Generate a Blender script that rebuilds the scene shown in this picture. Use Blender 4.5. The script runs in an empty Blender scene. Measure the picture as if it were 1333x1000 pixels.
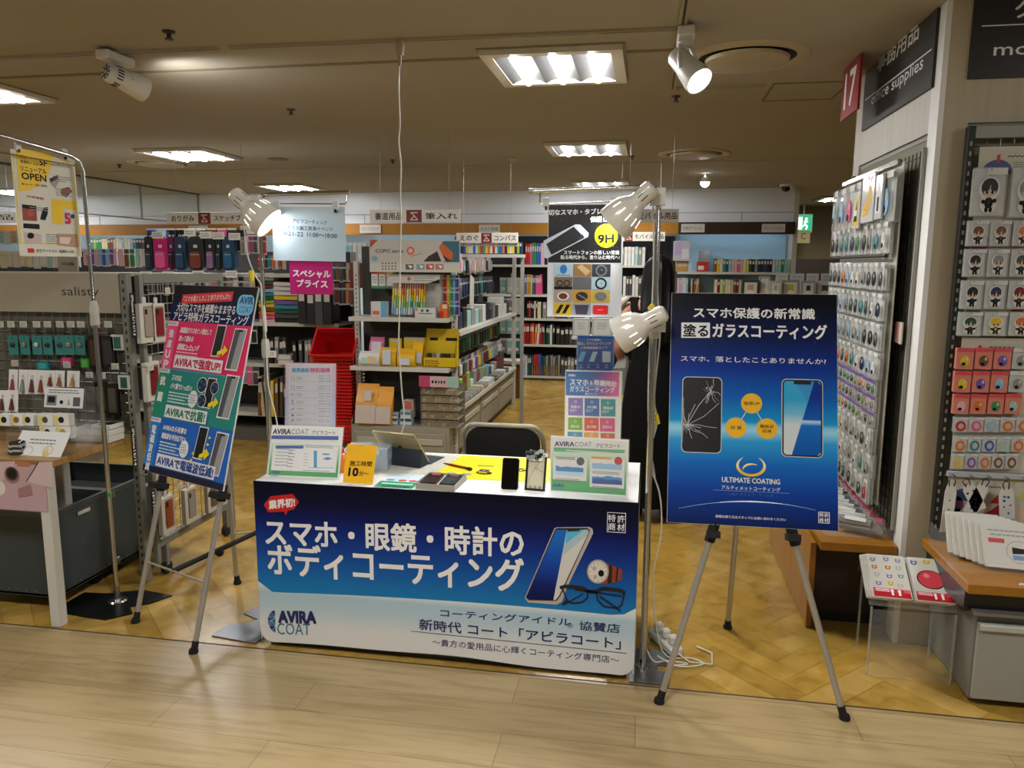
import bpy, math, random
from mathutils import Vector, Matrix
random.seed(7)
SC = bpy.context.scene
COL = SC.collection

# ---------------------------------------------------------------- camera
F_PX = 1003.0
EYE = Vector((0, 0, 1.6))
_yaw, _pit, _rol = math.radians(10.0), math.radians(8.8), math.radians(0.3)
FWD = Vector((-math.sin(_yaw)*math.cos(_pit), math.cos(_yaw)*math.cos(_pit), -math.sin(_pit)))
_r0 = Vector((math.cos(_yaw), math.sin(_yaw), 0))
_u0 = _r0.cross(FWD)
RGT = math.cos(_rol)*_r0 + math.sin(_rol)*_u0
UPV = -math.sin(_rol)*_r0 + math.cos(_rol)*_u0
cam_data = bpy.data.cameras.new('camera')
cam_data.sensor_width = 36.0
cam_data.lens = 36.0*F_PX/1333.0
cam_data.clip_start = 0.05
cam = bpy.data.objects.new('camera', cam_data)
cam.matrix_world = Matrix(((RGT.x, UPV.x, -FWD.x, EYE.x), (RGT.y, UPV.y, -FWD.y, EYE.y), (RGT.z, UPV.z, -FWD.z, EYE.z), (0, 0, 0, 1)))
COL.objects.link(cam)
SC.camera = cam

# ---------------------------------------------------------------- exposure and ambient
SC.view_settings.view_transform = 'Standard'
SC.view_settings.look = 'None'
SC.view_settings.gamma = 1.0
SC.view_settings.use_curve_mapping = False
SC.view_settings.exposure = 0.2
TUBE = 60.0           # brightness of the visible ceiling tubes
CEILING_WATTS = 24.0 # light each louvred ceiling fixture throws down
LAMP = 1.0           # scale of the clip lamps and spotlights
w = bpy.data.worlds.new('store_ambient'); SC.world = w
w.use_nodes = True
w.node_tree.nodes['Background'].inputs[0].default_value = (1.0, 0.93, 0.8, 1)
w.node_tree.nodes['Background'].inputs[1].default_value = 0.12
SC.cycles.max_bounces = 6
SC.cycles.diffuse_bounces = 3
SC.cycles.glossy_bounces = 3
SC.cycles.transmission_bounces = 5
SC.cycles.transparent_max_bounces = 12
SC.cycles.caustics_reflective = False
SC.cycles.caustics_refractive = False
SC.cycles.sample_clamp_indirect = 4.0

# ---------------------------------------------------------------- measuring helpers (pixel of the photo -> point on a real plane)
def ray(px, py):
    return FWD + RGT*((px-666.5)/F_PX) + UPV*((500-py)/F_PX)
def on_z(px, py, z):
    d = ray(px, py); return EYE + d*((z-EYE.z)/d.z)
def on_y(px, py, y):
    d = ray(px, py); return EYE + d*(y/d.y)
def on_x(px, py, x):
    d = ray(px, py); return EYE + d*(x/d.x)
class Plane:
    """A real flat sheet: origin o, unit directions e (right) and up."""
    def __init__(self, o, e, up):
        self.o, self.e, self.up = Vector(o), Vector(e).normalized(), Vector(up).normalized()
        self.n = self.up.cross(self.e)
    def matrix(self):
        e, n, u, o = self.e, self.n, self.up, self.o
        return Matrix(((e.x, n.x, u.x, o.x), (e.y, n.y, u.y, o.y), (e.z, n.z, u.z, o.z), (0, 0, 0, 1)))
    def px(self, x, y):
        d = ray(x, y); t = (self.o-EYE).dot(self.n)/d.dot(self.n)
        q = EYE + d*t - self.o
        return q.dot(self.e), q.dot(self.up)

# ---------------------------------------------------------------- materials
def srgb(h):
    if isinstance(h, str):
        h = h.lstrip('#'); c = [int(h[i:i+2], 16)/255 for i in (0, 2, 4)]
    else:
        c = [x/255 for x in h]
    return tuple(x/12.92 if x <= 0.04045 else ((x+0.055)/1.055)**2.4 for x in c) + (1.0,)
_mats = {}
def mat(hexv, rough=0.5, metal=0.0, spec=0.5, name=None, alpha=1.0, trans=0.0, coat=0.0, emit=0.0, noise=0.0, nscale=40.0):
    key = (str(hexv), rough, metal, spec, name, alpha, trans, coat, emit, noise, nscale)
    if key in _mats: return _mats[key]
    m = bpy.data.materials.new(name or 'surface_'+str(hexv).strip('#'))
    m.use_nodes = True
    nt = m.node_tree; b = nt.nodes['Principled BSDF']
    c = srgb(hexv)
    b.inputs['Base Color'].default_value = c
    b.inputs['Roughness'].default_value = rough
    b.inputs['Metallic'].default_value = metal
    b.inputs['Specular IOR Level'].default_value = spec
    b.inputs['Alpha'].default_value = alpha
    b.inputs['Transmission Weight'].default_value = trans
    b.inputs['Coat Weight'].default_value = coat
    if emit:
        b.inputs['Emission Color'].default_value = c
        b.inputs['Emission Strength'].default_value = emit
    if noise:
        tc = nt.nodes.new('ShaderNodeTexCoord'); nz = nt.nodes.new('ShaderNodeTexNoise')
        nz.inputs['Scale'].default_value = nscale; nz.inputs['Detail'].default_value = 4
        nt.links.new(tc.outputs['Object'], nz.inputs['Vector'])
        r = nt.nodes.new('ShaderNodeValToRGB')
        r.color_ramp.elements[0].color = tuple(x*(1-noise) for x in c[:3]) + (1,)
        r.color_ramp.elements[1].color = tuple(min(1, x*(1+noise)) for x in c[:3]) + (1,)
        r.color_ramp.elements[0].position = 0.3; r.color_ramp.elements[1].position = 0.7
        nt.links.new(nz.outputs['Fac'], r.inputs['Fac']); nt.links.new(r.outputs['Color'], b.inputs['Base Color'])
    _mats[key] = m
    return m
def tint_mat(name, rough=0.5, spec=0.5, mul=1.0, coat=0.0):
    """Takes its colour from the object's own colour, so that copies sharing a mesh can differ."""
    m = bpy.data.materials.new(name); m.use_nodes = True
    nt = m.node_tree; b = nt.nodes['Principled BSDF']
    oi = nt.nodes.new('ShaderNodeObjectInfo')
    nt.links.new(oi.outputs['Color'], b.inputs['Base Color'])
    b.inputs['Roughness'].default_value = rough; b.inputs['Specular IOR Level'].default_value = spec
    b.inputs['Coat Weight'].default_value = coat
    return m
def ramp_mat(name, stops, axis='Z', rough=0.4, spec=0.18):
    """Printed colour gradient along a local axis; stops are (position in metres, colour)."""
    m = bpy.data.materials.new(name); m.use_nodes = True
    nt = m.node_tree; b = nt.nodes['Principled BSDF']
    tc = nt.nodes.new('ShaderNodeTexCoord'); sx = nt.nodes.new('ShaderNodeSeparateXYZ')
    mr = nt.nodes.new('ShaderNodeMapRange')
    lo, hi = stops[0][0], stops[-1][0]
    mr.inputs['From Min'].default_value = lo; mr.inputs['From Max'].default_value = hi
    r = nt.nodes.new('ShaderNodeValToRGB')
    els = r.color_ramp.elements
    while len(els) < len(stops): els.new(0.5)
    for i, (p, c) in enumerate(stops):
        els[i].position = (p-lo)/(hi-lo); els[i].color = srgb(c)
    nt.links.new(tc.outputs['Object'], sx.inputs[0]); nt.links.new(sx.outputs[axis], mr.inputs['Value'])
    nt.links.new(mr.outputs['Result'], r.inputs['Fac']); nt.links.new(r.outputs['Color'], b.inputs['Base Color'])
    b.inputs['Roughness'].default_value = rough; b.inputs['Specular IOR Level'].default_value = spec
    return m

WHITE = mat('#dcdcda', 0.45, name='white_paint')
PAPER = mat('#e2e2e0', 0.6, name='white_paper')
BLACK = mat('#0b0b0d', 0.45, name='black_plastic')
RUBBER = mat('#0a0a0a', 0.8, name='black_rubber')
CHROME = mat('#b9b9b6', 0.18, 1.0, name='chrome_steel')
STEEL = mat('#9a9a96', 0.35, 1.0, name='brushed_steel')
GREYP = mat('#8d8c84', 0.5, name='grey_powder_coat')
LIGHTGREY = mat('#b9b8b2', 0.5, name='light_grey_paint')
CLEAR = mat('#f4f8f8', 0.04, alpha=0.05, name='clear_acrylic')
INK = mat('#101216', 0.5, spec=0.2)
GINK = mat('#7b7f86', 0.5)
WINK = mat('#e6e6e6', 0.5)
NAVY = mat('#0b1a55', 0.45)
YEL = mat('#e8d200', 0.5, name='yellow_card')
RED = mat('#c4161c', 0.45)
BULB = mat('#ffffff', 0.5, emit=TUBE, name='fluorescent_tube_light')
LENS = mat('#ffffff', 0.5, emit=12.0, name='lit_lamp_lens')

# ---------------------------------------------------------------- lettering outlines
_glyphs = {}
def glyphs(s, bold=0.0, sp=1.0):
    k = (s, bold, sp)
    if k in _glyphs: return _glyphs[k]
    cu = bpy.data.curves.new('lettering', 'FONT')
    cu.body = s; cu.size = 1.0; cu.resolution_u = 2; cu.fill_mode = 'FRONT'; cu.space_character = sp
    ob = bpy.data.objects.new('lettering', cu)
    COL.objects.link(ob)
    bpy.context.view_layer.update()
    me = bpy.data.meshes.new_from_object(ob.evaluated_get(bpy.context.evaluated_depsgraph_get()))
    vs = [(v.co.x, v.co.y) for v in me.vertices]
    fs = [tuple(p.vertices) for p in me.polygons]
    bpy.data.objects.remove(ob); bpy.data.meshes.remove(me); bpy.data.curves.remove(cu)
    if vs:
        x0 = min(v[0] for v in vs); x1 = max(v[0] for v in vs); y0 = min(v[1] for v in vs); y1 = max(v[1] for v in vs)
    else: x0 = y0 = 0; x1 = y1 = 1
    _glyphs[k] = (vs, fs, (x0, y0, x1, y1))
    return _glyphs[k]

# ---------------------------------------------------------------- mesh builder
TH = 0.0005
class B:
    def __init__(self, M=None):
        self.v, self.f, self.m, self.mats = [], [], [], []
        self.M = M
    def mi(self, m):
        if m not in self.mats: self.mats.append(m)
        return self.mats.index(m)
    def add(self, vs, fs, m):
        k = len(self.v); i = self.mi(m)
        if self.M is not None: vs = [self.M @ Vector(p) for p in vs]
        self.v += [tuple(p) for p in vs]
        for f in fs: self.f.append(tuple(a+k for a in f)); self.m.append(i)
        return self
    # solids
    def box(self, x0, x1, y0, y1, z0, z1, m, M=None):
        vs = [Vector((x, y, z)) for x in (x0, x1) for y in (y0, y1) for z in (z0, z1)]
        if M is not None: vs = [M @ p for p in vs]
        return self.add(vs, [(0, 1, 3, 2), (4, 6, 7, 5), (0, 4, 5, 1), (2, 3, 7, 6), (0, 2, 6, 4), (1, 5, 7, 3)], m)
    def bbox(self, x0, x1, y0, y1, z0, z1, m, c=0.004, M=None):
        """box with chamfered edges"""
        c = min(c, (x1-x0)/2.01, (y1-y0)/2.01, (z1-z0)/2.01)
        vs = []
        for sx in (0, 1):
            for sy in (0, 1):
                for sz in (0, 1):
                    X, Y, Z = (x0, x1)[sx], (y0, y1)[sy], (z0, z1)[sz]
                    dx, dy, dz = (c, -c)[sx], (c, -c)[sy], (c, -c)[sz]
                    vs += [Vector((X, Y+dy, Z+dz)), Vector((X+dx, Y, Z+dz)), Vector((X+dx, Y+dy, Z))]
        if M is not None: vs = [M @ p for p in vs]
        def i(sx, sy, sz, a): return (sx*4+sy*2+sz)*3+a
        fs = []
        for s in (0, 1):
            q = [i(s, 0, 0, 0), i(s, 0, 1, 0), i(s, 1, 1, 0), i(s, 1, 0, 0)]; fs.append(tuple(q if s == 0 else q[::-1]))
            q = [i(0, s, 0, 1), i(1, s, 0, 1), i(1, s, 1, 1), i(0, s, 1, 1)]; fs.append(tuple(q if s == 0 else q[::-1]))
            q = [i(0, 0, s, 2), i(0, 1, s, 2), i(1, 1, s, 2), i(1, 0, s, 2)]; fs.append(tuple(q if s == 0 else q[::-1]))
        for a in (0, 1):
            for b in (0, 1):
                fs.append((i(0, a, b, 1), i(1, a, b, 1), i(1, a, b, 2), i(0, a, b, 2)))
                fs.append((i(a, 0, b, 0), i(a, 1, b, 0), i(a, 1, b, 2), i(a, 0, b, 2)))
                fs.append((i(a, b, 0, 0), i(a, b, 1, 0), i(a, b, 1, 1), i(a, b, 0, 1)))
        for sx in (0, 1):
            for sy in (0, 1):
                for sz in (0, 1): fs.append((i(sx, sy, sz, 0), i(sx, sy, sz, 1), i(sx, sy, sz, 2)))
        return self.add(vs, fs, m)
    def cyl(self, p0, p1, r, m, n=12, r2=None, cap=True):
        p0, p1 = Vector(p0), Vector(p1); d = (p1-p0).normalized()
        a = d.orthogonal().normalized(); b = d.cross(a); r2 = r if r2 is None else r2
        vs = []
        for p, rr in ((p0, r), (p1, r2)):
            for k in range(n):
                t = 2*math.pi*k/n; vs.append(p + a*(rr*math.cos(t)) + b*(rr*math.sin(t)))
        fs = [(k, (k+1) % n, n+(k+1) % n, n+k) for k in range(n)]
        if cap: fs += [tuple(range(n))[::-1], tuple(range(n, 2*n))]
        return self.add(vs, fs, m)
    def tube(self, pts, r, m, n=8, closed=False):
        pts = [Vector(p) for p in pts]; N = len(pts); vs = []; a = None
        for i, p in enumerate(pts):
            q0 = pts[i-1] if (i > 0 or closed) else p; q1 = pts[(i+1) % N] if (i < N-1 or closed) else p
            d = (q1-q0).normalized()
            if a is None: a = d.orthogonal().normalized()
            else:
                a = a-d*a.dot(d); a = a.normalized() if a.length > 1e-6 else d.orthogonal().normalized()
            b = d.cross(a)
            rr = r[i] if isinstance(r, (list, tuple)) else r
            for k in range(n):
                t = 2*math.pi*k/n; vs.append(p+a*(rr*math.cos(t))+b*(rr*math.sin(t)))
        fs = []
        for i in range(N if closed else N-1):
            j = (i+1) % N
            for k in range(n): fs.append((i*n+k, i*n+(k+1) % n, j*n+(k+1) % n, j*n+k))
        if not closed: fs += [tuple(range(n))[::-1], tuple(range((N-1)*n, N*n))]
        return self.add(vs, fs, m)
    def lathe(self, prof, m, o=(0, 0, 0), axis=(0, 0, 1), n=24, cap=False):
        o, d = Vector(o), Vector(axis).normalized(); a = d.orthogonal().normalized(); b = d.cross(a); vs = []
        for (r, h) in prof:
            for k in range(n):
                t = 2*math.pi*k/n; vs.append(o+d*h+a*(r*math.cos(t))+b*(r*math.sin(t)))
        fs = []
        for i in range(len(prof)-1):
            for k in range(n): fs.append((i*n+k, i*n+(k+1) % n, (i+1)*n+(k+1) % n, (i+1)*n+k))
        if cap: fs += [tuple(range(n))[::-1], tuple(range((len(prof)-1)*n, len(prof)*n))]
        return self.add(vs, fs, m)
    def ball(self, c, r, m, n=12, s=(1, 1, 1)):
        c = Vector(c); vs = []; fs = []; k = n//2
        for i in range(k+1):
            t = math.pi*i/k
            for j in range(n):
                p = 2*math.pi*j/n
                vs.append(c+Vector((r*s[0]*math.sin(t)*math.cos(p), r*s[1]*math.sin(t)*math.sin(p), r*s[2]*math.cos(t))))
        for i in range(k):
            for j in range(n): fs.append((i*n+j, (i+1)*n+j, (i+1)*n+(j+1) % n, i*n+(j+1) % n))
        return self.add(vs, fs, m)
    def prism(self, poly, y0, y1, m):
        """outline in local x,z; thickness along y"""
        n = len(poly); vs = [(x, y0, z) for x, z in poly]+[(x, y1, z) for x, z in poly]
        fs = [tuple(range(n)), tuple(range(n, 2*n))[::-1]]+[(k, n+k, n+(k+1) % n, (k+1) % n) for k in range(n)]
        return self.add(vs, fs, m)
    def prismz(self, poly, z0, z1, m):
        n = len(poly); vs = [(x, y, z0) for x, y in poly]+[(x, y, z1) for x, y in poly]
        fs = [tuple(range(n))[::-1], tuple(range(n, 2*n))]+[(k, (k+1) % n, n+(k+1) % n, n+k) for k in range(n)]
        return self.add(vs, fs, m)
    def quad(self, pts, m): return self.add(pts, [tuple(range(len(pts)))], m)
    # print on a sheet: local x = right, z = up, printed face looks to -y
    def poly(self, pts, m, L=1): return self.add([(u, -L*TH, v) for u, v in pts], [tuple(range(len(pts)))], m)
    def rect(self, u0, v0, u1, v1, m, L=1): return self.poly([(u0, v0), (u1, v0), (u1, v1), (u0, v1)], m, L)
    def rrect(self, u0, v0, u1, v1, r, m, L=1): return self.poly(rounded(u0, v0, u1, v1, r), m, L)
    def disc(self, u, v, r, m, L=1, n=20, s=1.0): return self.poly([(u+r*math.cos(2*math.pi*k/n), v+r*s*math.sin(2*math.pi*k/n)) for k in range(n)], m, L)
    def ring(self, u, v, r, w, m, L=1, n=24, a0=0, a1=360):
        A = [math.radians(a0+(a1-a0)*k/n) for k in range(n+1)]
        vs = [(u+(r-w/2)*math.cos(a), -L*TH, v+(r-w/2)*math.sin(a)) for a in A]+[(u+(r+w/2)*math.cos(a), -L*TH, v+(r+w/2)*math.sin(a)) for a in A]
        return self.add(vs, [(k, k+1, n+2+k, n+1+k)[::-1] for k in range(n)], m)
    def line(self, pts, w, m, L=1):
        for (a, b) in zip(pts, pts[1:]):
            dx, dy = b[0]-a[0], b[1]-a[1]; l = math.hypot(dx, dy) or 1; nx, ny = -dy/l*w/2, dx/l*w/2
            self.poly([(a[0]-nx, a[1]-ny), (b[0]-nx, b[1]-ny), (b[0]+nx, b[1]+ny), (a[0]+nx, a[1]+ny)], m, L)
        return self
    def frame(self, u0, v0, u1, v1, w, m, L=1):
        self.rect(u0, v0, u1, v0+w, m, L); self.rect(u0, v1-w, u1, v1, m, L)
        self.rect(u0, v0+w, u0+w, v1-w, m, L); return self.rect(u1-w, v0+w, u1, v1-w, m, L)
    def text(self, s, u0, u1, vc, h, m, L=2, bold=0.0, skew=0.0, dv=0.0, sp=1.0):
        """fits the string into u0..u1, height h centred on vc (dv: rise from left to right)"""
        vs, fs, (x0, y0, x1, y1) = glyphs(s, 0.0, sp)
        sx = (u1-u0)/max(1e-6, x1-x0); sz = h/max(1e-6, y1-y0)
        out = []
        for x, y in vs:
            tt = (x-x0)/max(1e-6, x1-x0)
            z = vc-h/2+(y-y0)*sz
            out.append((u0+(x-x0)*sx+skew*(z-vc), -L*TH, z+dv*(tt-0.5)))
        if not bold: return self.add(out, fs, m)
        d = bold*abs(sz)*1.15
        for k, (dx, dz) in enumerate(((-d, -d), (d, d), (-d, d), (d, -d)) if h > 0.02 else ((-d, 0), (d, 0), (0, d))):
            self.add([(x+dx, y-k*0.00013, z+dz) for x, y, z in out], fs, m)
        return self
    def lines(self, u0, u1, v_top, n, pitch, h, m, L=2, jag=0.35, seed=1):
        """rows of print too small to read"""
        rnd = random.Random(seed)
        for k in range(n):
            e = u1-(u1-u0)*jag*rnd.random()
            x = u0
            while x < e-1e-4:
                wd = (u1-u0)*rnd.uniform(0.06, 0.16); self.rect(x, v_top-k*pitch-h, min(e, x+wd), v_top-k*pitch, m, L); x += wd+h*0.5
        return self
    def mesh(self, name, smooth=True):
        me = bpy.data.meshes.new(name)
        me.from_pydata(self.v, [], self.f)
        for m in self.mats: me.materials.append(m)
        me.polygons.foreach_set('material_index', self.m)
        if smooth:
            me.polygons.foreach_set('use_smooth', [True]*len(me.polygons))
            me.set_sharp_from_angle(angle=math.radians(35))
        me.update()
        return me
    def build(self, name, parent=None, loc=None, rotz=0.0, matrix=None, smooth=True):
        o = bpy.data.objects.new(name, self.mesh(name, smooth)); COL.objects.link(o)
        if matrix is not None: o.matrix_world = matrix
        else:
            if loc is not None: o.location = loc
            o.rotation_euler = (0, 0, rotz)
        if parent is not None: o.parent = parent
        return o
def rounded(u0, v0, u1, v1, r, n=5):
    pts = []
    for cx, cy, a in ((u1-r, v0+r, -90), (u1-r, v1-r, 0), (u0+r, v1-r, 90), (u0+r, v0+r, 180)):
        for k in range(n+1):
            t = math.radians(a+90*k/n); pts.append((cx+r*math.cos(t), cy+r*math.sin(t)))
    return pts
def tag(o, label, cat, group=None, kind=None):
    o['label'] = label; o['category'] = cat
    if group: o['group'] = group
    if kind: o['kind'] = kind
    return o
def thing(name, label, cat, loc=(0, 0, 0), rotz=0.0, group=None, matrix=None):
    o = bpy.data.objects.new(name, None); COL.objects.link(o)
    o.empty_display_size = 0.05
    if matrix is not None: o.matrix_world = matrix
    else: o.location = loc; o.rotation_euler = (0, 0, rotz)
    return tag(o, label, cat, group)
def struct(o):
    o['kind'] = 'structure'; return o
KIDS = {}
def remember(root, *kids): KIDS[root.name] = kids; return root
def dup(root, label, loc=None, rotz=None, color=None, group=None, matrix=None, kid_color=None):
    r = root.copy(); COL.objects.link(r); r['label'] = label
    if group: r['group'] = group
    if matrix is not None: r.matrix_world = matrix
    else:
        if loc is not None: r.location = loc
        if rotz is not None: r.rotation_euler = (0, 0, rotz)
    if color is not None: r.color = srgb(color)
    for k, ch in enumerate(KIDS.get(root.name, ())):
        c = ch.copy(); COL.objects.link(c); c.parent = r
        if kid_color is not None: c.color = srgb(kid_color)
    return r
ORD = ['first', 'second', 'third', 'fourth', 'fifth', 'sixth', 'seventh', 'eighth', 'ninth', 'tenth', 'eleventh', 'twelfth', 'thirteenth',
       'fourteenth', 'fifteenth', 'sixteenth', 'seventeenth', 'eighteenth', 'nineteenth', 'twentieth'] + ['%d%s' % (n, {1: 'st', 2: 'nd', 3: 'rd'}.get(n % 10, 'th')) for n in range(21, 80)]
# ================================================================ the setting
CEIL = 2.6
def wood_mat(name, c1, c2, c3, sx, sy, rough=0.3):
    m = bpy.data.materials.new(name); m.use_nodes = True
    nt = m.node_tree; b = nt.nodes['Principled BSDF']
    tc = nt.nodes.new('ShaderNodeTexCoord'); mp = nt.nodes.new('ShaderNodeMapping')
    mp.inputs['Scale'].default_value = (sx, sy, 1)
    nz = nt.nodes.new('ShaderNodeTexNoise'); nz.inputs['Scale'].default_value = 1.0; nz.inputs['Detail'].default_value = 6; nz.inputs['Distortion'].default_value = 0.6
    r = nt.nodes.new('ShaderNodeValToRGB'); e = r.color_ramp.elements
    e[0].position = 0.3; e[0].color = srgb(c1); e[1].position = 0.72; e[1].color = srgb(c3); k = e.new(0.5); k.color = srgb(c2)
    nt.links.new(tc.outputs['Object'], mp.inputs[0]); nt.links.new(mp.outputs[0], nz.inputs['Vector'])
    nt.links.new(nz.outputs['Fac'], r.inputs['Fac']); nt.links.new(r.outputs['Color'], b.inputs['Base Color'])
    b.inputs['Roughness'].default_value = rough
    return m
def plank_floor_mat():
    m = bpy.data.materials.new('pale_oak_planks'); m.use_nodes = True
    nt = m.node_tree; b = nt.nodes['Principled BSDF']; N = nt.nodes.new; L = nt.links.new
    tc = N('ShaderNodeTexCoord'); br = N('ShaderNodeTexBrick')
    br.offset = 0.37; br.inputs['Scale'].default_value = 1.0
    br.inputs['Brick Width'].default_value = 1.22; br.inputs['Row Height'].default_value = 0.185; br.inputs['Mortar Size'].default_value = 0.0011
    br.inputs['Color1'].default_value = srgb('#9e8962'); br.inputs['Color2'].default_value = srgb('#a8946d'); br.inputs['Mortar'].default_value = srgb('#6b5840')
    L(tc.outputs['Object'], br.inputs['Vector'])
    mp = N('ShaderNodeMapping'); mp.inputs['Scale'].default_value = (2.2, 26, 1); L(tc.outputs['Object'], mp.inputs[0])
    nz = N('ShaderNodeTexNoise'); nz.inputs['Scale'].default_value = 1.0; nz.inputs['Detail'].default_value = 8; nz.inputs['Distortion'].default_value = 1.2; L(mp.outputs[0], nz.inputs['Vector'])
    r = N('ShaderNodeValToRGB'); e = r.color_ramp.elements
    e[0].position = 0.28; e[0].color = (0.70, 0.64, 0.55, 1); e[1].position = 0.55; e[1].color = (1.05, 1.05, 1.03, 1); L(nz.outputs['Fac'], r.inputs['Fac'])
    n2 = N('ShaderNodeTexNoise'); n2.inputs['Scale'].default_value = 3.0; n2.inputs['Detail'].default_value = 3; L(tc.outputs['Object'], n2.inputs['Vector'])
    r2 = N('ShaderNodeValToRGB'); r2.color_ramp.elements[0].color = (0.9, 0.88, 0.84, 1); r2.color_ramp.elements[1].color = (1.08, 1.08, 1.08, 1); L(n2.outputs['Fac'], r2.inputs['Fac'])
    x = N('ShaderNodeMix'); x.data_type = 'RGBA'; x.blend_type = 'MULTIPLY'; x.inputs['Factor'].default_value = 0.8
    L(br.outputs['Color'], x.inputs['A']); L(r.outputs['Color'], x.inputs['B'])
    y = N('ShaderNodeMix'); y.data_type = 'RGBA'; y.blend_type = 'MULTIPLY'; y.inputs['Factor'].default_value = 1.0
    L(x.outputs['Result'], y.inputs['A']); L(r2.outputs['Color'], y.inputs['B']); L(y.outputs['Result'], b.inputs['Base Color'])
    rr = N('ShaderNodeMapRange'); rr.inputs['To Min'].default_value = 0.24; rr.inputs['To Max'].default_value = 0.42; L(n2.outputs['Fac'], rr.inputs['Value']); L(rr.outputs['Result'], b.inputs['Roughness'])
    return m
FLOOR_EDGE = 2.8
b = B(); b.box(-12, 6, -4, FLOOR_EDGE, -0.06, 0, plank_floor_mat()); struct(b.build('floor'))
# herringbone parquet behind the shop line, every block its own face
tones = [wood_mat('parquet_tone_%d' % i, a, c, d, 9, 9, 0.26) for i, (a, c, d) in enumerate([
    ('#8e6c28', '#9f7e36', '#aa8a42'), ('#987838', '#a98843', '#b79758'), ('#8e7030', '#a0823c', '#ae9049'), ('#967430', '#a68338', '#b39146'), ('#866626', '#997832', '#a6853e')])]
b = B(); b.box(-12, 6, FLOOR_EDGE, 18, -0.06, -0.002, mat('#5a4218', 0.6, name='parquet_joint'))
pw, pL = 0.112, 0.448; cs = math.cos(math.radians(45)); rnd = random.Random(3)
def clip_front(poly):
    out = []
    for i, p in enumerate(poly):
        q = poly[(i+1) % len(poly)]; ip, iq = p[1] >= FLOOR_EDGE, q[1] >= FLOOR_EDGE
        if ip: out.append(p)
        if ip != iq:
            t = (FLOOR_EDGE-p[1])/(q[1]-p[1]); out.append((p[0]+(q[0]-p[0])*t, FLOOR_EDGE))
    return out
g = 0.0008
for k in range(-150, 190):
    for m_ in range(-16, 20):
        for vert in (0, 1):
            x0, y0 = k*pw, k*pw+2*pL*m_+(pw if vert else 0)
            wx, wy = (pw, pL) if vert else (pL, pw)
            q = [(x0+g, y0+g), (x0+wx-g, y0+g), (x0+wx-g, y0+wy-g), (x0+g, y0+wy-g)]
            q = [((x-y)*cs, (x+y)*cs) for x, y in q]
            cx = sum(p[0] for p in q)/4; cy = sum(p[1] for p in q)/4
            if cx < -9.6 or cx > 3.6 or cy < 2.4 or cy > 13.6: continue
            q = clip_front(q)
            if len(q) >= 3: b.add([(x, y, 0) for x, y in q], [tuple(range(len(q)))], rnd.choice(tones))
struct(b.build('floor_parquet', smooth=False))
b = B(); b.box(-12, 6, FLOOR_EDGE-0.004, FLOOR_EDGE+0.004, -0.001, 0.0006, mat('#2b2417', 0.6, name='dark_joint')); struct(b.build('trim_1'))
CEILM = mat('#a39e92', 0.85, name='beige_ceiling_paint', noise=0.03, nscale=1.5)
b = B(); b.box(-12, 6, -4, 18, CEIL, CEIL+0.1, CEILM)
b.box(-12, 6, 7.9, 10.9, CEIL-0.004, CEIL, CEILM)
b.box(-12, 0.08, 3.86, 3.90, CEIL-0.003, CEIL, mat('#7d7059', 0.8, name='ceiling_seam')); struct(b.build('ceiling'))
DARKLINE = mat('#4a4438', 0.8, name='shadow_gap')
# back wall: white bulkhead over an orange fascia, shelves recessed beneath
BW = 10.6
WALLW = mat('#dbe1e8', 0.6, name='cool_white_wall')
FASC = wood_mat('orange_wood_fascia', '#94600f', '#a06c16', '#a8761e', 1.5, 14, 0.4)
b = B(); b.box(-10.5, 1.80, BW, BW+0.2, 2.165, CEIL, WALLW)
b.box(-10.5, 1.80, BW-0.004, BW, 2.285, 2.290, DARKLINE)
for x in (-9.6, -8.2, -6.8, -5.4, -4.0, -2.6, -1.2, 0.3, 1.15): b.box(x, x+0.006, BW-0.004, BW, 2.165, 2.288, DARKLINE)
b.box(-10.5, 1.80, BW+0.42, BW+0.5, 0, 2.165, mat('#b4cbd6', 0.6, name='pale_blue_back_panel'))
b.box(1.80, 1.86, BW, BW+0.5, 0, CEIL, mat('#b9b7ad', 0.6, name='off_white_wall_end'))
b.box(-10.6, -10.5, 3, BW+0.5, 0, CEIL, WALLW)
struct(b.build('wall_back'))
b = B(); b.box(-10.5, 0.35, BW-0.03, BW+0.02, 2.008, 2.165, FASC); b.box(0.35, 1.82, BW-0.03, BW+0.02, 2.008, 2.165, mat('#33200f', 0.4, name='dark_brown_fascia')); struct(b.build('trim_2'))
# corridor behind, to the right
b = B(); b.box(1.86, 6, 14.0, 14.2, 0, CEIL, mat('#65583a', 0.7, name='ochre_corridor_wall')); b.box(1.86, 6, 13.97, 14.0, 1.05, 1.72, mat('#2b1c10', 0.5, name='dark_brown_panel'))
b.box(3.4, 3.5, 3.5, 14.0, 0, CEIL, mat('#65583a', 0.7, name='ochre_corridor_wall')); struct(b.build('wall_corridor'))
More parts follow.
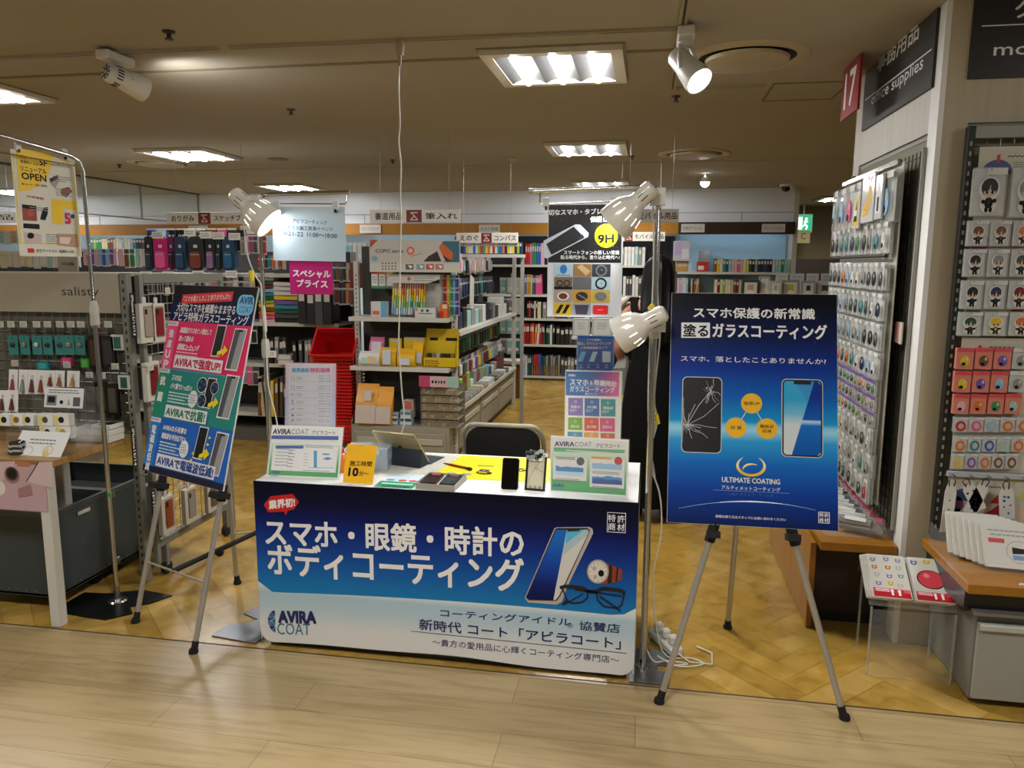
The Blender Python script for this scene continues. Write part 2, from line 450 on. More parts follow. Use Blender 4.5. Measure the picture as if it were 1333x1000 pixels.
# store wall far left
# the right-hand pillar block with two display faces
PX, PY = 1.08, 3.35
PILW = wood_mat('white_woodgrain', '#b5b0a5', '#bcb7ad', '#c2beb5', 1.5, 30, 0.5)
PILB = wood_mat('cream_woodgrain', '#a69a80', '#aca087', '#b1a58c', 26, 1.5, 0.5)
b = B()
b.box(PX+0.02, 3.4, PY+0.02, 4.62, 0, CEIL, PILW)
b.box(PX, PX+0.02, PY, PY+0.10, 0, CEIL, WHITE)       # corner strip of the side face
b.box(PX, PX+0.02, 4.50, 4.62, 0, CEIL, PILW)
b.box(PX, PX+0.02, PY+0.10, 4.50, 2.16, CEIL, PILW)
b.box(PX+0.012, PX+0.02, PY+0.10, 4.50, 2.11, 2.13, GREYP)
b.box(PX, PX+0.02, PY+0.10, 4.50, 2.13, 2.16, PILW)
b.box(PX+0.02, 1.19, PY, PY+0.02, 0, CEIL, PILB)           # front face
b.box(1.19, 3.4, PY, PY+0.02, 2.15, CEIL, PILB)
b.box(1.19, 3.4, PY, PY+0.02, 0, 0.45, PILB)
b.box(1.19, 3.4, PY+0.012, PY+0.02, 0.45, 2.15, mat('#8b8a72', 0.7, name='rack_backing'))
b.box(PX+0.015, PX+0.02, PY+0.10, 4.50, 0.45, 2.11, mat('#85806e', 0.7, name='rack_recess'))
struct(b.build('wall_right'))
# glass smoke barrier hanging from the ceiling, far left
b = B(); b.box(-6.51, -6.50, 6.7, 10.55, 2.17, CEIL, mat('#aebcba', 0.05, alpha=0.22, name='smoke_barrier_glass'))
b.box(-6.52, -6.49, 3.0, 10.55, CEIL-0.02, CEIL, DARKLINE); b.box(-6.515, -6.495, 6.7, 10.55, 2.155, 2.17, mat('#6c726c', 0.3, 0.6, name='barrier_rail'))
for y in (6.7, 7.9, 9.2, 10.5): b.box(-6.515, -6.495, y, y+0.015, 2.17, CEIL, mat('#6c726c', 0.3, 0.6, name='barrier_rail'))
struct(b.build('trim_3'))

# ---------------------------------------------------------------- ceiling lights
def louvre_light():
    t = thing('ceiling_light', 'square fluorescent ceiling light above the counter', 'ceiling light', (0, 0, CEIL), group='recessed square ceiling lights')
    h = 0.335; fr = B(); cm = mat('#cfc8b4', 0.4, name='cream_enamel'); wt = 0.055
    fr.box(-h, h, -h, -h+wt, -0.03, 0.0, cm); fr.box(-h, h, h-wt, h, -0.03, 0, cm); fr.box(-h, -h+wt, -h+wt, h-wt, -0.03, 0, cm); fr.box(h-wt, h, -h+wt, h-wt, -0.03, 0, cm)
    fr.box(-h-0.012, h+0.012, -h-0.012, h+0.012, -0.006, -0.0005, mat('#8d8270', 0.6, name='light_rim'))
    a = fr.build('frame', t)
    rf = B(); i = h-wt
    refl = mat('#343434', 0.4, name='darkened_reflector')  # base colour darkened so the reflector does not wash out beside the tubes
    for k in range(3):
        xc = (-1+k)*2*i/3; q = i/3
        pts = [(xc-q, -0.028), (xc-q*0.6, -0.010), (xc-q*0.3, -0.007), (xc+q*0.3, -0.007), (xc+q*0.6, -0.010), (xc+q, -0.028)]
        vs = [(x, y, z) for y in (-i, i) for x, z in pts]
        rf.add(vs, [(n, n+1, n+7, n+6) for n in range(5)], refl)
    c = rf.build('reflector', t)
    tb = []
    for k in range(3):
        tu = B(); xc = (-1+k)*2*i/3; tu.tube([(xc, -i+0.03, -0.026), (xc, i-0.03, -0.026)], 0.018, BULB, 10); tb.append(tu.build('tube', t))
    ar = bpy.data.lights.new('fixture_light', 'AREA'); ar.shape = 'SQUARE'; ar.size = 0.54; ar.energy = CEILING_WATTS; ar.spread = math.radians(150); ar.color = (1.0, 0.97, 0.91)
    al = bpy.data.objects.new('fixture_light', ar); al.location = (0, 0, -0.05); al.parent = t; COL.objects.link(al)
    return remember(t, a, c, al, *tb)
L0 = louvre_light()
L0.location = (-0.49, 4.06, CEIL)
for (x, y, lab) in [(-0.56, 6.85, 'square fluorescent ceiling light midway above the aisle beside the pencil shelves'),
                    (-0.62, 9.75, 'square fluorescent ceiling light farthest back, near the white bulkhead'),
                    (-4.2, 6.70, 'square fluorescent ceiling light above the backpack row, beside a round vent'),
                    (-4.65, 9.65, 'square fluorescent ceiling light behind the clip lamp over the event sheet'),
                    (-3.98, 4.06, 'square fluorescent ceiling light cut by the left edge above the yellow poster'),
                    (-8.9, 9.75, 'square fluorescent ceiling light low behind the yellow poster at left'),
                    (-0.49, 1.2, 'square fluorescent ceiling light over the front walkway'),
                    (-3.9, 1.2, 'square fluorescent ceiling light over the walkway beside the wooden table'),
                    (2.8, 1.2, 'square fluorescent ceiling light over the walkway before the charm rack'),
                    (-0.45, -1.6, 'square fluorescent ceiling light over the walkway behind the viewer'),
                    (2.75, 12.3, 'square fluorescent ceiling light in the corridor beyond the exit sign'),  # added fixture, put in to light the dark corridor wall
                    (-7.6, 6.70, 'square fluorescent ceiling light beyond the smoke barrier')]:
    dup(L0, lab, (x, y, CEIL))
# round air diffusers
def diffuser(x, y, r, label):
    t = thing('air_diffuser', label, 'air vent', (x, y, CEIL), group='round ceiling air diffusers')
    cm = mat('#b3a68a', 0.4, 0.1, name='beige_vent_metal'); b = B()
    b.lathe([(r*1.04, -0.001), (r, -0.012), (r*0.86, -0.016), (r*0.80, -0.006), (r*0.80, 0.0)], cm, n=48); b.build('outer_ring', t)
    b = B(); b.lathe([(r*0.8, -0.0015), (0.01, -0.0015)], mat('#15171c', 0.7, name='dark_duct'), n=40); b.build('duct_opening', t)
    b = B(); b.lathe([(r*0.70, -0.012), (r*0.68, -0.028), (r*0.6, -0.034), (0.005, -0.03)], cm, n=48); b.lathe([(r*0.70, -0.012), (r*0.5, -0.002)], cm, n=40); b.build('centre_plate', t)
diffuser(0.43, 4.06, 0.285, 'large round ceiling air diffuser beside the lit spotlight')
diffuser(0.36, 7.35, 0.31, 'round ceiling air diffuser farther back, above the wall bookcase')
diffuser(-4.9, 7.3, 0.31, 'round ceiling air diffuser behind the left ceiling light')
b = B(); b.frame(0, 0, 1, 1, 0.001, DARKLINE)
def hatch(x0, x1, y0, y1, label):
    b = B()
    for (a, c, d, e) in ((x0, x1, y0, y0+.012), (x0, x1, y1-.012, y1), (x0, x0+.012, y0, y1), (x1-.012, x1, y0, y1)): b.box(a, c, d, e, CEIL-0.004, CEIL, mat('#6b604b', 0.7, name='hatch_frame'))
    b.box(x0+.012, x1-.012, y0+.012, y1-.012, CEIL-0.002, CEIL, CEILM)
    tag(b.build('access_hatch'), label, 'access hatch')
hatch(0.64, 1.05, 4.65, 5.12, 'square ceiling access hatch beside the red number sign')
hatch(0.5, 1.0, 9.2, 9.65, 'square ceiling access hatch farther back beside the small round spotlight')
# small ceiling fittings
SPR = [(-2.35, 4.93, 'brown sprinkler head on the ceiling above the left easel'), (-2.49, 7.39, 'dark sprinkler head on the ceiling left of the hanging cord'),
       (-5.41, 7.35, 'dark sprinkler head on the ceiling left of the round vent'), (-0.2, 7.44, 'dark sprinkler head beside the middle ceiling light'),
       (0.12, 4.9, 'dark sprinkler head below the end of the spotlight track'), (-2.1, 3.24, 'thin dark sprinkler pin on the ceiling near the track')]
spr = B(); spr.lathe([(0.028, 0), (0.026, -0.008), (0.010, -0.012), (0.010, -0.03), (0.018, -0.032), (0.018, -0.036), (0.001, -0.036)], mat('#3a2d20', 0.4, 0.4), n=14)
s0 = tag(spr.build('sprinkler', loc=(SPR[0][0], SPR[0][1], CEIL)), SPR[0][2], 'sprinkler', 'ceiling sprinklers')
for x, y, lab in SPR[1:]: dup(s0, lab, (x, y, CEIL))
sd = B(); sd.lathe([(0.055, 0), (0.055, -0.012), (0.04, -0.026), (0.02, -0.035), (0.001, -0.036)], mat('#a29560', 0.5, name='aged_cream_plastic'), n=20)
tag(sd.build('smoke_detector', loc=(-1.33, 7.44, CEIL)), 'cream smoke detector on the ceiling between the hanging cord and middle light', 'smoke detector')
b = B(); b.lathe([(0.1, 0), (0.1, -0.004), (0.001, -0.0045)], mat('#5f563f', 0.6, name='speaker_grille'), n=24)
tag(b.build('ceiling_speaker', loc=(-3.58, 7.19, CEIL)), 'flat round ceiling speaker right of the left ceiling light', 'speaker')
t = thing('security_camera', 'black dome security camera on the ceiling before the bookcase', 'security camera', (1.62, 10.2, CEIL))
b = B(); b.lathe([(0.075, 0), (0.075, -0.03), (0.06, -0.034)], WHITE, n=20); b.build('base', t)
b = B(); b.lathe([(0.06, -0.03), (0.055, -0.06), (0.035, -0.085), (0.001, -0.095)], mat('#070707', 0.1, name='smoked_dome'), n=20); b.build('dome', t)

# tracks
TRK = mat('#a3977c', 0.5, name='beige_track')
def track(p0, p1, label):
    p0, p1 = Vector(p0), Vector(p1); d = (p1-p0).normalized(); s = Vector((-d.y, d.x, 0))*0.017; b = B()
    for a, c, m, z in ((-1, 1, TRK, -0.012),):
        b.add([p0-s+Vector((0, 0, z)), p1-s+Vector((0, 0, z)), p1+s+Vector((0, 0, z)), p0+s+Vector((0, 0, z)), p0-s, p1-s, p1+s, p0+s],
              [(0, 3, 2, 1), (0, 1, 5, 4), (2, 3, 7, 6), (1, 2, 6, 5), (3, 0, 4, 7)], m)
    s2 = s*0.3
    b.add([p0-s2+Vector((0, 0, -0.0125)), p1-s2+Vector((0, 0, -0.0125)), p1+s2+Vector((0, 0, -0.0125)), p0+s2+Vector((0, 0, -0.0125))], [(0, 3, 2, 1)], BLACK)
    tag(b.build('lighting_track'), label, 'lighting track', 'ceiling lighting tracks')
track((-6.0, 3.5, CEIL), (-2.02, 3.5, CEIL), 'beige lighting track across the ceiling, its left run with the white spotlight')
track((-1.96, 3.5, CEIL), (0.08, 3.53, CEIL), 'beige lighting track across the ceiling, its run from hanging cord to lit spotlight')
track((0.112, 2.0, CEIL), (0.092, 4.66, CEIL), 'beige lighting track running back into the store with the lit spotlight')
track((0.115, 4.67, CEIL), (0.6, 4.67, CEIL), 'short beige lighting track beside the access hatch')

def aim(o, target):
    d = (Vector(target)-o.matrix_world.translation).normalized() if False else (Vector(target)-Vector(o.location)).normalized()
    o.rotation_euler = d.to_track_quat('-Z', 'Y').to_euler()
def spot(name, loc, target, watts, angle, blend=0.6, color=(1, 0.97, 0.92), r=0.03):
    l = bpy.data.lights.new(name, 'SPOT'); l.energy = watts*LAMP; l.spot_size = math.radians(angle); l.spot_blend = blend; l.color = color; l.shadow_soft_size = r
    o = bpy.data.objects.new(name, l); o.location = loc; aim(o, target); COL.objects.link(o); return o
def track_spot(base, head, target, label, slots, watts, lit):
    """track spotlight: adapter on the track, stem, cylindrical head pointing at target"""
    t = thing('track_spotlight', label, 'spotlight', base)
    cm = mat('#cfccc2', 0.4, name='white_lamp_enamel'); o = Vector(base); hd = Vector(head)-o; d = (Vector(target)-Vector(head)).normalized()
    b = B(); b.bbox(-0.035, 0.035, -0.10, 0.10, -0.055, -0.012, cm, 0.006); b.cyl((0, 0, -0.05), (0, 0, -0.075), 0.03, cm, 14); b.build('adapter', t)
    b = B(); side = d.cross(Vector((0, 0, 1))).normalized()*0.056
    b.tube([Vector((0, 0, -0.07)), Vector((0, 0, -0.075))+side*0.6, hd*0.8+side, hd+side*0.95], 0.008, cm, 8); b.tube([Vector((0, 0, -0.07)), Vector((0, 0, -0.075))-side*0.6, hd*0.8-side, hd-side*0.95], 0.008, cm, 8); b.build('stem', t)
    b = B(); b.lathe([(0.001, -0.11), (0.035, -0.108), (0.043, -0.095), (0.047, -0.03), (0.052, 0.0), (0.06, 0.06), (0.062, 0.085), (0.057, 0.085), (0.052, 0.06)], cm, hd, d, 28)
    if slots:
        a = d.orthogonal().normalized(); c = d.cross(a)
        for k in range(20):
            q = 2*math.pi*k/20; u = a*math.cos(q)+c*math.sin(q); p = hd-d*0.06+u*0.0452
            if k % 5: b.tube([p-d*0.014, p+d*0.014], 0.0035, BLACK, 6)
        for k in range(8):
            q = 2*math.pi*k/8; u = a*math.cos(q)+c*math.sin(q); b.tube([hd-d*0.1095+u*0.010, hd-d*0.1085+u*0.034], 0.003, BLACK, 6)
    b.build('head', t)
    b = B(); b.lathe([(0.054, 0.066), (0.03, 0.068), (0.001, 0.069)], LENS if lit else mat('#dad6c8', 0.2, name='unlit_lens'), hd, d, 24); b.build('lens', t)
    if watts: spot('spotlight_beam', Vector(head)+d*0.095, target, watts, 150 if slots else 95, 0.8)
track_spot((-2.557, 3.5, CEIL), (-2.50, 3.5, 2.46), (-2.0, 4.7, 2.15), 'white track spotlight with slotted head above the left easel', True, 14, True)
track_spot((0.118, 3.55, CEIL), (0.135, 3.50, 2.42), (0.75, 2.9, 1.6), 'lit white track spotlight beside the large round air diffuser', False, 30, True)
t = thing('downlight', 'small glowing round spotlight on the ceiling far back, before the bookcase', 'spotlight', (0.56, 8.87, CEIL))
b = B(); b.cyl((0, 0, 0), (0, 0, -0.05), 0.012, WHITE, 10); b.lathe([(0.03, -0.05), (0.05, -0.08), (0.055, -0.10)], WHITE, n=20); b.build('housing', t)
b = B(); b.ball((0, 0, -0.105), 0.05, LENS, 14); b.build('bulb', t)
# red hanging number sign and corridor exit sign
pl = Plane((0.95, 4.40, 2.345), (0, -1, 0), (0, 0, 1))
b = B(); b.box(0, 0.33, 0, 0.012, 0, 0.26, mat('#8c1414', 0.4)); b.text('17', 0.055, 0.27, 0.13, 0.17, WINK, 1, 0.012)
o = tag(b.build('aisle_sign', matrix=pl.matrix()), 'red hanging sign with white number 17 beside the pillar', 'sign')
for u in (0.04, 0.29):
    b = B(); b.bbox(u-0.01, u+0.01, 0, 0.012, 0.255, 0.27, RED, 0.002); b.build('hanger', o)
t = thing('exit_sign', 'glowing green emergency exit sign above the corridor', 'exit sign', (2.47, 13.6, 2.15))
GRE = mat('#0f9a6c', 0.4, emit=0.9); b = B(); b.bbox(-0.14, 0.14, 0, 0.06, 0, 0.30, WHITE, 0.005); b.build('housing', t)
b = B(); b.rect(-0.135, 0.01, 0.135, 0.29, GRE, 1); wl = mat('#e8fff4', 0.4, emit=1.0, name='lit_white_pictogram')
b.rect(-0.1, 0.05, -0.02, 0.25, wl, 2); b.disc(0.04, 0.22, 0.022, wl, 2); b.line([(0.04, 0.2), (0.02, 0.14), (0.06, 0.1), (0.04, 0.05)], 0.025, wl, 2); b.line([(0.02, 0.14), (-0.01, 0.09)], 0.02, wl, 2); b.line([(0.07, 0.17), (0.0, 0.18)], 0.018, wl, 2); b.build('face', t)
b = B(); b.cyl((0, 0.03, 0.3), (0, 0.03, CEIL-2.15), 0.012, WHITE, 8); b.build('hanger_rod', t)
pl = Plane(on_y(1036, 310, 13.5), (1, 0, 0), (0, 0, 1))
b = B(); b.box(0, 0.22, 0, 0.02, -0.08, 0.12, mat('#9a8a5c', 0.6)); b.text('C', 0.08, 0.15, 0.03, 0.1, INK, 1); tag(b.build('corridor_sign', matrix=pl.matrix()), 'small ochre corridor sign with a black letter C under the exit sign', 'sign')
# pillar signs
SIGNB = mat('#1d1814', 0.45)
pl = Plane((PX-0.012, 4.45, 2.30), (0, -1, 0), (0, 0, 1))
b = B(); b.box(0, 1.03, 0, 0.012, 0, 0.295, SIGNB)
def pt(s, x0, y0, x1, y1, hpx, m, bold=0.0, L=1, bb=None, P=None, dv=None, skew=0.0):
    """print a string on plane P from pixel (x0,y0) mid-left to (x1,y1) mid-right, glyph height hpx pixels"""
    P = P or pl; bb = bb or b
    u0, v0 = P.px(x0, y0); u1, v1 = P.px(x1, y1); um, vm = P.px((x0+x1)/2, (y0+y1)/2)
    ua, va = P.px((x0+x1)/2, (y0+y1)/2-hpx/2); ub, vb = P.px((x0+x1)/2, (y0+y1)/2+hpx/2)
    bb.text(s, u0, u1, (v0+v1)/2, abs(va-vb), m, L, bold, skew, (v1-v0) if dv is None else dv)
pt('事務用品', 1143, 75, 1196, 45, 27, WINK, 0.012, dv=0)
pt('office supplies', 1135, 125, 1201, 92, 20, WINK, 0.005, dv=0)
u0, v0 = pl.px(1128, 118); u1, v1 = pl.px(1222, 58); b.line([(0.03, 0.15), (1.0, 0.15)], 0.006, WINK, 1)
tag(b.build('category_sign', matrix=pl.matrix()), 'dark brown office supplies sign on the side of the white pillar', 'sign')
pl = Plane((1.172, PY-0.012, 2.31), (1, 0, 0), (0, 0, 1))
b = B(); b.box(0, 0.9, 0, 0.012, 0, 0.285, SIGNB); pt('mobile goods', 1294, 63, 1500, 63, 22, WINK, 0.005, dv=0); u0, v0 = pl.px(1278, 34); b.line([(u0, v0), (0.86, v0)], 0.004, WINK, 1)
pt('ク', 1322, 11, 1345, 11, 24, WINK, 0.012, dv=0)
tag(b.build('category_sign', matrix=pl.matrix()), 'dark brown sign on the pillar front cut off after letters mo', 'sign')

# slim lights behind the fascia wash the back panels
for x0, x1 in ((-10.2, -7.4), (-7.2, -4.4), (-4.2, -1.9), (-1.7, 0.2), (0.4, 1.75)):
    t = thing('shelf_light', 'slim cool shelf light tucked behind the wall fascia, %s' % {-10.2: 'at its far left end', -7.2: 'beyond the smoke barrier', -4.2: 'above the pencil shelves', -1.7: 'above the black bookcase', 0.4: 'above the album bookcase'}[x0], 'shelf light', ((x0+x1)/2, BW+0.06, 2.10), group='shelf lights behind the fascia')
    b = B(); b.box(-(x1-x0)/2, (x1-x0)/2, -0.02, 0.02, 0.0, 0.03, WHITE); b.build('housing', t)
    b = B(); b.tube([(-(x1-x0)/2+0.03, 0, -0.012), ((x1-x0)/2-0.03, 0, -0.012)], 0.011, mat('#d4ecff', 0.4, emit=9.0, name='cool_shelf_tube'), 8); b.build('tube', t)
# ================================================================ the demonstration counter
TZ = 0.722
t = thing('folding_table', 'white folding table under the blue printed cover', 'table', (-0.79, 3.12, 0))
b = B(); b.bbox(-0.76, 0.76, -0.285, 0.29, 0.69, 0.718, WHITE, 0.006); b.build('tabletop', t)
for x in (-0.68, 0.68):
    for y in (-0.22, 0.24):
        b = B(); b.cyl((x, y, 0.0), (x, y, 0.69), 0.0125, CHROME, 12); b.cyl((x, y, 0), (x, y, 0.02), 0.016, RUBBER, 12); b.build('leg', t)
for x in (-0.68, 0.68):
    b = B(); b.cyl((x, -0.22, 0.2), (x, 0.24, 0.2), 0.008, CHROME, 10); b.build('crossbar', t)
# printed stretch cover
pl = CV = Plane((-1.568, 2.82, 0.012), (1, 0, 0), (0, 0, 1))
CW, CH, CD = 1.556, TZ-0.012, 0.60
COVER = mat('#d9d9d9', 0.55, name='white_stretch_fabric', noise=0.015, nscale=8)
BLUEG = ramp_mat('printed_blue_sky', [(0.20, '#1d83bb'), (0.27, '#1976b4'), (0.34, '#1560aa'), (0.43, '#10418f'), (0.50, '#0b2a7c'), (0.57, '#071552'), (0.63, '#040a2e'), (0.71, '#02041a')], rough=0.42)
PALE = ramp_mat('printed_pale_wave', [(0.0, '#dcdcda'), (0.10, '#d6d8d8'), (0.18, '#b3c9d4'), (0.235, '#a9c4d3'), (0.26, '#cfd9dd'), (0.31, '#dddddd')], rough=0.5)
b = B()
def drop(u): # sagging lower hem
    return 0.012*math.sin(u*2.3+0.4)+0.004*math.sin(u*9)
out = []
R_ = 0.055
for k in range(7):
    a = math.radians(180+90*k/6); out.append((R_+R_*math.cos(a), R_+0.012+R_*math.sin(a)))
for k in range(1, 24):
    u = R_+(CW-2*R_)*k/24; out.append((u, 0.014+drop(u)*math.sin(math.pi*k/24)))
for k in range(7):
    a = math.radians(270+90*k/6); out.append((CW-R_+R_*math.cos(a), R_+0.012+R_*math.sin(a)))
out += [(CW, CH), (0, CH)]
b.prism(out, 0, 0.004, PALE)
# blue field with rounded lower corners and a falling wave edge
edge = []
for k in range(31):
    f = k/30; x = 338+f*(829-338); y = 771+f*0.0
    y = 770.5+13.5*f+20*f*f
    if f < 0.04: y -= 14*(1-f/0.04)**2
    if f > 0.94: y -= 12*((f-0.94)/0.06)**2
    edge.append(CV.px(x, y))
edge[0] = (0.0, edge[0][1]); edge[-1] = (CW, edge[-1][1])
N = 12
for (a, c) in zip(edge, edge[1:]):
    b.poly([a, c, (c[0], CH-0.001), (a[0], CH-0.001)], BLUEG, 1)
# sides, top and black base slab
b.box(0, 0.004, 0.004, CD, 0.02, CH, mat('#c9d2da', 0.5)); b.box(CW-0.004, CW, 0.004, CD, 0.02, CH, mat('#c9d2da', 0.5))
b.box(0, CW, 0, CD, CH-0.0015, CH, COVER)
b.box(0.03, CW-0.03, 0.03, CD-0.03, -0.011, 0.004, BLACK)  # black slab paints in the base shadow and floor-level fabric under the hem
# writing
pt('スマホ・眼鏡・時計の', 346, 692, 681, 707, 36, WINK, 0.018, 3)
pt('ボディコーティング', 349, 727, 681, 749, 42, WINK, 0.018, 3)
hexa = [(343.5, 657), (352.5, 646), (381, 643), (389.5, 653.5), (383, 663), (374.5, 665), (372.5, 671), (370, 666), (349.5, 667)]
b.poly([CV.px(*q) for q in hexa][::-1], RED, 3); pt('業界初!', 350.5, 657.5, 384, 653.5, 11, WINK, 0.03, 4)
DNAVY = mat('#14265f', 0.5); TEAL = mat('#1c6f94', 0.5)
pt('AVIRA', 363, 803, 411, 804, 15, DNAVY, 0.035, 3); pt('COAT', 361, 818.5, 404, 819.5, 15, TEAL, 0.0, 3)
cx, cy = CV.px(359.5, 809); Rr = 0.052
def fan(b, cx, cy, Rr, ms, L):
    A = [95, 125, 155, 180, 205, 235, 265]
    pts = [(cx+Rr*0.72*math.cos(math.radians(a)), cy+Rr*math.sin(math.radians(a))) for a in A]
    mid = [(cx-0.003, cy+Rr*0.35), (cx-Rr*0.38, cy), (cx-0.003, cy-Rr*0.35)]
    tri = [(pts[0], pts[1], mid[0]), (pts[1], pts[2], mid[0]), (pts[2], mid[1], mid[0]), (pts[2], pts[3], mid[1]), (pts[3], pts[4], mid[1]), (pts[4], mid[2], mid[1]), (pts[4], pts[5], mid[2]), (pts[5], pts[6], mid[2]), (mid[0], mid[1], mid[2])]
    for k, q in enumerate(tri):
        c = (sum(p[0] for p in q)/3, sum(p[1] for p in q)/3)
        b.poly([(c[0]+(p[0]-c[0])*0.86, c[1]+(p[1]-c[1])*0.86) for p in q], ms[k % len(ms)], L)
fan(b, cx, cy, Rr, [DNAVY, mat('#2a62a6', 0.5), TEAL], 3)
pt('コーティングアイドル', 573, 797.5, 743, 810, 10, DNAVY, 0.008, 3); pt('®', 738, 814, 746, 814.5, 6, DNAVY, 0, 3); pt('協賛店', 754, 814, 807, 818.5, 12, DNAVY, 0.008, 3)
pt('新時代 コート「アビラコート」', 546, 812.5, 808, 838, 14.5, DNAVY, 0.012, 3)
a, c = CV.px(535, 821.5), CV.px(816, 850.5); b.line([a, c], 0.0022, DNAVY, 3)
pt('〜貴方の愛用品に心輝くコーティング専門店〜', 563, 835.5, 806, 859.5, 9.5, DNAVY, 0.0, 3)
u0, v0 = CV.px(790, 692.5); u1, v1 = CV.px(815, 668); b.frame(u0, v0, u1, v1, 0.0022, WINK, 3)
for s, x, y in (('特', 796.5, 674.5), ('許', 808.5, 675.5), ('商', 796.3, 685.5), ('材', 808.3, 686.5)): pt(s, x-4.8, y, x+4.8, y, 9.6, WINK, 0.008, 3)
# printed phone, watch and spectacles
def pp(pts, m, L, P=None, bb=None):
    (bb or b).poly([(P or pl).px(*q) for q in pts][::-1], m, L)
def zb(x, y): return (570+x/4.76, 620+y/4.76)
pp([zb(*q) for q in [(722, 322), (738, 316), (940, 314), (958, 325), (963, 352), (800, 690), (770, 778), (735, 796), (560, 782), (538, 755)]], mat('#b5a9a2', 0.4), 3)
pp([zb(*q) for q in [(728, 326), (742, 320), (928, 320), (942, 332), (938, 352), (760, 740), (736, 772), (562, 768), (545, 750)]], mat('#1a1c22', 0.4), 4)
pp([zb(*q) for q in [(733, 332), (800, 330), (716, 766), (568, 760), (552, 746)]], ramp_mat('printed_screen_blue', [(0.28, '#050f3c'), (0.36, '#0b1d66'), (0.44, '#1342a0'), (0.55, '#1d66c0')]), 5)
pp([zb(*q) for q in [(800, 330), (932, 330), (934, 350), (752, 738), (730, 766), (716, 766)]], mat('#cfcfca', 0.4), 5)
pp([zb(*q) for q in [(800, 330), (905, 330), (790, 420)]], mat('#4fb3dc', 0.4), 6)
pp([zb(*q) for q in [(905, 330), (932, 330), (928, 362), (775, 490), (782, 425)]], mat('#a9c2cc', 0.4), 6)
pp([zb(*q) for q in [(798, 322), (882, 320), (878, 338), (806, 342)]], mat('#1a1c22', 0.4), 7)
def disc_px(x, y, rx, ry, m, L, P=None, bb=None, n=20):
    pp([(x+rx*math.cos(2*math.pi*k/n), y-ry*math.sin(2*math.pi*k/n)) for k in range(n)][::-1], m, L, P, bb)
pp([zb(*q) for q in [(1030, 530), (1100, 560), (1142, 580), (1138, 640), (1085, 662), (1030, 672)]], mat('#8c3320', 0.5), 3)
pp([zb(*q) for q in [(1062, 545), (1082, 552), (1078, 660), (1050, 668)]], mat('#1c1414', 0.5), 4)
pp([zb(*q) for q in [(1108, 565), (1120, 570), (1112, 648), (1100, 655)]], mat('#1c1414', 0.5), 4)
for r, m, L in ((1.0, mat('#a8a29a', 0.4), 5), (0.86, mat('#d6d1c8', 0.4), 6)): disc_px(*zb(992, 590), 14.3*r, 15.8*r, m, L)
disc_px(*zb(1012, 600), 3.8, 4.4, INK, 7); disc_px(*zb(970, 570), 2.6, 2.8, mat('#b0a79c', 0.4), 7); disc_px(*zb(975, 622), 2.6, 2.8, mat('#b0a79c', 0.4), 7)
for k in range(12):
    a = math.pi*k/6; q0 = zb(992+52*math.cos(a), 590+58*math.sin(a)); q1 = zb(992+44*math.cos(a), 590+50*math.sin(a)); b.line([CV.px(*q0), CV.px(*q1)], 0.0018, INK, 7)
def spec(pts, wd): b.line([CV.px(*zb(*q)) for q in pts], wd, mat('#0a0d14', 0.4), 8)
spec([(757, 690), (790, 680), (900, 690), (930, 712), (985, 712), (1020, 692), (1130, 705), (1160, 722)], 0.014)
spec([(775, 700), (800, 765), (830, 785), (890, 780), (925, 755), (930, 715)], 0.006); spec([(985, 715), (990, 765), (1030, 805), (1110, 815), (1140, 795), (1155, 725)], 0.006)
spec([(800, 770), (775, 795)], 0.012); spec([(900, 725), (800, 785)], 0.004); spec([(1000, 740), (1110, 815), (1130, 835)], 0.007); spec([(850, 700), (1140, 740)], 0.006)
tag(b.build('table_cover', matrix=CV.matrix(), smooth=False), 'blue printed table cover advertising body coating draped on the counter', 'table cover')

# ---------------------------------------------------------------- upright signs on the counter
def stand(bl, br, z0, tilt):
    a, c = on_z(*bl, z0), on_z(*br, z0); e = (c-a).normalized(); back = Vector((-e.y, e.x, 0)); t = math.radians(tilt)
    return Plane(a, e, back*math.sin(t)+Vector((0, 0, math.cos(t)))), (c-a).length
def holder(name, label, P, w, h, th=0.003, foot=0.07, cat='sign holder', clear=True):
    t = thing(name, label, cat, matrix=P.matrix())
    if clear:
        k = B(); k.box(-0.004, w+0.004, 0.0012, 0.004, 0, h+0.004, CLEAR); k.box(-0.004, w+0.004, -0.0055, -0.004, 0, h*0.98, CLEAR)
        tz = P.up.z; ty = P.n.z  # the foot lies flat on the table
        if foot:
            up = Vector((0, P.n.z, P.up.z)); fl = Vector((0, math.sqrt(max(0, 1-P.n.z**2)), -P.n.z*0)); 
            inv = P.matrix().to_3x3().inverted(); hz = inv @ Vector((-P.up.x, -P.up.y, 0)); hz = inv @ (P.e.cross(Vector((0, 0, -1)))).normalized()
            upv = inv @ Vector((0, 0, 1))
            o0 = Vector((0, -0.005, 0.0)); e0 = Vector((w, 0, 0))
            for s in (-1,):
                q = [o0, o0+e0, o0+e0-hz*foot, o0-hz*foot]
                k.add([p+upv*0.0005 for p in q]+[p+upv*0.003 for p in q], [(0, 3, 2, 1), (4, 5, 6, 7), (0, 1, 5, 4), (2, 3, 7, 6), (1, 2, 6, 5), (3, 0, 4, 7)], CLEAR)
        k.build('acrylic_stand', t)
    return t
def card(b, w, h, m=PAPER): b.box(0, w, 0, 0.0011, 0, h, m); return b
GREEN = mat('#3f9e54', 0.5); PGREEN = mat('#a9d3b0', 0.5); PBLUE = mat('#bcd6ea', 0.5); SBLUE = mat('#2d86c6', 0.5); RBLUE = mat('#15489a', 0.5)
MAG = mat('#d8367c', 0.5); CYAN = mat('#2a9cc8', 0.5)
